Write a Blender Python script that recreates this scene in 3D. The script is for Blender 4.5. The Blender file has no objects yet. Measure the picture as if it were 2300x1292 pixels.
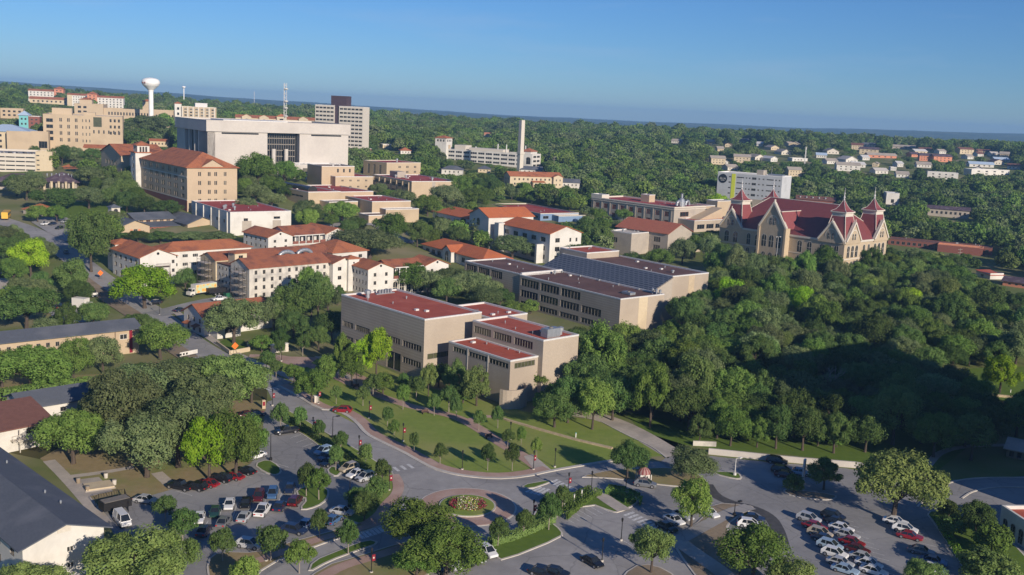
DEBUG = False
HAZE = 0.000135
import bpy, bmesh, math, random
from math import sin, cos, tan, atan, atan2, radians, degrees, pi, sqrt, hypot
from mathutils import Vector, Matrix, geometry
rnd = random.Random(7)
sc = bpy.context.scene
COL = sc.collection
# ------------------------------------------------------------------ camera
FPX, ROLL, CAMZ = 2280.0, radians(2.7), 65.0
PITCH = atan(401.0 * cos(ROLL) / FPX)
FW = Vector((0, cos(PITCH), -sin(PITCH)))
_r = Vector((1, 0, 0)); _u = _r.cross(FW)
RT = _r * cos(ROLL) + _u * sin(ROLL)
UP = _u * cos(ROLL) - _r * sin(ROLL)
CAM = Vector((0, 0, CAMZ))
cd = bpy.data.cameras.new('camera'); cam = bpy.data.objects.new('camera', cd); COL.objects.link(cam)
cd.sensor_width = 36; cd.lens = FPX / 2300 * 36; cd.clip_end = 60000; cd.clip_start = 1
M3 = Matrix((RT, UP, -FW)).transposed()
cam.matrix_world = Matrix.Translation(CAM) @ M3.to_4x4()
sc.camera = cam
# ------------------------------------------------------------------ light
SUN_DIR_DEG, SUN_EL = -55.5, 20.0            # compass angle (from +x, ccw) the sun stands in, and its height
w = bpy.data.worlds.new('World'); sc.world = w; w.use_nodes = True
nt = w.node_tree
bg = nt.nodes['Background']; sky = nt.nodes.new('ShaderNodeTexSky')
sky.sky_type = 'NISHITA'; sky.sun_disc = False
sky.sun_elevation = radians(SUN_EL); sky.sun_rotation = radians(90 - SUN_DIR_DEG)
sky.altitude = 200; sky.air_density = 1.0; sky.dust_density = 0.0; sky.ozone_density = 7.0
tint = nt.nodes.new('ShaderNodeMix'); tint.data_type = 'RGBA'; tint.blend_type = 'MULTIPLY'; tint.inputs[0].default_value = 1
tint.inputs[7].default_value = (.77, .96, 1.22, 1)
nt.links.new(sky.outputs[0], tint.inputs[6]); 
wc = nt.nodes.new('ShaderNodeTexCoord'); wm = nt.nodes.new('ShaderNodeMapping'); wm.inputs['Scale'].default_value = (2.2, 2.2, 16); wm.inputs['Rotation'].default_value = (0, .12, .3)
wn = nt.nodes.new('ShaderNodeTexNoise'); wn.inputs['Scale'].default_value = 1.7; wn.inputs['Detail'].default_value = 9; wn.inputs['Roughness'].default_value = .6
wr = nt.nodes.new('ShaderNodeMapRange'); wr.inputs[1].default_value = .54; wr.inputs[2].default_value = .80; wr.inputs[4].default_value = .22
cl = nt.nodes.new('ShaderNodeMix'); cl.data_type = 'RGBA'; cl.inputs[7].default_value = (5.6, 6.6, 8.6, 1)      # faint high cirrus
nt.links.new(wc.outputs['Generated'], wm.inputs[0]); nt.links.new(wm.outputs[0], wn.inputs['Vector']); nt.links.new(wn.outputs['Fac'], wr.inputs[0]); nt.links.new(wr.outputs[0], cl.inputs[0])
nt.links.new(tint.outputs[2], cl.inputs[6]); nt.links.new(cl.outputs[2], bg.inputs[0]); bg.inputs[1].default_value = 0.0615
sl = bpy.data.lights.new('sun', 'SUN'); so = bpy.data.objects.new('sun', sl); COL.objects.link(so)
sl.energy = 4.2; sl.angle = radians(0.5); sl.color = (1.0, 0.875, 0.73)
a, e = radians(SUN_DIR_DEG), radians(SUN_EL)
SUNV = Vector((cos(a) * cos(e), sin(a) * cos(e), sin(e)))
so.rotation_euler = SUNV.to_track_quat('Z', 'Y').to_euler(); so.location = (100, -100, 200)
sc.view_settings.view_transform = 'Standard'; sc.view_settings.look = 'None'
sc.view_settings.exposure = 0.38; sc.view_settings.gamma = 1.0
sc.cycles.max_bounces = 5; sc.cycles.diffuse_bounces = 2; sc.cycles.glossy_bounces = 2
sc.cycles.transmission_bounces = 2; sc.cycles.transparent_max_bounces = 6; sc.cycles.volume_bounces = 0
sc.cycles.use_denoising = True
# ------------------------------------------------------------------ ground shape and pixel helpers
XC = [-500, 0, 575, 1150, 1725, 2300, 2800]
TAB = [
 (0,    [0, 0, 0, 0, 0, 0, 0]),
 (250,  [0, 0, 0, 0, 0, 0, 0]),
 (300,  [1, 1, 1, 0, 1, 2, 2]),
 (340,  [5, 4, 3, .5, 3, 3, 3]),
 (410,  [10, 9, 9, 3, 5.5, 4, 4]),
 (450,  [13, 12, 14, 4, 5.5, 4, 4]),
 (550,  [20, 18, 24, 8, 6, 5, 5]),
 (700,  [28, 27, 26, 18, 12, 10, 10]),
 (900,  [36, 34, 30, 24, 24, 28, 28]),
 (1100, [44, 42, 34, 26, 33, 37, 37]),
 (1300, [50, 48, 37, 30, 37, 39, 40]),
 (1500, [52, 50, 38, 32, 36, 33, 34]),
 (2000, [38, 35, 25, 20, 15, 10, 10]),
 (3000, [12, 10, 4, 0, 0, 3, 5]),
 (4500, [25, 20, 8, 0, 6, 25, 30]),
 (6000, [90, 86, 50, 18, 28, 62, 70]),
 (8500, [80, 75, 40, 10, 20, 55, 60]),
]
def hgt(x, y):
    y = max(y, 1.0); px = 1150 + FPX * x / max(y, 60)
    px = min(max(px, XC[0]), XC[-1] - .01)
    i = 0
    while px >= XC[i + 1]: i += 1
    fx = (px - XC[i]) / (XC[i + 1] - XC[i])
    yy = min(y, 8499.9); j = 0
    while yy >= TAB[j + 1][0]: j += 1
    fy = (yy - TAB[j][0]) / (TAB[j + 1][0] - TAB[j][0])
    a, b = TAB[j][1], TAB[j + 1][1]
    return (a[i] * (1 - fx) + a[i + 1] * fx) * (1 - fy) + (b[i] * (1 - fx) + b[i + 1] * fx) * fy
def ray(px, py):
    return (FW * FPX + RT * (px - 1150) + UP * (646 - py)).normalized()
def P(px, py, z=0.0):
    d = ray(px, py); t = (z - CAMZ) / d.z
    return CAM + d * t
def proj(p):
    q = Vector(p) - CAM; k = q.dot(FW)
    return 1150 + FPX * q.dot(RT) / k, 646 - FPX * q.dot(UP) / k, k
def G(px, py, tmax=7000):
    d = ray(px, py); t = 60.0; pt = t
    while t < tmax:
        p = CAM + d * t
        if p.z < hgt(p.x, p.y):
            lo, hi = pt, t
            for _ in range(14):
                m = (lo + hi) / 2; p = CAM + d * m
                if p.z < hgt(p.x, p.y): hi = m
                else: lo = m
            p = CAM + d * hi
            return Vector((p.x, p.y, hgt(p.x, p.y)))
        pt = t; t *= 1.01
    p = CAM + d * 1300
    return Vector((p.x, p.y, hgt(p.x, p.y)))
def ztop(g, py):
    "height z above the ground point g that shows at picture row py"
    s = (646 - py) / FPX; q0 = Vector((g.x, g.y, 0)) - CAM
    return (s * q0.dot(FW) - q0.dot(UP)) / (UP.z - s * FW.z)
def reach(A, d, px):
    "distance from A along d at which picture column px is met"
    q = A - CAM; s = (px - 1150) / FPX
    return (s * q.dot(FW) - q.dot(RT)) / (d.dot(RT) - s * d.dot(FW))
# ------------------------------------------------------------------ tags
def tag(o, label=None, cat=None, group=None, kind=None):
    if label: o['label'] = label
    if cat: o['category'] = cat
    if group: o['group'] = group
    if kind: o['kind'] = kind
    return o
def empty(name, loc=(0, 0, 0), rz=0.0):
    o = bpy.data.objects.new(name, None); COL.objects.link(o)
    o.location = loc; o.rotation_euler = (0, 0, rz); o.empty_display_size = .5
    return o
# ------------------------------------------------------------------ mesh builder
class MB:
    def __init__(s): s.v = []; s.f = []; s.m = []; s.k = 0
    def mat(s, k): s.k = k; return s
    def face(s, pts):
        n = len(s.v); s.v += [tuple(p) for p in pts]; s.f.append(tuple(range(n, n + len(pts)))); s.m.append(s.k)
    def box(s, x0, x1, y0, y1, z0, z1, taper=0.0):
        t = taper; n = len(s.v)
        s.v += [(x0, y0, z0), (x1, y0, z0), (x1, y1, z0), (x0, y1, z0), (x0 + t, y0 + t, z1), (x1 - t, y0 + t, z1), (x1 - t, y1 - t, z1), (x0 + t, y1 - t, z1)]
        for q in ((0, 3, 2, 1), (4, 5, 6, 7), (0, 1, 5, 4), (1, 2, 6, 5), (2, 3, 7, 6), (3, 0, 4, 7)):
            s.f.append(tuple(n + i for i in q)); s.m.append(s.k)
        return s
    def prism(s, poly, z0, z1):
        n = len(s.v); k = len(poly)
        z0s = z0 if isinstance(z0, (list, tuple)) else [z0] * k; z1s = z1 if isinstance(z1, (list, tuple)) else [z1] * k
        s.v += [(p[0], p[1], z0s[i]) for i, p in enumerate(poly)] + [(p[0], p[1], z1s[i]) for i, p in enumerate(poly)]
        for i in range(k):
            j = (i + 1) % k; s.f.append((n + i, n + j, n + k + j, n + k + i)); s.m.append(s.k)
        for t in geometry.tessellate_polygon([[Vector((p[0], p[1], 0)) for p in poly]]):
            s.f.append(tuple(n + k + i for i in t)); s.m.append(s.k)
        return s
    def sheet(s, poly, z):
        n = len(s.v); s.v += [(p[0], p[1], z if not callable(z) else z(p)) for p in poly]
        for t in geometry.tessellate_polygon([[Vector((p[0], p[1], 0)) for p in poly]]):
            s.f.append(tuple(n + i for i in t)); s.m.append(s.k)
        return s
    def hull(s, a, b):
        "side faces between two equal rings"
        n = len(s.v); k = len(a); s.v += [tuple(p) for p in a] + [tuple(p) for p in b]
        for i in range(k):
            j = (i + 1) % k; s.f.append((n + i, n + j, n + k + j, n + k + i)); s.m.append(s.k)
        return s
    def lathe(s, prof, n=12, c=(0, 0)):
        rings = [[(c[0] + r * cos(2 * pi * i / n), c[1] + r * sin(2 * pi * i / n), z) for i in range(n)] for r, z in prof]
        for a, b in zip(rings, rings[1:]): s.hull(a, b)
        s.face(rings[-1]); return s
    def tube(s, p, q, r, n=6, r2=None):
        p, q = Vector(p), Vector(q); d = (q - p).normalized(); r2 = r if r2 is None else r2
        u = d.orthogonal().normalized(); v = d.cross(u)
        A = [p + u * r * cos(2 * pi * i / n) + v * r * sin(2 * pi * i / n) for i in range(n)]
        B = [q + u * r2 * cos(2 * pi * i / n) + v * r2 * sin(2 * pi * i / n) for i in range(n)]
        s.hull(A, B); s.face(A); s.face(B); return s
    def mesh(s, name, mats, smooth=False):
        me = bpy.data.meshes.new(name); me.from_pydata(s.v, [], s.f)
        for m in (mats if isinstance(mats, (list, tuple)) else [mats]): me.materials.append(m)
        me.polygons.foreach_set('material_index', s.m)
        if smooth: me.polygons.foreach_set('use_smooth', [True] * len(s.f))
        me.update(); return me
    def build(s, name, mats, parent=None, smooth=False, loc=None, rz=0):
        return put(name, s.mesh(name, mats, smooth), parent, loc, rz)
def put(name, me, parent=None, loc=None, rz=0):
    o = bpy.data.objects.new(name, me); COL.objects.link(o)
    if parent: o.parent = parent
    if loc is not None: o.location = loc
    if rz: o.rotation_euler = (0, 0, rz)
    return o
def struct(o): o['kind'] = 'structure'; return o
# ------------------------------------------------------------------ materials
def lin(c):
    return tuple((x / 12.92 if x <= .04045 else ((x + .055) / 1.055) ** 2.4) for x in c)
ALB = 1.2
def mat(name, c1, c2=None, scale=1.0, rough=.8, c3=None, scale2=.08, spec=.3, bump=0.0, metal=0.0, wave=None, grid=None, crack=0):
    "two colours mixed by fine noise, a third by broad stains; wave=(scale, axis, strength) ribs; grid=brick joints"
    m = bpy.data.materials.new(name); m.use_nodes = True; n = m.node_tree.nodes; L = m.node_tree.links
    b = n['Principled BSDF']; b.inputs['Roughness'].default_value = rough; b.inputs['Metallic'].default_value = metal
    b.inputs['Specular IOR Level'].default_value = spec
    c2 = c2 or tuple(x * .82 for x in c1)
    k = lambda c: tuple(min(.84, x * ALB) for x in c)
    c1, c2, c3 = k(c1), k(c2), (k(c3) if c3 else None)
    tc = n.new('ShaderNodeTexCoord')
    t = n.new('ShaderNodeTexNoise'); t.inputs['Scale'].default_value = scale; t.inputs['Detail'].default_value = 6; t.inputs['Roughness'].default_value = .65
    L.new(tc.outputs['Object'], t.inputs['Vector'])
    rp = n.new('ShaderNodeValToRGB'); rp.color_ramp.elements[0].position = .36; rp.color_ramp.elements[1].position = .66
    rp.color_ramp.elements[0].color = (*c1, 1); rp.color_ramp.elements[1].color = (*c2, 1)
    L.new(t.outputs['Fac'], rp.inputs[0]); out = rp.outputs[0]
    if c3:
        t2 = n.new('ShaderNodeTexNoise'); t2.inputs['Scale'].default_value = scale2; t2.inputs['Detail'].default_value = 5
        L.new(tc.outputs['Object'], t2.inputs['Vector'])
        r2 = n.new('ShaderNodeValToRGB'); r2.color_ramp.elements[0].position = .47; r2.color_ramp.elements[1].position = .68
        L.new(t2.outputs['Fac'], r2.inputs[0])
        mx = n.new('ShaderNodeMix'); mx.data_type = 'RGBA'; L.new(r2.outputs[0], mx.inputs[0]); L.new(out, mx.inputs[6]); mx.inputs[7].default_value = (*c3, 1)
        out = mx.outputs[2]
    if crack:
        vo = n.new('ShaderNodeTexVoronoi'); vo.feature = 'DISTANCE_TO_EDGE'; vo.inputs['Scale'].default_value = crack
        ad = n.new('ShaderNodeMix'); ad.data_type = 'RGBA'; ad.blend_type = 'ADD'; ad.inputs[0].default_value = 2.0; L.new(tc.outputs['Object'], ad.inputs[6]); L.new(t.outputs['Color'], ad.inputs[7])
        L.new(ad.outputs[2], vo.inputs['Vector']); r3 = n.new('ShaderNodeValToRGB'); r3.color_ramp.elements[0].position = .004; r3.color_ramp.elements[1].position = .014
        r3.color_ramp.elements[0].color = (.80, .80, .80, 1); r3.color_ramp.elements[1].color = (1, 1, 1, 1); L.new(vo.outputs['Distance'], r3.inputs[0])
        mx = n.new('ShaderNodeMix'); mx.data_type = 'RGBA'; mx.blend_type = 'MULTIPLY'; mx.inputs[0].default_value = 1; L.new(out, mx.inputs[6]); L.new(r3.outputs[0], mx.inputs[7]); out = mx.outputs[2]
    if wave or grid:
        if wave:
            wv = n.new('ShaderNodeTexWave'); wv.inputs['Scale'].default_value = wave[0]; wv.bands_direction = wave[1]; wv.inputs['Distortion'].default_value = .4
            L.new(tc.outputs['Object'], wv.inputs['Vector']); fac = wv.outputs['Fac']; st = wave[2]
        else:
            br = n.new('ShaderNodeTexBrick'); br.inputs['Scale'].default_value = grid[0]; br.inputs['Mortar Size'].default_value = grid[1]
            br.inputs['Color1'].default_value = (1, 1, 1, 1); br.inputs['Color2'].default_value = (.8, .8, .8, 1); br.inputs['Mortar'].default_value = (0, 0, 0, 1)
            mp = n.new('ShaderNodeMapping'); mp.inputs['Rotation'].default_value = grid[3] if len(grid) > 3 else (radians(90), 0, 0)
            L.new(tc.outputs['Object'], mp.inputs[0]); L.new(mp.outputs[0], br.inputs['Vector']); fac = br.outputs['Color']; st = grid[2]
        mx = n.new('ShaderNodeMix'); mx.data_type = 'RGBA'; mx.blend_type = 'MULTIPLY'; mx.inputs[0].default_value = st
        L.new(out, mx.inputs[6]); L.new(fac, mx.inputs[7]); out = mx.outputs[2]
        if bump:
            bp = n.new('ShaderNodeBump'); bp.inputs['Strength'].default_value = bump; bp.inputs['Distance'].default_value = .1
            L.new(fac, bp.inputs['Height']); L.new(bp.outputs[0], b.inputs['Normal'])
    elif bump:
        bp = n.new('ShaderNodeBump'); bp.inputs['Strength'].default_value = bump; bp.inputs['Distance'].default_value = .1
        L.new(t.outputs['Fac'], bp.inputs['Height']); L.new(bp.outputs[0], b.inputs['Normal'])
    L.new(out, b.inputs['Base Color'])
    return m
def objcol(name, rough=.3, spec=.5, coat=0.0):
    "paint whose colour is the object's own"
    m = bpy.data.materials.new(name); m.use_nodes = True; n = m.node_tree.nodes; b = n['Principled BSDF']
    oi = n.new('ShaderNodeObjectInfo'); m.node_tree.links.new(oi.outputs['Color'], b.inputs['Base Color'])
    b.inputs['Roughness'].default_value = rough; b.inputs['Specular IOR Level'].default_value = spec; b.inputs['Coat Weight'].default_value = coat
    return m
def leafmat(name, c1, c2, c3=None):
    "leaf green: varied leaf to leaf (by position) and tree to tree (by the object), times the object's own colour"
    m = bpy.data.materials.new(name); m.use_nodes = True; n = m.node_tree.nodes; L = m.node_tree.links
    n.remove(n['Principled BSDF']); out = n['Material Output']
    tc = n.new('ShaderNodeTexCoord'); t = n.new('ShaderNodeTexNoise'); t.inputs['Scale'].default_value = 9; t.inputs['Detail'].default_value = 4
    L.new(tc.outputs['Object'], t.inputs['Vector'])
    rp = n.new('ShaderNodeValToRGB'); rp.color_ramp.elements[0].position = .38; rp.color_ramp.elements[1].position = .62
    rp.color_ramp.elements[0].color = (*[x * 1.12 for x in c1], 1); rp.color_ramp.elements[1].color = (*[x * 1.12 for x in c2], 1); L.new(t.outputs['Fac'], rp.inputs[0])
    oi = n.new('ShaderNodeObjectInfo')
    mm = n.new('ShaderNodeMix'); mm.data_type = 'RGBA'; mm.blend_type = 'MULTIPLY'; mm.inputs[0].default_value = 1
    L.new(rp.outputs[0], mm.inputs[6]); L.new(oi.outputs['Color'], mm.inputs[7])
    hs = n.new('ShaderNodeHueSaturation'); L.new(mm.outputs[2], hs.inputs['Color'])
    mr = n.new('ShaderNodeMapRange'); mr.inputs[3].default_value = .7; mr.inputs[4].default_value = 1.3; L.new(oi.outputs['Random'], mr.inputs[0]); L.new(mr.outputs[0], hs.inputs['Value'])
    mh = n.new('ShaderNodeMath'); mh.operation = 'MULTIPLY'; mh.inputs[1].default_value = 7.31; L.new(oi.outputs['Random'], mh.inputs[0])
    fr = n.new('ShaderNodeMath'); fr.operation = 'FRACT'; L.new(mh.outputs[0], fr.inputs[0])
    m2 = n.new('ShaderNodeMapRange'); m2.inputs[3].default_value = .486; m2.inputs[4].default_value = .516; L.new(fr.outputs[0], m2.inputs[0]); L.new(m2.outputs[0], hs.inputs['Hue'])
    d = n.new('ShaderNodeBsdfDiffuse'); tr = n.new('ShaderNodeBsdfTranslucent'); ms = n.new('ShaderNodeMixShader'); ms.inputs[0].default_value = .34
    L.new(hs.outputs[0], d.inputs[0]); L.new(hs.outputs[0], tr.inputs[0]); L.new(d.outputs[0], ms.inputs[1]); L.new(tr.outputs[0], ms.inputs[2]); L.new(ms.outputs[0], out.inputs[0])
    return m
def S(r, g, b): return lin((r / 255, g / 255, b / 255))
M = {}
M['tan'] = mat('tan_brick', (.385, .325, .255), (.345, .29, .226), 2.2, .85, (.315, .262, .205), .10, grid=(.7, .02, .13))
M['tan2'] = mat('warm_tan_brick', (.43, .34, .235), (.39, .305, .205), 1.5, .85, (.36, .28, .19), .1)
M['cream'] = mat('cream_stucco', (.50, .42, .29), (.46, .38, .26), 1.2, .85, (.41, .34, .235), .15)
M['greywhite'] = mat('grey_white_render', (.43, .44, .45), (.40, .41, .42), 1.0, .8, (.36, .37, .38), .15)
M['scaffold'] = mat('dull_steel_tube', (.075, .065, .058), (.05, .045, .042), 3, .7)
M['towerwhite'] = mat('bright_white_paint', (.74, .73, .70), (.70, .69, .66), .4, .6, (.66, .64, .6), .2)
M['white'] = mat('white_stucco', (.56, .54, .495), (.515, .498, .455), 1.5, .85, (.44, .42, .38), .18)
M['whiteold'] = mat('stained_white_stucco', (.52, .49, .43), (.46, .43, .38), 1.1, .85, (.30, .285, .26), .35)
M['concrete'] = mat('pale_concrete', (.47, .435, .39), (.43, .40, .36), .8, .8, (.39, .36, .325), .07)
M['gray'] = mat('grey_stone', (.36, .315, .26), (.31, .275, .23), 1.2, .85, (.28, .25, .215), .2)
M['yellowbrick'] = mat('buff_brick', (.43, .345, .235), (.375, .30, .205), 1.6, .85, (.34, .275, .19), .2)
M['trim'] = mat('pale_trim', (.52, .48, .41), (.46, .42, .355), 2, .75)
M['coping'] = mat('metal_coping', (.55, .54, .52), (.46, .45, .43), 1.5, .5)
M['redroof'] = mat('red_membrane', (.37, .082, .048), (.33, .072, .043), .5, .9, (.41, .11, .07), .14, grid=(.13, .006, .3, (0, 0, 0)))
M['redroof2'] = mat('crimson_membrane', (.32, .052, .05), (.28, .045, .043), .5, .9, (.37, .085, .075), .12, grid=(.13, .006, .3, (0, 0, 0)))
M['brownroof'] = mat('brown_membrane', (.125, .066, .055), (.10, .054, .046), .6, .9, (.16, .09, .075), .12, grid=(.13, .006, .25, (0, 0, 0)))
M['tile'] = mat('terracotta_tile', (.46, .165, .072), (.40, .14, .064), 1.4, .85, (.28, .105, .06), .25, wave=(2.2, 'X', .3), bump=.35)
M['tiley'] = mat('terracotta_tile_rows', (.36, .115, .055), (.30, .095, .05), 1.4, .85, (.24, .085, .05), .25, wave=(2.2, 'Y', .35), bump=.35)
M['tileold'] = mat('weathered_tile', (.38, .135, .068), (.32, .115, .06), 1.4, .85, (.21, .085, .056), .3, wave=(2.2, 'X', .35), bump=.35)
M['orange'] = mat('orange_tile', (.50, .15, .055), (.44, .125, .045), .9, .85, (.40, .12, .05), .2, wave=(1.8, 'X', .2), bump=.25)
M['salmon'] = mat('salmon_tile', (.48, .17, .10), (.34, .10, .06), 3.0, .85, (.40, .14, .08), .3, wave=(1.3, 'Y', .45), bump=.5)
M['slate'] = mat('dark_shingle', (.095, .105, .125), (.075, .084, .10), 3.5, .85, (.12, .128, .145), .2, bump=.2)
M['maroon'] = mat('maroon_metal_roof', (.20, .056, .056), (.17, .048, .048), .7, .6, wave=(3.2, 'Y', .22), bump=.15)
M['maroonx'] = mat('maroon_metal_roof_bays', (.20, .056, .056), (.17, .048, .048), .7, .6)
M['brownmetal'] = mat('brown_metal_roof', (.20, .095, .07), (.16, .075, .055), 1.2, .7, wave=(2.5, 'X', .25))
M['purple'] = mat('plum_shingle', (.085, .058, .075), (.065, .045, .06), 2, .85, (.14, .11, .12), .4)
M['bluemetal'] = mat('pale_blue_metal', (.38, .47, .58), (.33, .42, .53), 1, .5)
M['teal'] = mat('turquoise_panel', (.16, .42, .42), (.13, .36, .37), 1, .6)
M['darkcore'] = mat('dark_maroon_panel', (.065, .042, .05), (.05, .033, .04), 1, .7)
M['brickred'] = mat('red_brick', (.22, .085, .06), (.17, .065, .05), 2, .85)
M['lime'] = mat('lime_panel', (.56, .60, .05), (.5, .54, .045), 1, .7)
M['salmonwall'] = mat('terracotta_wall', (.52, .22, .13), (.46, .19, .11), 1, .8)
M['bluewall'] = mat('blue_wall', (.16, .24, .36), (.13, .2, .31), 1, .7)
M['steel'] = mat('galvanised_steel', (.33, .35, .37), (.25, .27, .29), 1.5, .45, metal=.5)
M['black'] = mat('black_metal', (.012, .012, .013), (.018, .017, .017), 4, .5)
M['rust'] = mat('rusty_steel', (.10, .055, .04), (.065, .045, .04), 3, .8)
M['banner'] = mat('maroon_banner', (.20, .012, .024), (.17, .010, .02), 2, .7)
M['paint'] = mat('road_paint', (.62, .62, .60), (.30, .30, .30), 3.5, .8)
M['orangesign'] = mat('orange_sign', (.85, .16, .02), (.8, .14, .02), 2, .6)
M['asphalt'] = mat('asphalt', (.225, .222, .22), (.19, .187, .186), .9, .9, (.29, .283, .277), .07, bump=.05, crack=.13)
M['asphalt2'] = mat('worn_asphalt', (.30, .29, .28), (.255, .246, .238), .7, .9, (.205, .198, .193), .09, bump=.05, crack=.10)
M['curb'] = mat('kerb_concrete', (.50, .465, .41), (.42, .39, .345), 1.2, .85, (.36, .33, .29), .2)
M['paver'] = mat('brick_paver', (.37, .25, .20), (.31, .205, .165), 4, .9, (.41, .30, .25), .2)
M['walk'] = mat('concrete_walk', (.42, .375, .325), (.36, .32, .28), 1.2, .9, (.30, .27, .24), .2)
M['grass'] = mat('lawn_grass', (.19, .245, .055), (.155, .21, .045), .5, 1, (.25, .255, .085), .05, spec=.05, bump=.3)
M['lushgrass'] = mat('green_grass', (.105, .16, .03), (.085, .135, .025), .7, 1, spec=.05, bump=.4)
M['drygrass'] = mat('dry_grass', (.28, .22, .125), (.235, .185, .095), .7, 1, (.18, .20, .07), .09, spec=.05, bump=.3)
M['gravel'] = mat('gravel', (.27, .215, .155), (.22, .175, .125), 2.5, 1, (.17, .14, .10), .12, spec=.05, bump=.3)
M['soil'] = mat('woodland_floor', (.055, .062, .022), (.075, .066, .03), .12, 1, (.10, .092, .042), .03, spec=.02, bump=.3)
M['stone'] = mat('limestone_blocks', (.45, .36, .23), (.32, .25, .16), 1.2, .9, bump=.6)
M['bark'] = mat('bark', (.085, .065, .05), (.055, .043, .034), 5, .95, bump=.5)
M['paleb'] = mat('pale_bark', (.26, .225, .185), (.19, .165, .135), 4, .95)
M['rubber'] = mat('tyre_rubber', (.015, .015, .015), (.02, .02, .02), 4, .9)
M['rim'] = mat('alloy_rim', (.45, .45, .46), (.38, .38, .39), 4, .3, metal=.7)
M['lampglass'] = mat('lamp_glass', (.75, .75, .72), (.7, .7, .66), 4, .2)
M['redlens'] = mat('red_lens', (.35, .012, .01), (.3, .01, .01), 4, .25)
M['carglass'] = mat('car_glass', (.012, .015, .019), (.016, .02, .025), 1, .08, spec=.6)
M['paintwork'] = objcol('car_paint', .28, .5, .5)
M['fabric'] = objcol('plain_finish', .8, .3)
def glass(name, c, rough=.12):
    m = mat(name, c, tuple(x * .7 for x in c), .8, rough, spec=.6); return m
M['g1'] = glass('dark_window_glass', (.018, .02, .022)); M['g2'] = glass('window_glass', (.035, .036, .034)); M['g3'] = glass('blind_behind_glass', (.13, .125, .10), .25)
M['g4'] = glass('olive_tinted_glass', (.075, .078, .04), .2)
M['frame'] = mat('window_frame', (.20, .18, .155), (.16, .145, .125), 2, .6)
M['wframe'] = mat('white_window_frame', (.6, .58, .54), (.54, .52, .48), 2, .6)
LEAF = {
 'oak': leafmat('live_oak_leaf', (.135, .185, .075), (.215, .265, .115)),
 'green': leafmat('broad_leaf', (.12, .20, .042), (.19, .275, .065)),
 'lime': leafmat('fresh_leaf', (.22, .39, .025), (.32, .48, .045)),
 'dark': leafmat('dark_leaf', (.085, .148, .042), (.14, .205, .062)),
 'olive': leafmat('olive_leaf', (.145, .21, .06), (.21, .275, .085)),
}
# ------------------------------------------------------------------ ground
def terrain():
    me_v, me_f = [], []
    cols = [(-900 + i * 45) for i in range(92)]                     # picture columns, far wider than the frame
    rows = []; y = 20.0
    while y < 8500:
        rows.append(y); y += 6 if y < 460 else max(6, y * .02)
    rows.append(8500)
    m = {}
    for j, y in enumerate(rows):
        for i, c in enumerate(cols):
            x = (c - 1150) / FPX * max(y, 60) * (1.0 if y > 60 else 1.6)
            z = hgt(x, y)
            if y > 2200:
                z += 5 * sin(x * .004 + y * .002) * sin(y * .003 - x * .0013) + 2.5 * rnd.uniform(-1, 1)
            m[i, j] = len(me_v); me_v.append((x, y, z))
    for j in range(len(rows) - 1):
        for i in range(len(cols) - 1):
            me_f.append((m[i, j], m[i + 1, j], m[i + 1, j + 1], m[i, j + 1]))
    me = bpy.data.meshes.new('ground'); me.from_pydata(me_v, [], me_f); me.update()
    # woodland floor near by, blue-green tree texture on the far plain
    g = mat('ground_cover', (.115, .15, .045), (.15, .16, .065), .1, 1, (.24, .21, .125), .03, spec=.02)
    far = mat('far_woodland', (.035, .060, .027), (.085, .115, .052), .035, 1, (.12, .135, .07), .0045, spec=.02, bump=0)
    me.materials.append(g); me.materials.append(far)
    nc = len(cols) - 1
    for k, p in enumerate(me.polygons):
        p.material_index = 1 if rows[k // nc] > 1900 else 0
        p.use_smooth = True
    struct(put('ground', me))
terrain()
def chaikin(pts, n=2, closed=True):
    for _ in range(n):
        q = []; k = len(pts)
        for i in range(k if closed else k - 1):
            a, b = pts[i], pts[(i + 1) % k]
            q += [a * .75 + b * .25, a * .25 + b * .75]
        pts = q if closed else [pts[0]] + q + [pts[-1]]
    return pts
def px0(l, z=0.0): return [P(x, y, z) for x, y in l]
def area(p): return sum(p[i].x * p[(i + 1) % len(p)].y - p[(i + 1) % len(p)].x * p[i].y for i in range(len(p))) / 2
def inset(p, d):
    if area(p) < 0: p = p[::-1]
    out = []; n = len(p)
    for i in range(n):
        a, b, c = p[i - 1], p[i], p[(i + 1) % n]
        u = Vector((b.x - a.x, b.y - a.y)); v = Vector((c.x - b.x, c.y - b.y))
        if u.length < 1e-4 or v.length < 1e-4: out.append(b.copy()); continue
        u.normalize(); v.normalize(); nn = Vector((-u.y - v.y, u.x + v.x)); L = nn.length
        if L < .1: out.append(b.copy()); continue
        nn /= L; k = d / max(.4, nn.dot(Vector((-u.y, u.x))))
        out.append(Vector((b.x + nn.x * k, b.y + nn.y * k, b.z)))
    return out
def pad(name, l, top, smooth=1, h=.14, edge=.3, curb=True, top_h=.03):
    "a raised island: kerb ring and what grows or lies inside it"
    p = chaikin(px0(l), smooth); p = p if area(p) > 0 else p[::-1]
    if curb:
        struct(MB().prism(p, 0, h).build('kerb', M['curb']))
        q = inset(p, edge)
    else: q = p
    struct(MB().sheet(q, h + top_h if curb else h).build(name, top))
def flat(name, l, m, z, smooth=0):
    p = chaikin(px0(l), smooth) if smooth else px0(l)
    return struct(MB().sheet(p, z).build(name, m))
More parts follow.
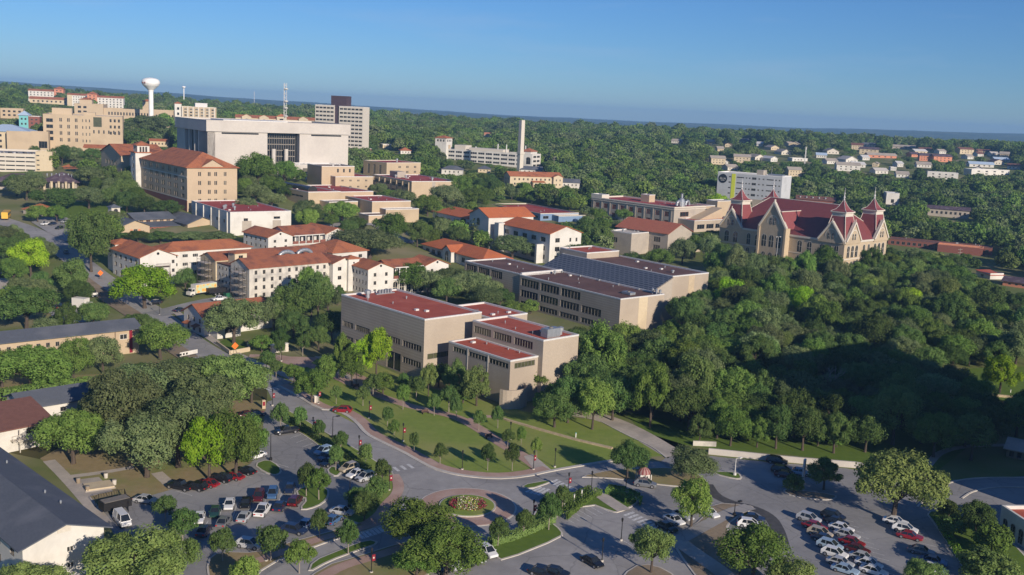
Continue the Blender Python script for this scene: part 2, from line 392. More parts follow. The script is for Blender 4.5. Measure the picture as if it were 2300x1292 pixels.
def ribbon(name, pts, wd, m, z, smooth=2, zf=None, thick=0.0, off=0.0):
    "a strip of even width along a line of world points"
    p = chaikin(pts, smooth, False); b = MB(); A, B = [], []
    for i, c in enumerate(p):
        d = p[min(i + 1, len(p) - 1)] - p[max(i - 1, 0)]; d.z = 0; d.normalize(); n = Vector((-d.y, d.x, 0))
        a, e = c + n * (off + wd / 2), c + n * (off - wd / 2)
        za = (zf(a) if zf else 0) + z; ze = (zf(e) if zf else 0) + z
        A.append((a.x, a.y, za)); B.append((e.x, e.y, ze))
    for i in range(len(p) - 1):
        b.face([A[i], A[i + 1], B[i + 1], B[i]])
        if thick:
            for Q in (A, B):
                b.face([Q[i], Q[i + 1], (Q[i + 1][0], Q[i + 1][1], Q[i + 1][2] - thick), (Q[i][0], Q[i][1], Q[i][2] - thick)])
    return struct(b.build(name, m))
hz = lambda p: hgt(p.x, p.y)
# --- lawn of the quad and the grass below the woods
flat('lawn', [(600, 845), (718, 912), (830, 968), (905, 1014), (971, 1050), (1039, 1066), (1108, 1073), (1176, 1069), (1368, 1033), (1500, 1024), (1464, 1000), (1413, 980), (1350, 946), (1180, 925), (1080, 900), (960, 870), (800, 800), (700, 770), (610, 790), (560, 815)], M['grass'], .035)
flat('grass_bank', [(1500, 1030), (1372, 941), (1437, 968), (1540, 1000), (1600, 1008), (1760, 1020), (1925, 1038), (2100, 1062), (2180, 1000), (2210, 930), (2100, 900), (1900, 960), (1600, 960), (1400, 925)], M['lushgrass'], .02)
def drape(name, l, m, dz, n=5):
    "a grass sheet that follows the slope"
    c = [G(x, y) for x, y in l]; b = MB(); k = len(c); o = sum(c, Vector()) / k
    for i in range(k):
        a, d = c[i], c[(i + 1) % k]
        for u in range(n):
            for v in range(n):
                def q(s, t):
                    e = a.lerp(d, t / n); r = o.lerp(e, s / n); return (r.x, r.y, hgt(r.x, r.y) + dz)
                b.face([q(u, v), q(u + 1, v), q(u + 1, v + 1), q(u, v + 1)] if u else [q(0, v), q(1, v), q(1, v + 1)])
    return struct(b.build(name, m))
drape('lawn', [(2085, 840), (2130, 880), (2200, 893), (2330, 915), (2330, 825), (2200, 828)], M['lushgrass'], .25)
drape('lawn', [(60, 470), (150, 500), (245, 497), (330, 500), (300, 475), (205, 455), (110, 455)], M['lushgrass'], .3)
drape('lawn', [(395, 640), (450, 655), (470, 610), (400, 610)], M['lushgrass'], .3)
drape('yard', [(0, 850), (250, 840), (330, 815), (600, 800), (560, 845), (330, 860), (150, 880), (0, 885)], M['drygrass'], .05)
drape('yard', [(85, 690), (190, 685), (235, 715), (200, 745), (80, 720)], M['drygrass'], .3)
flat('yard', [(90, 1030), (330, 900), (600, 900), (590, 960), (575, 1030), (560, 1042), (457, 1074), (381, 1101), (286, 1128), (205, 1130)], M['drygrass'], .03)
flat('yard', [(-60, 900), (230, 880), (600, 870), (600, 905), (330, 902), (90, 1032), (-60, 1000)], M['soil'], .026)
# --- asphalt of the car parks and streets round the circle
flat('car_park', [(596, 866), (612, 899), (590, 906), (545, 912), (548, 930), (592, 958), (578, 1008), (562, 1042), (533, 1059), (457, 1074), (381, 1101), (286, 1128), (240, 1128), (222, 1140), (262, 1210), (300, 1290), (330, 1340), (360, 1450), (2500, 1450), (2500, 1100), (2300, 1070), (2145, 1078), (2060, 1100), (1955, 1062), (1900, 1052), (1724, 1038), (1591, 1024), (1520, 1010), (1480, 1040), (1368, 1036), (1238, 1058), (1176, 1072), (1108, 1076), (1039, 1069), (971, 1052), (902, 1014), (825, 976), (800, 946), (760, 917), (718, 920), (658, 883)], M['asphalt'], .012)
flat('street', [(589, 850), (658, 883), (718, 920), (760, 917), (800, 946), (825, 976), (902, 1014), (971, 1052), (1039, 1069), (1108, 1076), (1176, 1072), (1238, 1058), (1368, 1036), (1480, 1037), (1500, 1052), (1372, 1056), (1243, 1082), (1300, 1076), (1402, 1078), (1471, 1089), (1470, 1120), (1330, 1102), (1250, 1115), (1193, 1165), (1140, 1210), (1070, 1220), (900, 1218), (792, 1254), (700, 1300), (580, 1300), (704, 1230), (815, 1197), (880, 1150), (903, 1088), (851, 1043), (727, 972), (612, 899), (596, 866)], M['asphalt2'], .022)
flat('car_park', [(1114, 1255), (1262, 1206), (1231, 1168), (1323, 1132), (1388, 1155), (1430, 1136), (1600, 1130), (1640, 1172), (1500, 1215), (1640, 1400), (900, 1400), (960, 1300), (1010, 1262)], M['asphalt2'], .022)
# --- the street up the hill, following the slope
up = [G(620, 868), G(540, 832), G(470, 800), G(415, 765), G(345, 705), G(270, 660), G(215, 620), G(165, 580), G(120, 545), G(60, 515), G(0, 495), G(-80, 470)]
ribbon('street', up, 9.0, M['asphalt2'], .16, 2, hz)
ribbon('walk', up[2:7], 5.0, M['gravel'], .2, 2, hz, off=5.2)
ribbon('walk', up[:5], 2.2, M['walk'], .24, 2, hz, .2, off=-6.3)
ribbon('street', [G(345, 708), G(420, 690), G(500, 672), G(560, 678)], 7.5, M['asphalt'], .2, 2, hz)
ribbon('street', [G(640, 520), G(760, 508), G(850, 500), G(890, 540), G(930, 545)], 8, M['asphalt2'], .3, 2, hz)
drape('car_park', [(105, 700), (190, 690), (215, 705), (190, 728), (130, 728)], M['asphalt2'], .45)
drape('car_park', [(70, 500), (110, 525), (150, 545), (190, 510), (150, 490), (100, 490)], M['asphalt2'], .3)
drape('street', [(-40, 620), (100, 640), (130, 655), (60, 660), (-40, 650)], M['walk'], .3)
# --- driveway climbing into the woods, road on the far side
ribbon('street', px0([(1520, 1024), (1497, 1012), (1440, 977), (1385, 950), (1340, 935), (1290, 927)]), 5.2, M['walk'], .05, 2)
ribbon('kerb', px0([(1497, 1029), (1464, 1003), (1413, 981), (1351, 948)]), .35, M['curb'], .14, 2, None, .14)
ribbon('kerb', px0([(2060, 1140), (2100, 1098), (2145, 1080), (2210, 1073), (2330, 1074)]), .35, M['curb'], .14, 2, None, .14)
ribbon('kerb', px0([(2160, 1120), (2185, 1103), (2240, 1094), (2330, 1096)]), .35, M['curb'], .14, 2, None, .14)
ribbon('path', px0([(2085, 1045), (2110, 1015), (2170, 1002), (2260, 1000)]), 1.6, M['walk'], .045, 2)
# --- kerb and brick pavement along the north side of the street
north = [(560, 828), (589, 850), (658, 883), (718, 920), (748, 921), (775, 930), (802, 950), (822, 975), (850, 990), (902, 1014), (937, 1034), (971, 1052), (1005, 1062), (1039, 1069), (1108, 1076), (1176, 1072), (1238, 1058), (1313, 1045), (1368, 1036), (1440, 1028)]
ribbon('kerb', px0(north), .8, M['curb'], .15, 1, None, .15)
ribbon('pavement', px0(north[:-3]), 2.3, M['paver'], .13, 1, None, .1, off=-1.35 if False else 1.4)
ribbon('walk', px0([(861, 893), (937, 918), (1005, 931), (1046, 946), (1091, 973), (1128, 998), (1176, 1026), (1219, 1058)]), 2.9, M['paver'], .07, 2)
ribbon('walk', px0([(560, 800), (640, 800), (720, 830), (800, 868), (861, 893)]), 2.9, M['paver'], .07, 2)
ribbon('path', px0([(1046, 946), (1090, 935), (1120, 938)]), 1.8, M['paver'], .065, 2)
ribbon('path', px0([(640, 745), (700, 790), (760, 830), (800, 870)]), 2.2, M['walk'], .06, 2)
flat('plaza', [(750, 830), (800, 838), (870, 868), (830, 885), (770, 862)], M['paver'], .055)
flat('plaza', [(590, 770), (650, 760), (720, 800), (680, 830), (620, 810)], M['paver'], .05)
flat('walk', [(1176, 1026), (1196, 1021), (1238, 1056), (1206, 1064)], M['walk'], .09)
# --- roundabout
rc = P(1050, 1138); r_out = (P(1154, 1145) - P(944, 1125)).length / 2; r_in = (P(1108, 1137) - P(991.5, 1125)).length / 2
def ring(name, r, h, m, z0=0):
    struct(MB().prism([Vector((rc.x + r * cos(i * pi / 28), rc.y + r * sin(i * pi / 28), 0)) for i in range(56)], z0, h).build(name, m))
ring('kerb', r_out + .3, .07, M['curb']); ring('pavement', r_out, .1, M['paver']); ring('kerb', r_in + .3, .26, M['curb']); ring('grass', r_in, .32, M['grass'])
# --- islands
GR = M['lushgrass']
pad('grass', [(568, 1044), (602, 1032), (629, 1048), (634, 1063), (617, 1070), (592, 1062)], GR)
pad('grass', [(664, 1101), (700, 1090), (738, 1098), (740, 1114), (728, 1132), (694, 1146), (670, 1146), (690, 1122), (668, 1116)], GR)
pad('grass', [(731, 1060), (756, 1074), (771, 1059), (746, 1046)], GR)
pad('grass', [(628, 912), (694, 948), (727, 969), (792, 1004), (851, 1040), (882, 1062), (903, 1088), (900, 1111), (869, 1134), (857, 1158), (815, 1182), (770, 1166), (746, 1150), (788, 1138), (846, 1106), (828, 1080), (800, 1075), (768, 1058), (745, 1030), (713, 1000), (671, 972), (612, 940)], M['grass'], 1)
ribbon('pavement', px0([(884, 1068), (896, 1088), (893, 1112), (866, 1136), (853, 1160), (818, 1182)]), 1.9, M['paver'], .21, 2)
pad('grass', [(462, 1262), (490, 1240), (580, 1243), (640, 1222), (700, 1206), (750, 1192), (800, 1178), (842, 1166), (872, 1176), (815, 1198), (753, 1213), (704, 1231), (596, 1272), (560, 1320), (470, 1320)], M['drygrass'], 1)
ribbon('pavement', px0([(560, 1268), (620, 1248), (700, 1218), (752, 1204), (815, 1188), (860, 1172)]), 1.7, M['paver'], .2, 2)
pad('grass', [(700, 1262), (759, 1238), (825, 1212), (857, 1221), (800, 1240), (740, 1262), (690, 1290)], GR)
pad('grass', [(640, 1340), (727, 1272), (792, 1254), (902, 1219), (960, 1208), (1073, 1221), (1110, 1238), (1050, 1232), (1005, 1256), (940, 1310), (900, 1380)], M['drygrass'], 1)
ribbon('pavement', px0([(690, 1320), (760, 1276), (830, 1256), (905, 1232)]), 2.0, M['paver'], .2, 2)
pad('grass', [(1166, 1091), (1187, 1102), (1243, 1083), (1234, 1079)], GR)
pad('grass', [(1112, 1252), (1130, 1262), (1264, 1208), (1264, 1194), (1231, 1168), (1323, 1132), (1374, 1151), (1390, 1153), (1431, 1134), (1435, 1121), (1409, 1106), (1354, 1100), (1330, 1100), (1279, 1108), (1248, 1118), (1210, 1138), (1193, 1166), (1142, 1207), (1085, 1219)], GR, 1)
ribbon('path', px0([(1333, 1101), (1360, 1122), (1402, 1149)]), 2.6, M['walk'], .2, 1)
pad('grass', [(1296, 1073), (1372, 1056), (1454, 1053), (1500, 1051), (1560, 1060), (1592, 1084), (1588, 1098), (1519, 1094), (1471, 1089), (1402, 1078), (1340, 1074)], M['drygrass'], 1)
pad('grass', [(1604, 1060), (1659, 1062), (1669, 1077), (1649, 1077), (1604, 1066)], GR)
pad('soil', [(1755, 1103), (1772, 1099), (1878, 1112), (1880, 1122), (1847, 1125), (1779, 1116)], M['gravel'])
pad('gravel', [(1598, 1130), (1684, 1136), (1695, 1142), (1642, 1172), (1632, 1190), (1665, 1225), (1740, 1330), (1700, 1400), (1640, 1400), (1500, 1214), (1520, 1205), (1580, 1165)], M['gravel'], 1)
ribbon('walk', px0([(1510, 1208), (1560, 1245), (1600, 1272), (1650, 1310)]), 3, M['walk'], .2, 1)
ribbon('walk', px0([(1525, 1215), (1580, 1185), (1640, 1152), (1685, 1140)]), 2.6, M['asphalt2'], .205, 1)
pad('grass', [(2076, 1150), (2100, 1180), (2140, 1240), (2185, 1310), (2230, 1400), (2420, 1400), (2300, 1240), (2232, 1192), (2180, 1166), (2120, 1148)], GR, 1)
pad('soil', [(1396, 1292), (1440, 1265), (1500, 1280), (1540, 1320), (1380, 1340)], M['gravel'])
flat('plaza', [(160, 1080), (222, 1072), (254, 1104), (190, 1118)], M['walk'], .06)
ribbon('path', px0([(352, 1062), (372, 1080), (392, 1098)]), 2, M['walk'], .05, 1)
ribbon('path', px0([(110, 1035), (150, 1075), (190, 1120), (236, 1175)]), 2, M['walk'], .05, 1)
ribbon('path', px0([(150, 1072), (230, 1062), (300, 1050)]), 1.5, M['walk'], .048, 1)
# --- painted markings
def stripe(a, b, wd=.11): ribbon('road_marking', [P(*a), P(*b)], wd, M['paint'], .034, 0)
def bars(a, b, n, d, wd):
    "n zebra bars from a to b, each lying along d (pixels)"
    for i in range(n):
        t = (i + .5) / n; x, y = a[0] + (b[0] - a[0]) * t, a[1] + (b[1] - a[1]) * t
        stripe((x - d[0], y - d[1]), (x + d[0], y + d[1]), wd)
bars((1240, 1080), (1284, 1103), 6, (9, -4.5), .6)
bars((1408, 1152), (1495, 1200), 9, (11, -4), .6)
bars((806, 1206), (860, 1188), 6, (7, 6), .6)
bars((598, 876), (640, 868), 5, (8, 3), .45)
bars((866, 1059), (930, 1046), 4, (6, 4.5), .6)
bars((1190, 1098), (1225, 1107), 4, (13, -7), .6)
for i in range(7): stripe((652 + i * 13.5, 985 + i * 10), (625 + i * 13.5 + 62, 976 + i * 10 - 4))
for i in range(9): stripe((395 + i * 27, 1103 - i * 8), (432 + i * 27, 1114 - i * 8))
for i in range(7): stripe((468 + i * 33, 1170 - i * 9), (455 + i * 33, 1190 - i * 9)); stripe((500 + i * 33, 1137 - i * 7), (487 + i * 33, 1180 - i * 8))
for i in range(10): stripe((1262 + i * 13, 1160 - i * 4.2), (1290 + i * 13, 1176 - i * 4.2))
for i in range(8): stripe((1400 + i * 12, 1215 - i * 4), (1428 + i * 12, 1232 - i * 4))
for i in range(12): stripe((1795 + i * 11.5, 1158 + i * 12.5), (1855 + i * 11.5, 1173 + i * 12.5)); stripe((1862 + i * 11.5, 1158 + i * 12.5), (1917 + i * 11.5, 1173 + i * 12.5))
for i in range(9): stripe((1995 + i * 13, 1166 + i * 15), (2065 + i * 13, 1184 + i * 15))
ribbon('stain', px0([(1588, 1088), (1603, 1112), (1640, 1130), (1690, 1140), (1730, 1160), (1748, 1190), (1757, 1222)]), 2.2, mat('damp_asphalt', (.055, .053, .052), (.085, .082, .08), 1.2, .7), .03, 2)
# ------------------------------------------------------------------ buildings: shared pieces
PROTECT = {}            # picture boxes of buildings, so that scattered trees do not stand in front of them
FOOT = []               # footprints
LMARK = []              # (short phrase, ground point)
WCACHE = {}
def winmesh(w, h, nm, gl='g1', fr='frame', arch=False):
    key = (round(w, 1), round(h, 1), nm, gl, fr, arch)
    if key in WCACHE: return WCACHE[key]
    b = MB(); t = min(.09, w * .1); d0, d1 = -.02, .16
    if arch:
        k = 8; r = w / 2; hs = h - r
        pts = [(-r, -h / 2)] + [(r, -h / 2)] + [(r * cos(pi * i / k), -h / 2 + hs + r * sin(pi * i / k)) for i in range(k + 1)]
        b.mat(0).face([(x, -.03, z) for x, z in pts])
        out = [(x * 1.22, z * 1.06) for x, z in pts]
        for i in range(1, len(pts)):
            j = (i + 1) % len(pts)
            if i < len(pts) - 1: b.mat(1).face([(pts[i][0], -.05, pts[i][1]), (pts[j][0], -.05, pts[j][1]), (out[j][0], -.05, out[j][1]), (out[i][0], -.05, out[i][1])])
        b.box(-.05, .05, -.06, -.02, -h / 2, h / 2 - .05); b.box(-r, r, -.06, -.02, -.06, .06)
    else:
        b.mat(0).face([(-w / 2, d1, -h / 2), (w / 2, d1, -h / 2), (w / 2, d1, h / 2), (-w / 2, d1, h / 2)])
        b.mat(1)
        b.box(-w / 2, w / 2, d0 + .06, d1, h / 2 - t, h / 2); b.box(-w / 2, w / 2, d0, d1, -h / 2, -h / 2 + t)
        b.box(-w / 2, -w / 2 + t, d0 + .06, d1, -h / 2 + t, h / 2 - t); b.box(w / 2 - t, w / 2, d0 + .06, d1, -h / 2 + t, h / 2 - t)
        for i in range(1, nm):
            x = -w / 2 + w * i / nm; b.box(x - t / 2.5, x + t / 2.5, .07, d1 - .005, -h / 2 + t, h / 2 - t)
    WCACHE[key] = b.mesh('window', [M[gl], M[fr]]); return WCACHE[key]
def grid(nc, nr, s0=.05, s1=.95, z0=.1, z1=.9, fw=.5, fh=.5, mull=2, gl=('g1', 'g1', 'g2', 'g1', 'g3'), fr='frame', arch=False, sub=1):
    return dict(nc=nc, nr=nr, s0=s0, s1=s1, z0=z0, z1=z1, fw=fw, fh=fh, mull=mull, gl=gl, fr=fr, arch=arch, sub=sub)
def facade(b, O, s, n, L, z0, z1, specs, root, rz):
    "one wall with real openings; O corner, s along, n outward, windows set in the openings"
    ops = []
    for g in specs:
        cw, ch = (g['s1'] - g['s0']) * L / g['nc'], (g['z1'] - g['z0']) * (z1 - z0) / g['nr']
        for i in range(g['nc']):
            for j in range(g['nr']):
                cs = g['s0'] * L + (i + .5) * cw; cz = z0 + g['z0'] * (z1 - z0) + (j + .5) * ch
                ww, hh = cw * g['fw'] / g['sub'], ch * g['fh']
                for k in range(g['sub']):
                    c2 = cs + (k - (g['sub'] - 1) / 2) * ww * 1.35
                    ops.append((c2 - ww / 2, c2 + ww / 2, cz - hh / 2, cz + hh / 2, g))
    cut = [o for o in ops if not o[4]['arch']]
    S_ = sorted({0.0, L} | {round(v, 4) for o in cut for v in o[:2] if 0 < v < L}); Z_ = sorted({z0, z1} | {round(v, 4) for o in cut for v in o[2:4] if z0 < v < z1})
    pt = lambda a, z, dep=0: (O[0] + s[0] * a - n[0] * dep, O[1] + s[1] * a - n[1] * dep, z)
    holes = set()
    for o in cut:
        for i in range(len(S_) - 1):
            if S_[i] >= o[0] - .001 and S_[i + 1] <= o[1] + .001:
                for j in range(len(Z_) - 1):
                    if Z_[j] >= o[2] - .001 and Z_[j + 1] <= o[3] + .001: holes.add((i, j))
    for i in range(len(S_) - 1):
        j = 0
        while j < len(Z_) - 1:
            if (i, j) in holes: j += 1; continue
            e = j
            while e < len(Z_) - 1 and (i, e) not in holes: e += 1
            b.face([pt(S_[i], Z_[j]), pt(S_[i + 1], Z_[j]), pt(S_[i + 1], Z_[e]), pt(S_[i], Z_[e])]); j = e
    for a0, a1, c0, c1, g in cut:
        for q in ([(a0, c0), (a1, c0)], [(a1, c0), (a1, c1)], [(a1, c1), (a0, c1)], [(a0, c1), (a0, c0)]):
            b.face([pt(*q[0]), pt(*q[1]), pt(*q[1], .2), pt(*q[0], .2)])
    for a0, a1, c0, c1, g in ops:
        me = winmesh(a1 - a0, c1 - c0, g['mull'], rnd.choice(g['gl']), g['fr'], g['arch'])
        c = pt((a0 + a1) / 2, (c0 + c1) / 2)
        put('window', me, root, c, rz)
def roof_part(root, x0, y0, W, D, z, spec, mb):
    "roof over a block; mb is the wall mesh that receives gable triangles"
    kind = spec[0]
    if kind == 'flat':
        _, rm, cm = spec[:3]; par = spec[3] if len(spec) > 3 else .45
        b = MB(); o, i = .04, .4
        A = [(x0 - o, y0 - o), (x0 + W + o, y0 - o), (x0 + W + o, y0 + D + o), (x0 - o, y0 + D + o)]
        B = [(x0 + i, y0 + i), (x0 + W - i, y0 + i), (x0 + W - i, y0 + D - i), (x0 + i, y0 + D - i)]
        z3 = lambda r, h: [(p[0], p[1], h) for p in r]
        b.hull(z3(A, z - .25), z3(A, z + .12)); b.hull(z3(A, z + .12), z3(B, z + .12)); b.hull(z3(B, z + .12), z3(B, z - par))
        b.build('parapet', M[cm], root)
        MB().sheet(B, z - par + .02).build('roof', M[rm], root)
        if W * D > 140 and root.location.y < 560 and W > 7:
            for _ in range(rnd.randint(3, 6)):
                vx, vy = x0 + rnd.uniform(.12, .88) * W, y0 + rnd.uniform(.15, .88) * D
                if rnd.random() < .3: MB().box(vx - .5, vx + .5, vy - .4, vy + .4, z - par, z - par + .45).build('roof_hatch', M['coping'], root)
                else: vent(root, vx, vy, z - par, rnd.uniform(.14, .24), rnd.uniform(.4, .8))
    elif kind in ('gable', 'hip', 'shed'):
        ax = spec[1]; pitch, rm = spec[2], spec[3]; ov = spec[4] if len(spec) > 4 else .5; t = .18
        b = MB(); x1, y1 = x0 + W, y0 + D; X0, X1, Y0, Y1 = x0 - ov, x1 + ov, y0 - ov, y1 + ov
        half = (W if ax == 'y' else D) / 2; rise = half * pitch; e = z - ov * pitch
        cx, cy = (x0 + x1) / 2, (y0 + y1) / 2; zr = z + rise
        if kind == 'gable':
            if ax == 'y':
                sl = [[(X0, Y0, e), (cx, Y0, zr), (cx, Y1, zr), (X0, Y1, e)], [(X1, Y0, e), (cx, Y0, zr), (cx, Y1, zr), (X1, Y1, e)]]
                for y in (y0, y1): mb.face([(x0, y, z), (x1, y, z), (cx, y, zr - .02)])
            else:
                sl = [[(X0, Y0, e), (X0, cy, zr), (X1, cy, zr), (X1, Y0, e)], [(X0, Y1, e), (X0, cy, zr), (X1, cy, zr), (X1, Y1, e)]]
                for x in (x0, x1): mb.face([(x, y0, z), (x, y1, z), (x, cy, zr - .02)])
        elif kind == 'hip':
            h = half + ov
            if ax == 'y':
                r0, r1 = (cx, min(Y0 + h, cy), zr), (cx, max(Y1 - h, cy), zr)
                sl = [[(X0, Y0, e), r0, r1, (X0, Y1, e)], [(X1, Y0, e), r0, r1, (X1, Y1, e)], [(X0, Y0, e), (X1, Y0, e), r0], [(X0, Y1, e), (X1, Y1, e), r1]]
            else:
                r0, r1 = (min(X0 + h, cx), cy, zr), (max(X1 - h, cx), cy, zr)
                sl = [[(X0, Y0, e), (X1, Y0, e), r1, r0], [(X0, Y1, e), (X1, Y1, e), r1, r0], [(X0, Y0, e), (X0, Y1, e), r0], [(X1, Y0, e), (X1, Y1, e), r1]]
        else:
            zr = z + W * pitch if ax == 'x' else z + D * pitch
            sl = [[(X0, Y0, e), (X1, Y0, zr), (X1, Y1, zr), (X0, Y1, e)]] if ax == 'x' else [[(X0, Y0, e), (X1, Y0, e), (X1, Y1, zr), (X0, Y1, zr)]]
        for q in sl:
            up = [(p[0], p[1], p[2] + t) for p in q]
            b.face(up); b.face(q); b.hull(q, up)
        rmn = 'tiley' if (rm == 'tile' and ax == 'x' and False) else rm
        b.build('roof', M[rmn], root)
def block(root, x0, y0, W, D, z0, z1, wall, roof, R=(), L=(), B=(), F=(), name='wall', fr=None):
    "a box of walls with openings on its right-facing (R) and left-facing (L) sides"
    b = MB()
    facade(b, (x0, y0), (1, 0), (0, -1), W, z0, z1, R, root, 0)
    facade(b, (x0, y0), (0, 1), (-1, 0), D, z0, z1, L, root, -pi / 2)
    facade(b, (x0, y0 + D), (1, 0), (0, 1), W, z0, z1, B, root, pi)
    facade(b, (x0 + W, y0), (0, 1), (1, 0), D, z0, z1, F, root, pi / 2)
    if roof: roof_part(root, x0, y0, W, D, z1, roof, b)
    b.build(name, M[wall] if isinstance(wall, str) else wall, root)
class Bld:
    "building placed from the picture: near eave corner, its foot, and the far ends of the two walls that show"
    def __init__(s, name, label, cat, near, base, left=None, right=None, D=None, W=None, main=None, short=None, dist=None, h=None, prot=True, ang=None):
        if dist == 'auto':                      # where the sight line to the eave passes h above the ground
            d = ray(*near); t = 150.0
            while t < 3000 and (CAM + d * t).z - hgt((CAM + d * t).x, (CAM + d * t).y) > h: t += 2
            dist = (CAM + d * t).y if t < 1450 else -1250
        if dist:
            d = ray(*near); k = abs(dist) / d.y; q = CAM + d * k; g = Vector((q.x, q.y, hgt(q.x, q.y))); zt = q.z if dist > 0 else g.z + h
        else:
            g = G(*base); zt = g.z + h if h else ztop(g, near[1])
        A = P(near[0], near[1], zt) if not dist else Vector((g.x, g.y, zt))
        u = (P(left[0], left[1], zt) - A) if left else None; v = (P(right[0], right[1], zt) - A) if right else None
        if not main: main = 'L' if (u is not None and (v is None or u.length > v.length)) else 'R'
        if ang is not None:
            vd = Vector((cos(radians(ang)), sin(radians(ang)), 0)); ud = Vector((-vd.y, vd.x, 0))
            s.W = W or reach(A, vd, right[0]); s.D = D or reach(A, ud, left[0])
        elif main == 'L':
            ud = u.normalized(); vd = Vector((ud.y, -ud.x, 0)); s.D = D or u.length
            s.W = W or (reach(A, vd, right[0]) if v is not None else 12)
        else:
            vd = v.normalized(); ud = Vector((-vd.y, vd.x, 0)); s.W = W or v.length
            s.D = D or (reach(A, ud, left[0]) if u is not None else 12)
        s.A = Vector((A.x, A.y, g.z)); s.h = zt - g.z; s.zt = zt; s.ud, s.vd = ud, vd
        s.ang = atan2(vd.y, vd.x)
        s.root = empty(name, s.A, s.ang); tag(s.root, label, cat)
        s.name = name
        cs = [s.A + vd * a + ud * b_ for a, b_ in ((0, 0), (s.W, 0), (s.W, s.D), (0, s.D))]
        FOOT.append([(c.x, c.y) for c in cs])
        if prot:
            for a_, c_ in ((cs[3], cs[0]), (cs[0], cs[1])):
                for i in range(25):
                    q = a_.lerp(c_, i / 24); t_ = proj((q.x, q.y, zt)); b_ = proj((q.x, q.y, hgt(q.x, q.y)))
                    PROTECT.setdefault(int(t_[0] // 12), []).append((t_[0], t_[1] - 3, b_[1] if cat != 'house' else t_[1] + .62 * (b_[1] - t_[1]), q.y))
        if short: LMARK.append((short, (cs[0] + cs[2]) / 2))
        if DEBUG: print('BLD %-28s W %.1f D %.1f h %.1f ang %.0f  D=%.0f z=%.1f' % (name, s.W, s.D, s.h, degrees(s.ang), s.A.y, g.z))
    def loc(s, p):
        d = Vector(p) - s.A; return d.dot(s.vd), d.dot(s.ud), d.z
    def px(s, x, y, z=None):
        "picture point at height z (default the eave) in local coordinates"
        return s.loc(P(x, y, s.A.z + (s.h if z is None else z)))
    def rx(s, x0, y0, z, px): return reach(s.A + s.vd * x0 + s.ud * y0 + Vector((0, 0, z)), s.vd, px)
    def ry(s, x0, y0, z, px): return reach(s.A + s.vd * x0 + s.ud * y0 + Vector((0, 0, z)), s.ud, px)
    def block(s, x0=0, y0=0, W=None, D=None, z1=None, wall='tan', roof=None, R=(), L=(), z0=-3, name='wall', **k):
        z1 = s.h if z1 is None else z1
        fix = lambda gs: [dict(g, z0=(g['z0'] * z1 - z0) / (z1 - z0), z1=(g['z1'] * z1 - z0) / (z1 - z0)) for g in gs]
        block(s.root, x0, y0, W or s.W, D or s.D, z0, z1, wall, roof, fix(R), fix(L), name=name, B=fix(k.get('B', ())), F=fix(k.get('F', ())))
    def part(s, b, name, m, smooth=False): return b.build(name, M[m] if isinstance(m, str) else m, s.root, smooth)
def ac_unit(root, x, y, z, w=2.2, d=1.6, h=1.3):
    b = MB(); b.mat(0).box(x - w / 2, x + w / 2, y - d / 2, y + d / 2, z + .15, z + h); b.mat(1).lathe([(.0, z + h), (.5, z + h), (.5, z + h + .2), (.3, z + h + .2)], 10, (x, y))
    b.mat(1).box(x - w / 2 + .1, x + w / 2 - .1, y - d / 2 + .1, y + d / 2 - .1, z, z + .15)
    b.build('air_conditioner', [M['steel'], M['frame']], root)
def vent(root, x, y, z, r=.35, h=1.0):
    MB().lathe([(r * .6, z), (r * .6, z + h * .6), (r, z + h * .6), (r, z + h), (.05, z + h * 1.15)], 8, (x, y)).build('roof_vent', M['steel'], root)
def gablepx(x): return x
# ------------------------------------------------------------------ the buildings
FLATR = ('flat', 'redroof', 'coping')
def gable_on(b_, x0, y0, w, d, z, pitch, rm, ax): pass
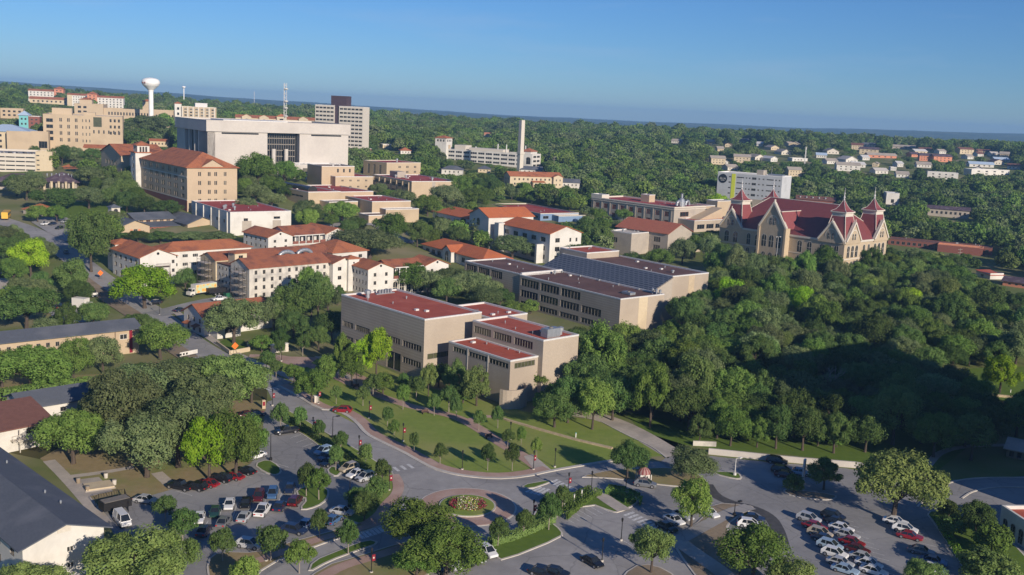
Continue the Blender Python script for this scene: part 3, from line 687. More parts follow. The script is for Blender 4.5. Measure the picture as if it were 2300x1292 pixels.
# --- front hall with red roofs (four blocks)
def front_hall():
    b = Bld('lecture_hall', 'tan brick hall of stepped blocks with three red flat roofs above the quad lawn', 'building', (954, 718), (953, 860), (767, 662), (1082, 700), short='the red-roofed hall', main='L', h=15.0)
    H = b.h
    GL = dict(gl=('g1', 'g2', 'g1', 'g4'), mull=7)
    b.block(wall='tan', roof=('flat', 'redroof', 'coping', .35), L=[grid(1, 1, .02, .245, .44, .57, .93, .82, **GL), grid(1, 1, .26, .48, .44, .57, .93, .82, **GL), grid(1, 1, .62, .82, .44, .57, .88, .8, **GL), grid(1, 1, .83, .985, .44, .57, .88, .8, **GL),
        grid(1, 1, .02, .24, .17, .30, .93, .82, **GL), grid(1, 1, .25, .42, .005, .31, .95, .98, gl=('g1',), mull=2), grid(1, 1, .66, .82, .19, .31, .9, .8, **GL), grid(1, 1, .83, .985, .19, .31, .9, .8, **GL)],  # the tall black pane is the entrance recess, its inner shade given as colour
        R=[grid(1, 1, .05, .97, .33, .44, .97, .85, gl=('g4',), mull=8), grid(1, 1, .05, .97, .07, .19, .97, .85, gl=('g2',), mull=7)])
    # right block
    zc = 14.2; A = b.loc(P(1221, 765, zc)); x0, y0 = A[0], A[1]
    W = b.rx(x0, y0, zc, 1300); D = b.ry(x0, y0, zc, 1062)
    b.block(x0, y0, W, D, zc, 'tan', ('flat', 'redroof', 'coping', .35), L=[grid(3, 1, .12, .995, .79, .93, .86, .9, **GL)])
    # back block between them
    q = b.loc(P(1088, 678, zc)); b.block(b.W + .05, y0 + D + .05, max(q[0] - b.W, 8), max(q[1] - y0 - D, 6), zc - .1, 'tan', ('flat', 'redroof', 'coping', .35), L=[])
    # low front block
    zd = 10.3; A = b.loc(P(1146.6, 811, zd)); x1, y1 = A[0], A[1]
    D1 = b.ry(x1, y1, zd, 1008); W1 = x0 - x1 - .05
    b.block(x1, y1, max(W1, 6), D1, zd, 'tan', ('flat', 'redroof', 'coping', .2), L=[grid(1, 1, .02, .34, .80, .93, .93, .95, mull=6, gl=('g1',)), grid(1, 1, .35, .67, .80, .93, .93, .95, mull=6, gl=('g2',)), grid(1, 1, .69, .93, .80, .93, .93, .95, mull=5, gl=('g2',)), grid(2, 1, .4, .98, .0, .10, .9, .9, mull=1, gl=('g1',))],
        R=[grid(1, 1, .14, .90, .80, .94, .97, .9, gl=('g4',), mull=6)])
    for f_ in (.345, .675): MB().box(x1 - .06, x1, y1 + D1 * f_ - .15, y1 + D1 * f_ + .15, -1, zd - .3).build('pilaster', M['trim'], b.root)
    # curved service wall at the foot of the corner
    m = MB(); k = [(x1 + .9 + (3.4 + r) * cos(t), y1 - .1 + (3.4 + r) * .75 * sin(t)) for r in (0, .35) for t in [(-pi + i * pi / 10) for i in range(11)]]
    m.prism(k[:11] + k[11:][::-1], -1, 4.3); b.part(m, 'garden_wall', 'tan')
    # roof plant
    ac_unit(b.root, x0 + W * .45, y0 + 3.0, zc - .33, 4.2, 2.2, 2.1)
    vent(b.root, x0 + W * .78, y0 + 3.6, zc - .33, .8, 1.7); vent(b.root, 4.5, b.D - 5.5, H - .33, .9, 2.0)
    m = MB()
    for i in range(5): m.box(b.W * .55 + i * .9, b.W * .55 + i * .9 + .5, b.D - 3.2, b.D - 2.6, H - .33, H + .9)
    m.box(b.W * .5, b.W * .55 + 5, b.D - 3.3, b.D - 2.5, H - .3, H - .05); b.part(m, 'pipe_rack', 'steel')
    m = MB()
    for i in range(8): m.tube((b.W - 2.2 + i * .25, .8 + i * .02, H - .3), (b.W - 2.2 + i * .25, .8, H + .75), .04, 4)
    b.part(m, 'ladder', 'steel')
    m = MB(); m.box(b.W + .2, b.W + .6, 1, y0 - .2, 0, 2.0); b.part(m, 'service_screen', 'trim')
    return b
def brown_hall():
    b = Bld('classroom_building', 'long tan classroom building with brown flat roofs and a sloping dark panel roof', 'building', (1394, 672), (1388, 752), (1042, 587), (1492, 659), short='the brown-roofed building', main='L')
    H = b.h; o = dict(gl=('g1', 'g1', 'g2'), mull=6)
    b.block(0, 0, b.W, b.D * .60, wall='tan', roof=('flat', 'brownroof', 'coping', .35), L=[grid(3, 1, .36, .995, .64, .95, .9, .78, **o), grid(4, 1, .155, .995, .31, .60, .88, .76, **o), grid(4, 1, .155, .995, .02, .25, .88, .7, **o)])
    b.block(.35, b.D * .60, b.W - .35, b.D * .40, H + .15, wall='tan', roof=('flat', 'brownroof', 'coping', .35), L=[grid(3, 1, .30, .985, .66, .96, .88, .78, **o), grid(1, 1, .30, .50, .36, .5, .85, .95, **o), grid(1, 1, .30, .50, .05, .2, .85, .95, **o)])
    m = MB(); m.box(b.W * .42, b.W * .62, -.03, .25, -2, H - .1); b.part(m, 'wall_recess', 'cream')
    zt = H + 3.9; A = b.loc(P(1511, 621, b.A.z + zt)); x0, y0 = A[0], A[1]
    W = b.rx(x0, y0, zt, 1592); D = b.ry(x0, y0, zt, 1262)
    b.block(x0, y0, W, D, zt, 'tan', ('flat', 'brownroof', 'coping', .35), R=[grid(1, 3, .46, .60, .08, .92, .9, .3, gl=('g1',), mull=1)])
    m = MB(); m.box(x0 + W * .45, x0 + W * .61, y0 - .03, y0 + .2, -2, zt - .3); b.part(m, 'wall_recess', 'yellowbrick')
    # sloping louvred roof between the two heights
    m = MB(); xa, xb = b.W - .2, x0; ya, yb = y0 - .4, y0 + D; za, zb = H - .5, zt - .1
    m.face([(xa, ya, za), (xb, ya, zb), (xb, yb, zb), (xa, yb, za)]); m.face([(xa, ya, za - .3), (xb, ya, zb - .3), (xb, yb, zb - .3), (xa, yb, za - .3)])
    pm = mat('dark_blue_panel', (.034, .048, .078), (.028, .04, .064), 1, .8, grid=(.23, .06, .85, (0, 0, radians(90))))
    pm.node_tree.nodes['Brick Texture'].inputs['Mortar'].default_value = (3.2, 2.6, 2.1, 1)
    b.part(m, 'panel_roof', pm)
    m = MB(); m.face([(xa, ya + .3, -2), (xb, ya + .3, -2), (xb, ya + .3, zb - .1), (xa, ya + .3, za - .1)]); m.box(xa - .1, xb, ya - .05, ya + .25, -2, za - 3); b.part(m, 'end_wall', 'gray')
    g2 = b.px(1440, 566, zt + 1.5)
    xx, yy = b.px(1275, 582, zt + 1)[:2]
    b.block(x0 + W * .05, y0 + D - 12, W * .9, 14, zt + 1.8, 'tan', ('flat', 'redroof', 'coping', .35))
    ac_unit(b.root, b.W * .5, 6, H - .33, 2.4, 3.6, .8); vent(b.root, b.W * .7, b.D * .57, H - .3, .5, 1.1); vent(b.root, x0 + W * .5, y0 + D * .8, zt - .3, .6, 1.1); vent(b.root, x0 + W * .4, y0 + D * .12, zt - .3, .6, .9)
    for i in range(5): vent(b.root, b.W - .9 - (i % 2) * .8, .9 + i * .8, H - .33, .4, 1.5)
    for i in range(5): vent(b.root, b.W - .8, 10 + i * 9, H - .33, .3, .6)
    MB().box(0.5, b.W - .5, b.D * .60 - .4, b.D * .60 + .3, H - .2, H + .7).build('parapet', M['coping'], b.root)
    return b
def orange_hall():
    b = Bld('office_building', 'white three-storey building with bright orange hipped roofs and a gabled centre', 'building', (1236, 525.5), (1234, 594), (1128, 503), (1306, 519.5), short='the orange-roofed white building', main='L')
    H = b.h; o = dict(gl=('g1', 'g1', 'g2'), mull=2)
    b.block(wall='white', roof=('gable', 'y', .34, 'orange', .6), L=[grid(5, 3, .04, .98, .06, .92, .5, .52, **o)], R=[grid(1, 3, .08, .4, .06, .92, .45, .5, **o), grid(2, 3, .55, .95, .06, .92, .3, .45, **o)])
    A = b.loc(P(1098, 488, b.zt + 2.5)); x1, y1 = A[0], A[1]; z1 = H + 2.5
    D1 = b.ry(x1, y1, z1, 1055)
    b.block(x1, y1, 24, D1, z1, 'white', ('gable', 'x', .42, 'orange', .6), L=[grid(1, 1, .42, .64, .70, .93, .6, .9, gl=('g1',), mull=2, arch=True), grid(3, 1, .2, .8, .32, .46, .45, .85, **o)])
    A = b.loc(P(1057, 489, b.zt + .5)); x2, y2 = A[0], A[1]
    D2 = b.ry(x2, y2, H + .5, 966)
    b.block(x2 + 1.2, y1 + D1 - .3, 15, max(D2, 16), H - .3, 'white', ('hip', 'y', .34, 'orange', .7), L=[grid(6, 3, .03, .98, .06, .92, .5, .52, **o)])
    m = MB(); m.box(-3.2, -.02, b.D * .94, b.D * .94 + 3.2, -2, H + .6); b.part(m, 'stair_tower', 'white')
    m = MB(); m.box(-3.4, .0, b.D * .12, b.D * .12 + 1.2, -2, H * .62); b.part(m, 'wall_fin', 'white')
    # low front wing
    A = b.loc(P(1085, 583, b.A.z + 4.6)); x3, y3 = A[0], A[1]; D3 = b.ry(x3, y3, 4.6, 950)
    b.block(x3, y3, 13, D3, 4.6, 'white', ('hip', 'y', .42, 'orange', .8), L=[grid(3, 1, .04, .36, .2, .8, .5, .7, gl=('g2',), mull=2), grid(3, 1, .66, .96, .2, .8, .6, .7, **o)])
    m = MB(); yc = y3 + D3 * .5; m.prism([(x3 - 2.2, yc - 3.2), (x3 + 4, yc - 3.2), (x3 + 4, yc + 3.2), (x3 - 2.2, yc + 3.2)], -2, 5.0)
    m.face([(x3 - 2.2, yc - 3.2, 5), (x3 - 2.2, yc + 3.2, 5), (x3 - 2.2, yc, 6.9)]); b.part(m, 'entrance_porch', 'white')
    r = MB()
    for s_ in (-1, 1):
        q = [(x3 - 2.7, yc, 7.05), (x3 + 5, yc, 7.05), (x3 + 5, yc + s_ * 3.7, 4.75), (x3 - 2.7, yc + s_ * 3.7, 4.75)]; r.face(q); r.face([(p[0], p[1], p[2] + .2) for p in q]); r.hull(q, [(p[0], p[1], p[2] + .2) for p in q])
    b.part(r, 'porch_roof', 'orange')
    put('window', winmesh(2.2, 4.6, 2, 'g1', 'wframe', True), b.root, (x3 - 2.22, yc, 2.6), -pi / 2)
    return b
def tile_hall():
    b = Bld('tile_roofed_hall', 'tan two-storey hall with salmon tile roof and a square stair block', 'building', (1501, 525), (1498, 575), (1386, 508.5), (1554, 527), short='the salmon-tiled hall', main='L')
    o = dict(gl=('g1', 'g2'), mull=3)
    b.block(wall='gray', roof=('gable', 'y', .42, 'salmon', .7), L=[grid(2, 2, .10, .52, .12, .86, .62, .62, **o), grid(1, 2, .56, .7, .12, .86, .6, .55, **o)], R=[grid(1, 1, .4, .6, .1, .35, .6, .7, **o)])
    A = b.loc(P(1419, 525, b.zt - .5)); D1 = b.ry(A[0], A[1], b.h - .5, 1367)
    b.block(A[0], A[1], -A[0] + 2, D1, b.h - .5, 'gray', ('flat', 'trim', 'coping'), L=[grid(1, 1, .55, .9, .45, .75, .7, .8, **o)], R=[])
    b.block(b.W + .02, -.6, 7, b.D * .8, b.h * .72, 'tan', ('flat', 'brownroof', 'coping'), R=[grid(1, 1, .5, .8, .2, .6, .7, .7, **o)])
    m = MB(); m.box(-1.6, 0, b.D * .53, b.D * .60, 1, 1.2); m.box(-1.6, 0, b.D * .53, b.D * .60, 4.4, 4.6)
    for z in (2.2, 5.6): m.box(-1.6, -1.5, b.D * .53, b.D * .60, z - 1.1, z)
    b.part(m, 'balcony', 'trim'); vent(b.root, A[0] + 2, A[1] + D1 * .5, b.h - .5, .5, 1)
    return b
def classical_hall():
    b = Bld('classical_hall', 'grey stone classical hall with red flat roof, attic cornice and silver ductwork', 'building', (1515, 466), (1513, 516), (1329, 447.6), (1585, 463), short='the grey classical hall', ang=43)
    o = dict(gl=('g1',), mull=3, fr='brickred')
    b.block(wall='gray', roof=('flat', 'redroof2', 'trim', .7), L=[grid(9, 2, .03, .97, .08, .86, .46, .55, **o)], R=[grid(1, 2, .1, .55, .08, .86, .6, .55, **o)])
    m = MB()
    for z0, z1, d in ((b.h - 1.5, b.h - 1.1, .35), (b.h - .5, b.h - .1, .25), (.8, 1.1, .15)): m.box(-d, b.W + d, -d, 0, z0, z1); m.box(-d, 0, 0, b.D, z0, z1)
    b.part(m, 'cornice', 'trim')
    for i in range(10):
        y = b.D * (.03 + .94 * i / 9); MB().box(-.18, 0, y - .35, y + .35, 1.1, b.h - 1.5).build('pilaster', M['gray'], b.root)
    m = MB(); yc = b.D * .57; m.box(-2, 0, yc - 3, yc + 3, -2, b.h * .42); m.face([(-2.05, yc - 3, b.h * .42), (-2.05, yc + 3, b.h * .42), (-2.05, yc, b.h * .42 + 1.3)]); m.face([(-2, yc - 3, b.h * .42), (0, yc - 3, b.h * .42), (0, yc, b.h * .42 + 1.3), (-2, yc, b.h * .42 + 1.3)]); m.face([(-2, yc + 3, b.h * .42), (0, yc + 3, b.h * .42), (0, yc, b.h * .42 + 1.3), (-2, yc, b.h * .42 + 1.3)])
    b.part(m, 'entrance_porch', 'trim')
    b.block(b.W * .55, b.D * .5, 5, 6, b.h + 3.4, 'tan2', ('flat', 'redroof2', 'coping'), z0=b.h - .7, name='penthouse')
    b.block(-.2, b.D - 8, 6, 8.2, b.h + 1.8, 'trim', ('flat', 'trim', 'coping'), z0=b.h - .7, name='penthouse')
    m = MB(); cx, cy, z = b.W * .55, b.D * .12, b.h - .6
    m.lathe([(2.2, z), (2.2, z + 2.4), (1.4, z + 4), (.7, z + 4.6), (.7, z + 6.6), (.9, z + 6.9)], 10, (cx, cy))
    for t in (-1, 1):
        pr = None
        for i in range(7):
            a_ = pi * i / 6; q = (cx + t * (2.3 + 1.5 * (1 - cos(a_))), cy - 1, z + .6 + 2.4 * sin(a_))
            if pr: m.tube(pr, q, .8, 8)
            pr = q
    b.part(m, 'duct', 'steel', True)
    m = MB(); A = (b.W * .45, -7); m.prism([(A[0], A[1]), (b.W + 6, A[1]), (b.W + 6, 0), (A[0], 0)], -3, [b.h * .45, b.h * .95, b.h * .95, b.h * .45]); b.part(m, 'stair_block', 'tan2')
    b.block(b.W + .05, 4, 14, b.D * .4, b.h - .6, 'tan2', ('flat', 'redroof2', 'coping'))
    return b
def theatre_block():
    b = Bld('linking_block', 'low tan block with red roof and dark glazed band between two halls', 'building', (1560, 496), (1558, 522), None, (1650, 497), D=12, ang=40, short='the low linking block')
    b.block(wall='tan', roof=('flat', 'redroof', 'coping'), R=[grid(4, 1, .05, .95, .2, .7, .8, .8, gl=('g1',), mull=3)])
    b = Bld('fly_tower', 'plain tan tower block behind the silver ductwork', 'building', (1612, 452), (1610, 500), None, (1650, 440), D=8, ang=40, short='the plain tan tower')
    b.block(wall='tan2', roof=('flat', 'brownroof', 'coping'))
# --- the old hall on the hilltop
def old_hall():
    b = Bld('victorian_hall', 'buff brick Victorian hall with steep maroon roofs, gables and four spires on the hilltop', 'building', (1897.8, 544), (1891, 612), (1617, 509.5), (1992.8, 529.6), short='the spired Victorian hall', ang=43)
    W, D, H = b.W, b.D, b.h; gw = W * .36; Gh = 8.2
    o = dict(gl=('g1', 'g2'), fr='trim', arch=True, mull=2)
    Ls = [grid(3, 1, .03, .19, .45, .86, .52, .95, **o), grid(2, 1, .22, .37, .45, .86, .42, .95, **o), grid(2, 1, .64, .78, .45, .86, .42, .95, **o), grid(2, 1, .82, .97, .45, .86, .5, .95, **o), grid(3, 1, .03, .19, .02, .36, .42, .95, **o), grid(2, 1, .22, .37, .02, .36, .36, .95, **o), grid(2, 1, .64, .78, .02, .36, .36, .95, **o)]
    Rs = [grid(3, 1, .05, .33, .45, .86, .6, .95, **o), grid(2, 1, .40, .62, .45, .86, .42, .95, **o), grid(3, 1, .67, .96, .45, .86, .6, .95, **o), grid(3, 1, .05, .33, .02, .34, .5, .95, **o), grid(2, 1, .40, .62, .02, .34, .4, .95, **o), grid(3, 1, .67, .96, .02, .34, .5, .95, **o)]
    b.block(wall='yellowbrick', roof=None, L=Ls, R=Rs)
    m = MB(); m.box(-.35, W + .35, -.35, 0, H - .7, H + .1); m.box(-.35, 0, 0, D, H - .7, H + .1); m.box(0, W, D, D + .35, H - .7, H + .1); m.box(W, W + .35, 0, D, H - .7, H + .1); b.part(m, 'cornice', 'trim')
    m = MB(); m.box(-.15, W, -.15, 0, H * .40, H * .43); m.box(-.15, 0, 0, D, H * .40, H * .43); b.part(m, 'string_course', 'trim')
    # main hipped roof
    p = b.loc(P(1724, 443.7, b.A.z + H + 14)); zr = H + 12.5
    for _ in range(4):
        q = b.A + b.vd * (W / 2) + b.ud * (D * .70); zr = ztop(Vector((q.x, q.y, 0)), 445.5) - b.A.z
    if DEBUG: print('ridge', zr)
    m = MB(); y0, y1 = D * .23, D * .78; cx = W / 2
    a_, c_ = (cx, y0, zr), (cx, y1, zr)
    for q in ([(-.2, 0, H), a_, c_, (-.2, D, H)], [(W + .2, 0, H), a_, c_, (W + .2, D, H)], [(-.2, 0, H), (W + .2, 0, H), a_], [(-.2, D, H), (W + .2, D, H), c_]): m.face(q)
    b.part(m, 'roof', 'maroon')
    m = MB(); m.tube(a_, c_, .22, 6)
    for s_ in ((-.2, 0, H), (W + .2, 0, H)): m.tube(s_, a_, .16, 5)
    for s_ in ((-.2, D, H), (W + .2, D, H)): m.tube(s_, c_, .16, 5)
    b.part(m, 'roof_ridge', 'trim')
    def gable(face, s0, s1, gh, proj_=.5, dep=6, win=True, low=0.0):
        "a coped gable standing on wall face 'L' or 'R' between s0 and s1"
        T = (lambda s, n, z: (-n, s, z)) if face == 'L' else (lambda s, n, z: (s, -n, z))
        mid = (s0 + s1) / 2; z0 = H - low
        m = MB(); f = [T(s0, proj_, z0 - 1), T(s1, proj_, z0 - 1), T(s1, proj_, z0), T(mid, proj_, z0 + gh), T(s0, proj_, z0)]
        bk = [T(s0, -.4, z0 - 1), T(s1, -.4, z0 - 1), T(s1, -.4, z0), T(mid, -.4, z0 + gh), T(s0, -.4, z0)]
        m.face(f); m.hull(f, bk); b.part(m, 'gable', 'yellowbrick')
        m = MB()                                                   # coping
        for sa in (s0, s1):
            m.tube(T(sa, proj_ + .15, z0 + .1), T(mid, proj_ + .15, z0 + gh + .3), .42, 4); m.tube(T(sa, -.1, z0 + .1), T(mid, -.1, z0 + gh + .3), .42, 4)
        m.tube(T(mid, proj_, z0 + gh - .3), T(mid, proj_, z0 + gh + 1.6), .35, 5, .15)
        b.part(m, 'coping', 'trim')
        m = MB()
        for sa in (s0, s1): m.face([T(sa, 0, z0), T(mid, 0, z0 + gh), T(mid, -dep, z0 + gh), T(sa, -dep, z0)])
        b.part(m, 'dormer_roof', 'maroonx')
        if win:
            rz = -pi / 2 if face == 'L' else 0; k = (s1 - s0) / 11
            for q in (-.85, .85): put('window', winmesh(1.0, 2.6, 1, 'g1', 'trim', True), b.root, T(mid + q * k, proj_ + .05, z0 + gh * .25), rz)
            m = MB(); n_ = 10
            for i in range(n_):
                t0, t1 = pi * i / n_, pi * (i + 1) / n_; r = 2.3 * k; zc = z0 + gh * .2
                m.face([T(mid + r * cos(t), proj_ + .08, zc + r * 1.2 * sin(t)) for t in (t0, t1)] + [T(mid + (r + .35) * cos(t), proj_ + .08, zc + (r + .35) * 1.2 * sin(t)) for t in (t1, t0)])
            b.part(m, 'window_arch', 'trim')
    gL = D * .195
    gable('L', .2, gL, 7.6); gable('L', D - gL, D - .2, 7.6); gable('R', .2, gw * .95, 7.6); gable('R', W - gw * .95, W - .2, 7.6)
    # centre bay
    c0, c1 = D * .415, D * .635; pj = 3.2
    b.block(-pj, c0, pj - .02, c1 - c0, H + 2.5, 'yellowbrick', None, L=[grid(3, 1, .1, .9, .42, .78, .6, .95, **o), grid(3, 1, .12, .88, .05, .28, .5, .95, **o)])
    for y in (c0 + .3, c1 - .3): MB().box(-pj - .5, -pj, y - .5, y + .5, -2, H + 2.4).build('buttress', M['yellowbrick'], b.root)
    m = MB(); mid = (c0 + c1) / 2; gh = 10.5; z0 = H + 2.5; f = [(-pj, c0, z0), (-pj, c1, z0), (-pj, mid, z0 + gh)]; bk = [(-pj + .8, c0, z0), (-pj + .8, c1, z0), (-pj + .8, mid, z0 + gh)]
    m.face(f); m.hull(f, bk); b.part(m, 'gable', 'yellowbrick')
    m = MB()
    for y in (c0, c1): m.tube((-pj - .1, y, z0), (-pj - .1, mid, z0 + gh + .2), .5, 4); m.tube((-pj + .8, y, z0), (-pj + .8, mid, z0 + gh + .2), .4, 4)
    m.tube((-pj + .2, mid, z0 + gh - 1.5), (-pj + .2, mid, z0 + gh + 1.5), .6, 6, .4); b.part(m, 'coping', 'trim')
    m = MB(); zz = z0 + gh * .66; xr = W * .42; sl = (zz - z0) ;
    for y in (c0, c1):
        e = y + (mid - y) * 0.0
        m.face([(-pj + .5, y, z0 - .4), (-pj + .5, y + (mid - y) * .5, zz), (xr, y + (mid - y) * .5, zz), (xr * .55, y, z0 - .4)])
    m.face([(-pj + .5, c0 + (mid - c0) * .5, zz), (-pj + .5, c1 + (mid - c1) * .5, zz), (xr, c1 + (mid - c1) * .5, zz), (xr, c0 + (mid - c0) * .5, zz)])
    b.part(m, 'dormer_roof', 'maroonx')
    m = MB(); m.tube((-pj + .6, c0 + (mid - c0) * .5, zz), (xr, c0 + (mid - c0) * .5, zz), .22, 5); m.tube((xr, c0 + (mid - c0) * .5, zz), (xr * .55, c0, z0 - .4), .22, 5); b.part(m, 'roof_ridge', 'trim')
    for q in (-.9, .9): put('window', winmesh(1.1, 3, 1, 'g1', 'trim', True), b.root, (-pj - .05, mid + q, z0 + 2.6), -pi / 2)
    m = MB(); n_ = 12
    for i in range(n_):
        t0, t1 = pi * i / n_, pi * (i + 1) / n_
        m.face([(-pj - .06, mid + 2.6 * cos(t), z0 + 1.6 + 3.2 * sin(t)) for t in (t0, t1)] + [(-pj - .06, mid + 3.0 * cos(t), z0 + 1.6 + 3.6 * sin(t)) for t in (t1, t0)])
    b.part(m, 'window_arch', 'trim')
    # four spires
    def spire(x, y, s=1.0):
        r0, r1, zc = 5.3 * s, 3.0 * s, H + 10.5 * s
        sq = lambda r, z: [(x - r, y - r, z), (x + r, y - r, z), (x + r, y + r, z), (x - r, y + r, z)]
        m = MB(); m.hull(sq(r0, H - .3), sq(r1, zc)); b.part(m, 'spire_base', 'maroonx')
        m = MB(); m.hull(sq(r1 + .1, zc - .5), sq(r1 + .1, zc + .8)); m.hull(sq(r1 + .1, zc + .8), sq(r1 + .6, zc + 1.0)); m.hull(sq(r1 + .6, zc + 1), sq(r1 + .6, zc + 1.5)); m.face(sq(r1 + .6, zc + 1.5))
        for k in range(4): m.tube(sq(r0, H - .3)[k], sq(r1, zc)[k], .17, 5)
        b.part(m, 'cornice', 'trim')
        pr = [(r1 + .55, zc + 1.5), (r1 * .72, zc + 2.3), (r1 * .45, zc + 3.5), (r1 * .22, zc + 5), (.15, zc + 6.2)]
        m = MB()
        for a_, c_ in zip(pr, pr[1:]): m.hull(sq(*a_), sq(*c_))
        b.part(m, 'spire', 'maroonx')
        m = MB()
        for k in range(4):
            for a_, c_ in zip(pr, pr[1:]): m.tube(sq(*a_)[k], sq(*c_)[k], .1, 4)
        z = zc + 6.0; m.lathe([(.2, z), (.4, z + .4), (.2, z + .8), (.5, z + 1.2), (.25, z + 1.6), (.12, z + 2.6), (.35, z + 2.9), (.1, z + 3.3), (.04, z + 5.2)], 8, (x, y)); b.part(m, 'finial', 'coping')
    k = 5.1; spire(k, k); spire(k, D - k - 1.5); spire(W - k, k); spire(W - k, D - k - 1.5, .95)
    return b
# --- library
def library():
    b = Bld('library_tower_block', 'huge windowless white library block with dark glazed recesses above the campus', 'building', (465.6, 270), (471, 393), (397, 266), (783, 290), short='the white library', ang=36)
    W, D, H = b.W, b.D, b.h
    f0 = H * .80
    b.block(-.8, -.8, W + 1.6, D + 1.6, H, 'concrete', ('flat', 'concrete', 'concrete', .8), z0=f0, name='fascia')
    core = MB().box(4, W - 4, 4, D - 4, -3, f0 - .02); b.part(core, 'glazed_core', 'g1')
    m = MB(); n = 9
    for i in range(7): m.box(W * .405, W * .62, 3.75, 3.95, i * f0 / 7, i * f0 / 7 + .5)
    for i in range(14): m.box(W * .405 + i * W * .0165, W * .405 + i * W * .0165 + .2, 3.7, 3.93, -2, f0)
    b.part(m, 'glazing_frame', 'frame')
    for x0, x1 in ((0, W * .405), (W * .635, W)):
        b.block(x0, 0, x1 - x0, D * .3, f0 - .02, 'concrete', None, R=[grid(1, 1, .22, .86, .945, .985, .97, .95, gl=('g1',), mull=1)], name='wall_panel')
    for y0, y1 in ((0, D * .26), (D * .72, D)): b.block(0, y0, 4.2, y1 - y0, f0 - .02, 'concrete', None, name='wall_panel')
    for y in (D * .40, D * .57): MB().box(-.1, 1.4, y, y + 1.6, -3, f0 - .02).build('column', M['concrete'], b.root)
    for x in (W * .455, W * .545): MB().lathe([(1.15, -3), (1.15, f0 * .62)], 12, (x, 1.2)).build('column', M['concrete'], b.root)
    b.block(W * .50, -16, W * .36, 15.9, H * .24, 'concrete', ('flat', 'concrete', 'coping'), R=[grid(1, 1, .2, .45, .35, .75, .95, .9, mull=4), grid(1, 1, .55, .9, .35, .75, .95, .9, mull=4)])
    m = MB()
    for i in range(9): m.box(W * .42, W * .50, -4 - i * 1.2, -2.8 - i * 1.2, -1, 4.6 - i * .5)
    b.part(m, 'entrance_steps', 'concrete')
    m = MB(); m.box(W * .15, W * .6, D * .2, D * .6, H - .8, H + .35); b.part(m, 'roof_plant', 'coping')
    return b
# --- big tan hall with tile roof and tower
def arch_hall():
    b = Bld('health_college', 'five-storey tan hall with terracotta roof, white lantern tower and tall arch', 'building', (420, 375), (423, 476), (313.5, 364.6), (532.5, 377), short='the tan hall with lantern tower', ang=38)
    W, D, H = b.W, b.D, b.h; D = min(D, 62)
    o = dict(gl=('g1', 'g3', 'g2'), mull=2)
    b.block(0, 0, W, D, H, 'tan2', ('hip', 'y', .50, 'tile', .9), L=[grid(6, 4, .16, .98, .26, .97, .40, .64, sub=2, gl=('g1', 'g3', 'g2'), mull=1), grid(1, 4, .04, .13, .26, .92, .6, .5, **o), grid(6, 1, .16, .98, .03, .24, .38, .85, sub=2, gl=('g1',), mull=1)],
        R=[grid(1, 4, .18, .31, .14, .94, .36, .46, sub=2, gl=('g1', 'g2'), mull=1), grid(2, 4, .37, .63, .14, .94, .36, .46, sub=2, gl=('g1', 'g2'), mull=1), grid(1, 4, .69, .82, .14, .94, .36, .46, sub=2, gl=('g1', 'g3'), mull=1)])
    for z in (H * .25, H * .76): MB().box(-.12, 0, 0, D, z, z + .45).build('string_course', M['trim'], b.root)
    m = MB(); m.box(-.1, 0, .2, D, -3, H * .25); b.part(m, 'plinth', 'brickred')
    m = MB(); q = [(W * .28, -.35, H), (W * .72, -.35, H), (W * .5, -.35, H + 3.0)]; bk = [(x, 6, z) for x, y, z in q]; m.face(q); m.hull(q, bk); b.part(m, 'gable', 'tan2')
    m = MB()
    for x in (W * .26, W * .74): m.face([(x, -.6, H - .1), (W * .5, -.6, H + 3.3), (W * .5, 8, H + 3.3), (x, 8, H - .1)])
    b.part(m, 'gable_roof', 'tile')
    # tower
    A = b.loc(P(322, 358, b.zt)); ty = b.ry(0, 0, H, 316); tz = H * 1.02; t = 7.5
    zt = H + 2.4
    b.block(-2.5, ty, t, t, zt, 'white', None, L=[grid(1, 4, .3, .7, .3, .95, .5, .6, gl=('g1',), mull=2)])
    b.block(-1.4, ty + .6, t - 1.6, t - 1.6, zt + 3.8, 'white', ('hip', 'y', .5, 'tile', .8), z0=zt, name='lantern', L=[grid(3, 1, .15, .85, .8, .97, .7, .9, gl=('g1',), mull=2)], R=[grid(3, 1, .15, .85, .8, .97, .7, .9, gl=('g1',), mull=2)])
    m = MB(); m.box(-3.1, t - 2, ty - .5, ty + t + .5, zt - .15, zt + .25); b.part(m, 'tower_roof', 'tile')
    # recessed arch bay and far gable block
    y1 = ty + t; y2 = max(y1 + 8, b.ry(-1.5, 0, H, 272)); ln = min(45, max(14, b.ry(-1.5, 0, H, 227) - y2))
    b.block(2.5, y1, W - 4, y2 - y1, H - .5, 'whiteold', ('gable', 'y', .36, 'tile', .6), L=[grid(3, 2, .2, .8, .5, .9, .4, .6, **o)])
    put('window', winmesh(4.5, 8, 2, 'g1', 'trim', True), b.root, (2.45, (y1 + y2) / 2, 4.2), -pi / 2)
    b.block(-1.5, y2, W, ln, H - .5, 'tan2', ('gable', 'x', .27, 'tile', .8), L=[grid(4, 1, .2, .8, .68, .84, .5, .8, gl=('g3',), mull=1), grid(3, 1, .2, .75, .30, .6, .4, .95, gl=('g1', 'g3'), mull=1)])
    m = MB(); m.box(-1.6, -1.5, y2, y2 + ln, -3, H * .25); b.part(m, 'plinth', 'brickred')
    return b
for f in (front_hall, brown_hall, orange_hall, tile_hall, classical_hall, theatre_block, old_hall, library, arch_hall): f()
WN = dict(gl=('g1', 'g2', 'g1'), mull=2)
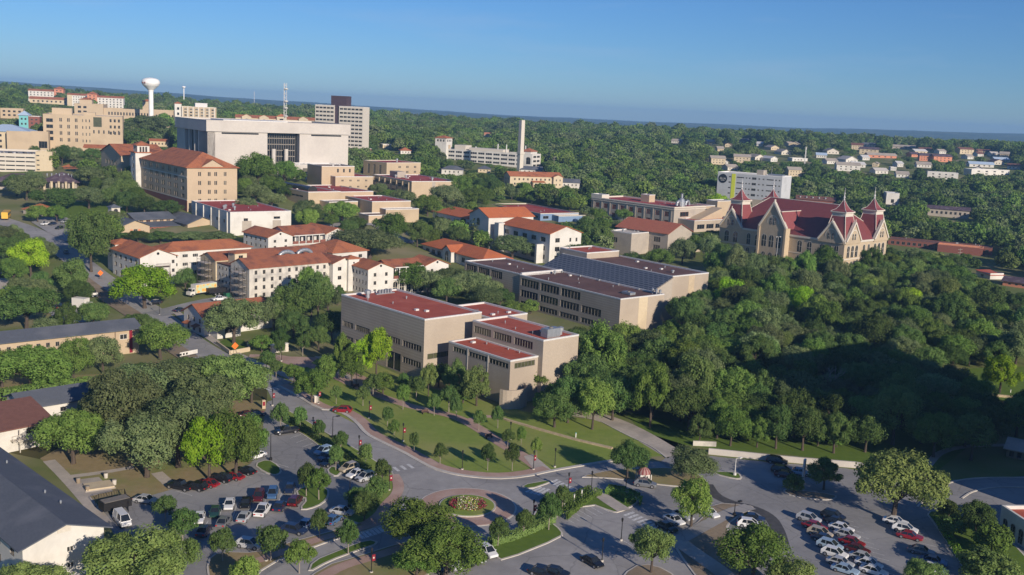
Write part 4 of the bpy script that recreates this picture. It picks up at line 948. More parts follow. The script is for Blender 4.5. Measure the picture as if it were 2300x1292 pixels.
def fire_stair(root, x, y0, z0, n, step=3.2, w=1.2):
    m = MB()
    for i in range(n):
        z = z0 + i * step; m.box(x, x + 4.6, y0 - w, y0, z, z + .1)
        for k in range(10):
            a_ = k / 10; xx = x + .6 + 3.4 * (a_ if i % 2 else 1 - a_); m.box(xx, xx + .35, y0 - w, y0 - .1, z + step * a_, z + step * a_ + .07) if i < n - 1 else None
        for xx in (x, x + 4.6): m.tube((xx, y0 - w, z), (xx, y0 - w, z + 1.1), .05, 4)
        m.tube((x, y0 - w, z + 1.1), (x + 4.6, y0 - w, z + 1.1), .05, 4); m.tube((x, y0 - w, z + .55), (x + 4.6, y0 - w, z + .55), .04, 4)
        for xx in (x + .1, x + 4.5): m.tube((xx, y0 - w + .1, z0 - 3), (xx, y0 - w + .1, z), .07, 4)
    m.build('fire_stair', M['rust'], root)
def dorm_west():
    b = Bld('dormitory', 'white dormitory with outside fire stair, terracotta roof and a long rear wing', 'building', (313.5, 579), (315, 646), (252.6, 558), (395.6, 573), short='the white dormitory with fire stair', main='L')
    W, D, H = b.W, b.D, b.h
    b.block(wall='white', roof=('gable', 'y', .40, 'tile', .6), L=[grid(5, 3, .03, .97, .05, .95, .42, .5, **WN)], R=[grid(1, 3, .86, .97, .05, .95, .7, .4, **WN)])
    A = b.loc(P(353, 556.5, b.zt)); L_ = b.rx(W, A[1], H, 537)
    b.block(W + .02, D * .42, max(20, L_), 11, H, 'white', ('hip', 'x', .40, 'tile', .6), R=[grid(7, 3, .06, .86, .06, .95, .55, .42, fr='wframe', gl=('g1', 'g2', 'g3'), mull=3), grid(1, 3, .88, .98, .06, .95, .5, .5, **WN)])
    b.block(1, D + .05, 7, 7, H + 1.5, 'white', ('hip', 'x', .3, 'tile', .6), L=[], name='tower')
    fire_stair(b.root, W * .42, -.05, H * .36, 2, H * .3)
    MB().lathe([(.45, -.04), (.45, .06)], 12).build('round_vent', M['g1'], b.root, loc=(W / 2, -.05, H + W * .08)).rotation_euler = (radians(90), 0, 0)
    MB().box(-.1, .1, -.12, 0, -2, H).build('downpipe', M['rust'], b.root)
def arcade_house(near, base, left, right, px2, label, short, arcade=True, tower=None):
    b = Bld('dormitory', label, 'building', near, base, left, right, short=short, main='L')
    W, D, H = b.W, b.D, b.h
    b.block(wall='white', roof=('gable', 'y', .38, 'tile', .6), L=[grid(5, 3, .03, .97, .05, .95, .36, .45, **WN)], R=[grid(1, 3, .15, .4, .05, .93, .42, .45, **WN), grid(1, 3, .6, .85, .05, .93, .42, .45, **WN)])
    x2 = b.rx(0, 0, H, px2[0]); W2 = b.rx(x2, 0, H, px2[1])
    yb = 2.6
    b.block(W + .02, yb, x2 - W - .04, D * .75, H, 'white', ('gable', 'x', .38, 'tileold', .9), R=[grid(5, 1, .03, .97, .62, .93, .6, .8, **WN), grid(5, 1, .03, .97, .05, .38, .55, .8, **WN)])
    if arcade:
        n = 5; s = (x2 - W) / n; m = MB()
        for i in range(n + 1):
            xx = W + i * s - (.25 if i == n else 0); m.box(xx, xx + .3, .3, .6, 0, H - .1)
        m.box(W, x2, .2, yb, H * .52, H * .58); m.box(W, x2, .25, .7, H - .35, H - .05)
        b.part(m, 'arcade', 'white')
        for i in range(n):
            q = MB(); q.box(W + i * s + .5, W + (i + 1) * s - .2, .15, .35, H * .58, H * .58 + 1.0); b.part(q, 'balcony_rail', 'brickred')
            put('arch_opening', winmesh(s * .72, H * .42, 1, 'g1', 'trim', True), b.root, (W + (i + .5) * s, .72, H * .26))
        m = MB(); m.box(W, x2, .72, .9, 0, H * .52); b.part(m, 'arcade_wall', 'white')
    b.block(x2, 0, W2, D, H, 'white', ('gable', 'y', .38, 'tile', .6), R=[grid(1, 3, .15, .4, .05, .93, .42, .45, **WN), grid(1, 3, .6, .85, .05, .93, .42, .45, **WN)])
    for xx, ww in ((0, W), (x2, W2)): MB().lathe([(.4, -.04), (.4, .06)], 12).build('round_vent', M['g1'], b.root, loc=(xx + ww / 2, -.05, H + ww * .09)).rotation_euler = (radians(90), 0, 0)
    return b, x2, W2
def scaffold(root, x, y, w, d, h, label=None):
    m = MB(); n = int(h / 2.2)
    for xx in (x, x + w / 2, x + w):
        for yy in (y, y + d): m.tube((xx, yy, -2), (xx, yy, h + 1), .07, 4)
    for i in range(n + 1):
        z = i * 2.2
        for yy in (y, y + d): m.tube((x, yy, z), (x + w, yy, z), .05, 4); m.tube((x, yy, z + 1), (x + w, yy, z + 1), .04, 4)
        for xx in (x, x + w): m.tube((xx, y, z), (xx, y + d, z), .05, 4); m.tube((xx, y, z + 1), (xx, y + d, z + 1), .04, 4)
        if i < n: m.tube((x, y, z), (x + w, y, z + 2.2), .05, 4); m.tube((x, y, z), (x, y + d, z + 2.2), .05, 4)
    return m, n
def dorm_scaffold():
    b = Bld('dormitory', 'stained white dormitory wing with scaffolded end and a long terracotta roof', 'building', (560, 603), (561, 676), (529.5, 595), (740, 588), D=11.5, short='the scaffolded dormitory', main='R')
    W, D, H = b.W, b.D, b.h
    b.block(wall='whiteold', roof=('gable', 'x', .40, 'tileold', .5), R=[grid(4, 4, .03, .42, .03, .97, .34, .54, **WN), grid(6, 4, .44, .98, .03, .97, .36, .54, **WN)], L=[grid(2, 4, .1, .9, .03, .97, .3, .4, **WN)])
    # linking wing with flat unfinished roof, second parallel bar with a stair tower
    g2 = b.loc(P(491, 583, b.zt - .2)); Dl = max(10, g2[1] - D)
    b.block(.4, D + .02, 13, Dl, H - 1.2, 'whiteold', ('flat', 'brownmetal', 'rust'), L=[grid(4, 4, .03, .97, .03, .97, .42, .45, **WN)])
    y2 = D + Dl + .04; W2 = max(40, b.rx(0, y2, H, 742))
    b.block(0, y2, W2, 10, H - .4, 'cream', ('gable', 'x', .38, 'tileold', .5), R=[grid(9, 1, .1, .95, .66, .92, .28, .7, **WN)], L=[grid(2, 4, .1, .9, .03, .97, .3, .4, **WN)])
    b.block(W2 - 1, y2 - 3, 15, 17, H - .2, 'white', ('hip', 'y', .40, 'tile', .7), R=[grid(3, 3, .05, .95, .05, .95, .35, .4, **WN)])
    xs = b.rx(0, y2, H, 512)
    b.block(xs, y2 - 4.5, 4.4, 4.4, H + 2.2, 'cream', ('hip', 'x', .25, 'tile', .5), R=[grid(1, 1, .2, .8, .8, .95, .6, .8, **WN)], name='stair_tower')
    # silver ducts on the flat roof between the bars
    b.block(15, D + .02, W2 * .55, Dl - .1, H - 1.5, 'whiteold', ('flat', 'concrete', 'coping'))
    zc = H - 1.4
    for k in range(2):
        m = MB(); cx, cy = b.rx(0, D + Dl * .5, H, 640 + k * 38), D + Dl * .5; pr = None
        for i in range(9):
            t = pi * i / 8; q = (cx + k * 1.0 - 3.0 * cos(t) * (1 if k else -1), cy - 1 + k, zc + .9 + 2.3 * sin(t) ** .8)
            if pr: m.tube(pr, q, .7, 8)
            pr = q
        m.box(cx - 4, cx + 2, cy - 1.2, cy + 1.2, zc - .2, zc + 1.1)
        m.build('duct', M['steel'], b.root, True)
    xr = b.rx(0, 0, H, 610); ac_unit(b.root, xr, D + Dl * .4, zc, 4, 2.2, 1.6)
    # right end porch block in front of the cross wing
    b.block(W + .05, -2, 9, D + 2, H - .3, 'white', ('gable', 'y', .35, 'tileold', .6), R=[grid(2, 3, .1, .9, .05, .95, .4, .42, **WN)], L=[])
    for k, (px, y_) in enumerate(((534, -.3), (470, D + Dl + .4))):
        x_ = -3.2
        o = empty('scaffold_tower', b.A + b.ud * (y_ + 1) + b.vd * x_, b.ang)
        tag(o, ['rusty scaffold tower at the near corner of the stained dormitory', 'rusty scaffold tower against the yellow gable of the stained dormitory'][k], 'scaffold', 'scaffold towers')
        m, n = scaffold(o, 0, 0, 2.6, 5.2, H * .92); m.build('frame', M['scaffold'], o)
        for i in range(1, n + 1): MB().box(.05, 2.55, .05, 5.15, i * 2.2 + .06, i * 2.2 + .14).build('platform', M['walk'], o)
    return b
def dorm_tower():
    b, x2, W2 = arcade_house((827, 605), (825, 668), (790, 594), (883.5, 599), (956.5, 1007.6), 'white dormitory with two gables and square bell tower behind the red-roofed hall', 'the towered dormitory')
    H = b.h
    A = b.loc(P(783, 581, b.zt + 2.2)); z1 = H + 2.2
    w = b.rx(A[0], A[1], z1, 807); d = b.ry(A[0], A[1], z1, 775)
    b.block(A[0], A[1], w, max(d, w), z1, 'white', ('hip', 'x', .3, 'tile', .6), name='bell_tower')
    MB().lathe([(.3, -.04), (.3, .06)], 12).build('round_vent', M['g1'], b.root, loc=(A[0] + w / 2, A[1] - .05, z1 - 1.5)).rotation_euler = (radians(90), 0, 0)
    b.block(A[0] - 5, A[1] + 3, 5, 12, H, 'white', ('hip', 'y', .35, 'tileold', .5), L=[grid(3, 4, .1, .9, .05, .95, .4, .4, **WN)], R=[grid(1, 4, .2, .8, .05, .95, .35, .4, **WN)])
dorm_west()
arcade_house((602.5, 533), (603, 580), (547, 520.6), (656.7, 523), (733, 781), 'white two-gabled dormitory with arcade and balconies behind the scaffolded wing', 'the balconied dormitory')
dorm_scaffold(); dorm_tower()
def tiled_house():
    b = Bld('tiled_house', 'low white house with long weathered tile roof and small porch canopies', 'building', (459, 714), (461, 757), (414, 693), (612, 686), D=12, short='the low tiled house', ang=44)
    W, D, H = b.W, b.D, b.h
    b.block(wall='white', roof=('gable', 'x', .45, 'tileold', .7), L=[grid(3, 1, .08, .92, .1, .42, .36, .8, **WN), grid(3, 1, .08, .92, .55, .9, .3, .7, **WN)], R=[grid(7, 1, .08, .95, .15, .8, .4, .7, **WN)])
    for y in (D * .3, D * .75):
        m = MB(); m.face([(0, y - 1.3, H * .52), (0, y + 1.3, H * .52), (-1.6, y + 1.3, H * .42), (-1.6, y - 1.3, H * .42)]); m.face([(0, y - 1.3, H * .52 + .15), (0, y + 1.3, H * .52 + .15), (-1.6, y + 1.3, H * .42 + .15), (-1.6, y - 1.3, H * .42 + .15)]); b.part(m, 'canopy', 'tile')
    b.block(W * .08, -4, 7, 3.98, H * .8, 'white', ('hip', 'y', .4, 'tileold', .5), R=[grid(1, 1, .2, .8, .2, .8, .6, .7, **WN)])
tiled_house()
def gym_white():
    b = Bld('performance_hall', 'white flat-topped hall with crimson roof, few windows and rooftop vents', 'building', (517, 477), (519.5, 531), (430, 457), (654, 474), short='the white crimson-roofed hall', main='R')
    W, D, H = b.W, b.D, b.h
    b.block(wall='white', roof=('flat', 'redroof2', 'coping', .3), L=[grid(5, 1, .05, .95, .48, .66, .22, .8, **WN)], R=[grid(1, 1, .2, .30, .60, .75, .7, .8, **WN), grid(1, 1, .7, .82, .66, .8, .9, .75, mull=2, gl=('g1',)), grid(1, 1, .7, .82, .2, .36, .9, .75, mull=2, gl=('g1',))])
    for a_, c_ in ((.19, .34), (.69, .83)): MB().box(W * a_, W * c_, -.06, 0, H * .2, H * .62).build('wall_panel', M['gray'], b.root)
    for x, y in ((W * .1, D * .3), (W * .16, D * .35), (W * .22, D * .22), (W * .35, D * .45)): vent(b.root, x, y, H - .28, .6, 1.6)
    for i in range(5): MB().box(-.35, 0, D * (.06 + .2 * i), D * (.06 + .2 * i) + .5, -2, H - .3).build('pilaster', M['white'], b.root)
gym_white()
def shingle_complex():
    b = Bld('childcare_centre', 'low tan building with two gables under dark shingle roofs and coloured panels', 'building', (268, 509.5), (269.5, 530), (200, 486), (336, 504), short='the dark-shingled low building', ang=44)
    W, D, H = b.W, b.D, b.h; D = 26
    b.block(0, 0, W, D, H, 'tan2', ('gable', 'y', .38, 'slate', 1.0), R=[grid(1, 1, .44, .62, .25, .7, .7, .8, **WN)], L=[grid(4, 1, .1, .9, .3, .8, .5, .7, **WN)])
    for x in (W * .36, W * .62): MB().box(x, x + W * .07, -.08, 0, H * .28, H * .66).build('shutter', M['salmonwall'], b.root)
    x2 = b.rx(0, 0, H, 421.5); W2 = b.rx(x2, 0, H, 487)
    b.block(x2, 0, W2, D, H, 'tan2', ('gable', 'y', .38, 'slate', 1.0), R=[grid(1, 1, .42, .58, .3, .7, .7, .8, **WN)], L=[])
    for x in (x2 + W2 * .33, x2 + W2 * .58): MB().box(x, x + W2 * .07, -.08, 0, H * .32, H * .66).build('shutter', M['salmonwall'], b.root)
    b.block(W + .02, D * .5, x2 - W - .04, D * .5, H + 1.0, 'tan2', ('gable', 'x', .3, 'slate', .9), R=[grid(5, 1, .05, .95, .68, .95, .6, .8, fr='salmonwall', gl=('g3', 'g2'), mull=2)])
    b.block(W + .02, D * .22, x2 - W - .04, D * .28, H * .62, 'brickred', ('shed', 'y', .15, 'slate', .5), R=[grid(7, 1, .03, .97, .1, .85, .6, .9, gl=('g1', 'g2'), fr='salmonwall', mull=1)])
    c = b.px(275, 474, H + 4.2); b.block(c[0] - 2, D * .9, 3.6, 3.6, H + 5.2, 'trim', ('hip', 'x', .5, 'slate', .5), z0=H, name='cupola', R=[grid(1, 1, .2, .8, .6, .93, .7, .9, gl=('g1',), mull=1, arch=True)])
shingle_complex()
# --- left foreground
def barracks_row():
    b = Bld('barracks_block', 'long tan two-storey block with dark metal roof beyond the hedge', 'building', (254, 744), (262, 808), None, (312, 736), D=86, short='the long dark-roofed block', main='R')
    W, D, H = b.W, b.D, b.h
    # long wall runs away to the west
    A0 = P(254, 744, b.zt); A1 = P(0, 770, b.zt)
    if DEBUG: print('long wall dir', degrees(atan2((A1 - A0).y, (A1 - A0).x)), b.ang * 57.3)
    return b
def long_block(name, label, cat, front_l, front_r, base_r, D, wall, rm, pitch, short, R, L=(), F=(), ov=.7, ax='x', h=None):
    b = Bld(name, label, cat, front_l, None or base_r, None, front_r, D=D, main='R', short=short, h=h)
    b.block(wall=wall, roof=('gable', ax, pitch, rm, ov), R=R, L=L, F=F)
    return b
def barracks():
    zt = 6.4; pass
    b = Bld('barracks_block', 'long tan two-storey block with dark metal roof beyond the hedge', 'building', (-70, 777), (-70, 845), None, (312, 736), D=9.5, main='R', h=zt, short='the long dark-roofed block')
    b.block(wall='tan2', roof=('gable', 'x', .30, 'slate', .8), R=[grid(14, 2, .02, .80, .08, .92, .42, .42, **WN), grid(1, 1, .87, .93, .55, .85, .8, .7, gl=('g2',), fr='wframe', mull=2)], F=[grid(1, 1, .18, .45, .5, .85, .8, .6, gl=('g2',), mull=2)])
    D, W = b.D, b.W; xa, xb = b.rx(0, 0, zt, 290), b.rx(0, 0, zt, 297)
    MB().box(xa, xb, -.08, .0, .2, zt - .5).build('wall_panel', M['banner'], b.root); MB().box(xa - 3.6, xa - 3.45, -.12, 0, 0, zt).build('downpipe', M['rust'], b.root)
barracks()
def bungalow():
    b = Bld('white_bungalow', 'white block with dark shingle roof half hidden by the big oaks', 'building', (53, 916), (58, 975), None, (262, 882), D=9, main='R', short='the white shingled block', h=5.2)
    b.block(wall='white', roof=('gable', 'x', .38, 'slate', .7), R=[grid(4, 2, .08, .96, .08, .92, .3, .4, **WN)])
    b = Bld('porch_annex', 'white annex with brown metal roof and railed balcony', 'building', (-40, 973), (-40, 1040), None, (110, 944), D=9, main='R', short='the brown-roofed annex', h=4.6)
    b.block(wall='white', roof=('shed', 'y', .22, 'brownmetal', 1.0), R=[grid(1, 1, .62, .85, .55, .88, .8, .9, fr='wframe', gl=('g2',), mull=2)])
    W, H = b.W, b.h; m = MB(); m.box(W * .4, W + .6, -1.4, -.02, H * .46, H * .5)
    for i in range(9): m.tube((W * .4 + i * (W * .6 + .5) / 8, -1.35, H * .5), (W * .4 + i * (W * .6 + .5) / 8, -1.35, H * .5 + 1), .04, 4)
    m.tube((W * .4, -1.35, H * .5 + 1), (W + .6, -1.35, H * .5 + 1), .05, 4)
    for x in (W * .5, W + .4): m.tube((x, -1.3, -1), (x, -1.3, H - .3), .09, 5)
    b.part(m, 'balcony', 'trim')
    b = Bld('long_hall', 'long white hall with broad dark shingle roof beside the car park', 'building', (50, 1229), (42, 1330), (0, 1181), (233, 1181), D=62, main='R', short='the long shingled hall')
    W, D, H = b.W, b.D, b.h
    b.block(wall='white', roof=('gable', 'y', .34, 'slate', .9), R=[grid(1, 2, .48, .66, .12, .86, .5, .36, gl=('g2',), fr='wframe', mull=2)], L=[grid(12, 2, .02, .98, .1, .9, .3, .45, **WN)])
    m = MB(); m.box(W * .42, W * .58, -.1, 0, H + .6, H + 1.5); b.part(m, 'gable_vent', 'trim')
    for i, (x, y) in enumerate(((W * .8, 9), (W * .78, 14), (W * .82, 30), (W * .72, 34), (W * .7, 45))): vent(b.root, x, y, H + (W - x) * .34 - .1, .16, .7)
bungalow()
# --- middle distance, flat-topped tan halls
def tan_halls():
    b = Bld('arts_building', 'broad brown-tan hall with red roof, long slit window and barrel skylight', 'building', (692.6, 431.5), (694, 469), (616.5, 417), (765, 431), D=46, short='the hall with the barrel skylight', main='L')
    W, D, H = b.W, b.D, b.h
    b.block(wall='tan2', roof=('flat', 'redroof2', 'coping', .3), L=[grid(1, 1, .10, .93, .60, .74, .97, .8, gl=('g1',), mull=9)], R=[grid(1, 1, .7, .92, .2, .42, .7, .6, **WN)])
    b.block(W + .02, 6, 22, D - 8, H - .8, 'tan2', ('flat', 'redroof2', 'coping', .3))
    b.block(2, D + .02, W - 4, 16, H - .5, 'gray', ('flat', 'redroof2', 'coping', .3), L=[grid(2, 2, .1, .9, .1, .9, .3, .4, **WN)])
    b.block(6, -9, W * .9, 8.98, H * .5, 'tan2', ('flat', 'brownroof', 'coping', .3))
    m = MB(); x0, y0 = W * .35, D * .15; k = [(x0 + 2.6 * cos(pi * i / 8), 2.4 * sin(pi * i / 8)) for i in range(9)]
    z = H - .28; A = [(x, y0, z + h_) for x, h_ in k]; B_ = [(x, y0 + D * .62, z + h_) for x, h_ in k]; m.hull(A, B_); m.face(A); m.face(B_); b.part(m, 'barrel_skylight', 'g2')
    b = Bld('studio_building', 'windowless tan block with red roof and a lower front block', 'building', (836, 453), (838, 492), (774, 440), (923, 452), short='the windowless tan block', main='L')
    W, D, H = b.W, b.D, b.h
    b.block(wall='tan2', roof=('flat', 'redroof2', 'coping', .3)); b.block(4, -6, W - 3, 5.98, H * .62, 'tan2', ('flat', 'brownroof', 'coping', .3)); b.block(-7, -10, 13, 9.9, H * .36, 'tan2', ('flat', 'brownroof', 'coping', .3))
    b = Bld('music_building', 'tan block of small paired windows below the white library', 'building', (753.5, 397), (754.5, 434), (734, 394), (838, 397), short='the tan block below the library', main='R', D=22)
    W, D, H = b.W, b.D, b.h
    b.block(wall='tan2', roof=('flat', 'redroof2', 'coping', .3), R=[grid(4, 2, .08, .92, .2, .95, .22, .28, sub=2, **WN)])
    b.block(-5, 6, W * .86, 18, H + 5, 'tan2', ('flat', 'brownroof', 'coping', .3), R=[grid(3, 1, .4, .95, .74, .92, .3, .8, gl=('g2',), mull=1)])
    b = Bld('science_building', 'long tan building with tall pier bays and red flat roof', 'building', (925, 407.6), (926, 446), (853.5, 399), (1032, 407.6), D=48, short='the tan building with pier bays', main='R')
    W, D, H = b.W, b.D, b.h
    b.block(wall='tan2', roof=('flat', 'redroof2', 'coping', .3), L=[grid(6, 2, .06, .98, .08, .88, .62, .55, gl=('g1', 'g2'), mull=4)])
    for i in range(7): MB().box(-.5, 0, D * (.06 + i * .15), D * (.06 + i * .15) + 1.2, -2, H - .8).build('pier', M['tan2'], b.root)
    MB().box(W * .42, W * .49, -.06, 0, -2, H - .4).build('wall_recess', M['gray'], b.root); m = MB(); m.box(W * .2, W * .38, D * .6, D * .8, H - .3, H + 3); b.part(m, 'roof_plant', 'gray')
    for x, y in ((5, D * .6), (9, D * .5), (W * .6, D * .2)): vent(b.root, x, y, H - .28, .9, 1.6)
    b = Bld('teaching_block', 'tan block with paired windows standing behind the pier-bayed building', 'building', (868.7, 366), (870, 404), (816.5, 360), (945, 367), short='the rear tan block', main='L')
    W, D, H = b.W, b.D, b.h
    b.block(wall='tan2', roof=('flat', 'redroof2', 'trim', .3), L=[grid(3, 1, .15, .9, .2, .9, .4, .8, gl=('g1', 'g2'), mull=4)], R=[grid(3, 2, .26, .95, .30, .90, .24, .42, sub=2, **WN)])
    vent(b.root, W * .5, D * .3, H, .8, 2)
    b = Bld('arena_building', 'low building with blue walls and crimson roofs among the trees', 'building', (1214, 480), (1214, 496), (1100, 458), (1300, 474), short='the low blue-walled building', main='L')
    W, D, H = b.W, b.D, b.h
    b.block(wall='bluewall', roof=('flat', 'redroof2', 'trim', .5), L=[grid(9, 1, .02, .98, .2, .7, .6, .8, gl=('g1',), mull=2)], R=[grid(4, 1, .02, .98, .2, .7, .6, .8, gl=('g1',), mull=2)])
    b.block(W * .3, -6, W * .7, 5.9, H * .8, 'bluewall', ('flat', 'slate', 'trim', .4))
tan_halls()
# --- far campus on the hill to the west
def hill_campus():
    b = Bld('residence_tower', 'tall slab tower of banded windows with a dark maroon core on top', 'building', (816, 241), (818, 333), (708, 234), (830, 241.6), short='the banded tower', ang=75, dist=780)
    W, D, H = b.W, b.D, b.h
    b.block(0, 0, W, D * .50, H, 'trim', ('flat', 'concrete', 'coping'), L=[grid(6, 12, .02, .98, .0, .985, .84, .46, gl=('g1', 'g2'), mull=2)])
    b.block(0, D * .60, W, D * .40, H + .3, 'trim', ('flat', 'concrete', 'coping'), L=[grid(5, 12, .02, .98, .0, .985, .84, .46, gl=('g1', 'g2'), mull=2)])
    b.block(1.2, D * .50, W - 2, D * .10, H + 2, 'darkcore', ('flat', 'darkcore', 'darkcore'), name='core_wall'); b.block(1, D * .36, W - 3, D * .32, H + 7.5, 'darkcore', ('flat', 'darkcore', 'darkcore'), z0=H - .3, name='penthouse')
    b.block(-3, -2, W + 4, D * .4, 5, 'brickred', ('flat', 'concrete', 'coping'), L=[grid(4, 1, .05, .95, .1, .7, .7, .8, gl=('g1',), mull=2)])
    # plant building with corner tower and chimney
    b = Bld('parking_structure', 'long white open-decked building with rooftop stacks and a tiled corner tower', 'building', (1196, 347), (1197, 380), (1004, 334.5), (1215, 343.5), short='the long white decked building', ang=66)
    W, D, H = b.W, b.D, b.h
    b.block(wall='white', roof=('flat', 'gray', 'white'), L=[grid(10, 3, .10, .99, .12, .96, .84, .52, gl=('g1',), mull=3, fr='wframe'), grid(1, 1, .0, .09, .25, .85, .5, .8, gl=('g1',), arch=True)], R=[grid(2, 3, .08, .92, .08, .96, .8, .48, gl=('g1',), mull=2)])
    for y in (.12, .2, .34, .44, .7, .82): MB().lathe([(.45, H - .4), (.45, H + 6 - 3 * (y > .5))], 8, (W * .4, D * y)).build('exhaust_stack', M['coping'], b.root)
    m = MB(); m.box(2, W - 3, D * .35, D * .75, H - .4, H + 2); m.box(3, W - 3, D * .8, D * .93, H - .4, H + 3.4); b.part(m, 'roof_plant', 'trim')
    b.block(1.5, D * .03, W - 4, D * .11, H + 2, 'white', ('hip', 'y', .35, 'tile', .6), z0=H - .4, name='penthouse')
    b.block(-2.5, D - .5, 10, 10, H + 8.5, 'white', ('hip', 'y', .35, 'tile', .7), name='corner_tower', R=[grid(3, 1, .1, .9, .84, .94, .5, .9, gl=('g1',), mull=1)], L=[grid(3, 1, .1, .9, .84, .94, .5, .9, gl=('g1',), mull=1)])
    MB().box(1.2, 4.2, D - .75, D - .52, 2, H + 3).build('blind_arch', M['tan2'], b.root)
    d = ray(1170, 330); g = CAM + d * (745 / d.y); g.z = hgt(g.x, g.y)
    zt = ztop(g, 270) - g.z
    c = empty('chimney', g, radians(40)); tag(c, 'tall square pale chimney behind the long white decked building', 'chimney'); LMARK.append(('the tall square chimney', g))
    MB().box(-1.7, 1.7, -1.7, 1.7, -3, zt, .2).build('shaft', M['trim'], c); MB().box(-2.1, 2.1, -2.1, 2.1, zt * .36, zt * .40).build('collar', M['trim'], c)
    # western tan halls
    b = Bld('engineering_building', 'large tan building with a slightly folded front of square windows', 'building', (96, 256), (100, 338), None, (275, 266), D=40, short='the large tan building', ang=20)
    W, H = b.W, b.h
    b.block(wall='tan2', roof=('flat', 'concrete', 'tan2'), R=[grid(1, 4, .01, .15, .25, .92, .6, .6, gl=('g1',), mull=2), grid(3, 4, .17, .46, .22, .95, .28, .55, sub=2, **WN), grid(3, 4, .47, .6, .2, .95, .3, .42, gl=('g2', 'g3'), mull=1), grid(1, 1, .62, .74, .68, .98, .9, .9, gl=('g4',), mull=1), grid(6, 1, .6, .98, .5, .62, .3, .8, gl=('g2',), mull=1), grid(3, 3, .82, .98, .45, .97, .5, .5, **WN)])
    m = MB(); m.box(W * .1, W * .35, 8, 20, H - .3, H + 4); m.box(W * .5, W * .65, 6, 14, H - .3, H + 2); b.part(m, 'penthouse', 'tan2')
    b.block(-20, -12, W * .5, 11.9, H * .52, 'tan2', ('flat', 'brownroof', 'tan2'), R=[grid(1, 1, .75, .98, .15, .55, .9, .9, gl=('g1',), mull=3)])
    b = Bld('classroom_building', 'long low tan building with rows of small windows on the skyline', 'building', (168, 240), (170, 290), None, (396, 240), D=30, short='the long low tan building', ang=15, dist='auto', h=15)
    W, H = b.W, b.h
    b.block(W * .28, 0, W * .72, 28, H, 'tan2', ('flat', 'concrete', 'tan2'), R=[grid(14, 1, .05, .62, .55, .85, .5, .62, **WN), grid(12, 1, .05, .62, .22, .42, .4, .4, gl=('g1',), mull=1), grid(6, 1, .7, .97, .5, .8, .5, .6, **WN)])
    b.block(0, -3, W * .28, 30, H + 3, 'tan2', ('flat', 'concrete', 'tan2'), R=[grid(2, 2, .08, .46, .5, .95, .6, .5, **WN)]); b.block(W * .04, 4, W * .12, 10, H + 7, 'tan2', ('hip', 'x', .3, 'tile', .6), z0=H, name='penthouse')
    b.block(W * .66, 3, W * .09, 9, H + 8, 'tan2', ('hip', 'x', .35, 'tile', .8), z0=H - 1, name='penthouse')
    b = Bld('dormitory_tower', 'tan tower striped with white piers and a white plant box', 'building', (408, 239), (410, 272), (396, 237), (486, 243), D=18, short='the white-striped tan tower', ang=22, dist='auto', h=21)
    W, H = b.W, b.h
    b.block(wall='yellowbrick', roof=('flat', 'concrete', 'trim'), R=[grid(6, 7, .03, .97, .05, .95, .45, .5, gl=('g2', 'g3'), mull=1)], L=[grid(1, 7, .3, .6, .05, .95, .9, .5, gl=('g1',), mull=1)])
    for i in range(7): MB().box(W * i / 6.5, W * i / 6.5 + 1.1, -.4, 0, -2, H).build('pier', M['trim'], b.root)
    MB().box(W * .4, W * .75, 4, 14, H - .2, H + 3.6).build('roof_plant', M['coping'], b.root); b.block(-6, 2, 6, 7, H + 2.5, 'white', ('hip', 'x', .4, 'tile', .6), name='stair_tower', R=[grid(1, 4, .3, .7, .1, .9, .8, .5, gl=('g1',), mull=1)])
    b = Bld('parking_garage', 'cream open-decked parking garage with cars on its roof', 'building', (-60, 342), (-60, 384), None, (80, 347), D=40, short='the cream parking garage', ang=12)
    W, H = b.W, b.h
    b.block(wall='trim', roof=('flat', 'asphalt', 'trim', 1.0), R=[grid(6, 4, .02, .99, .02, .92, .95, .36, gl=('g1',), mull=1, fr='trim')])
    b.block(W + .02, -.5, 8.5, 9, H + 1.6, 'cream', ('flat', 'trim', 'cream'), name='stair_tower', R=[grid(1, 4, .04, .24, .04, .92, .9, .25, gl=('g1',), mull=1)])
    global GARAGE; GARAGE = b
    b = Bld('cream_hall', 'cream hall with pale blue metal roof at the edge of the hill', 'building', (-50, 292), (-50, 340), None, (64, 296), D=24, short='the blue-roofed cream hall', ang=15, dist='auto', h=13)
    b.block(wall='cream', roof=('hip', 'x', .3, 'bluemetal', 1.2), R=[grid(6, 3, .05, .97, .1, .92, .4, .45, gl=('g1', 'g2'), mull=2)])
    b = Bld('teal_pavilion', 'turquoise tower with pyramid roof beside a maroon block', 'building', (42, 257), (42, 290), None, (63, 258), D=9, short='the turquoise tower', ang=15, dist='auto', h=14)
    b.block(wall='teal', roof=('hip', 'x', .6, 'bluemetal', 1), R=[grid(2, 3, .1, .9, .1, .9, .5, .4, gl=('g2',), mull=1)]); b.block(b.W + .02, 0, 8, 9, b.h - 1, 'brickred', ('flat', 'brickred', 'coping'), R=[grid(2, 4, .1, .9, .1, .9, .5, .4, **WN)])
    b = Bld('small_tile_house', 'small tan block with red tile roof left behind the tan hall', 'building', (189, 331), (190, 357), None, (234, 334), D=10, short='the small tan block', ang=15)
    b.block(wall='tan2', roof=('gable', 'x', .3, 'tile', .7), R=[grid(3, 2, .08, .92, .1, .9, .3, .4, **WN)])
    b = Bld('plum_roofed_centre', 'low building with cluttered plum shingle roof and cream columns', 'building', (95, 405), (96, 425), None, (172, 409), D=16, short='the plum-roofed building', ang=15)
    W, H = b.W, b.h
    b.block(wall='gray', roof=('hip', 'x', .45, 'purple', 1.6), R=[grid(5, 1, .05, .95, .05, .8, .7, .85, gl=('g1',), mull=1)])
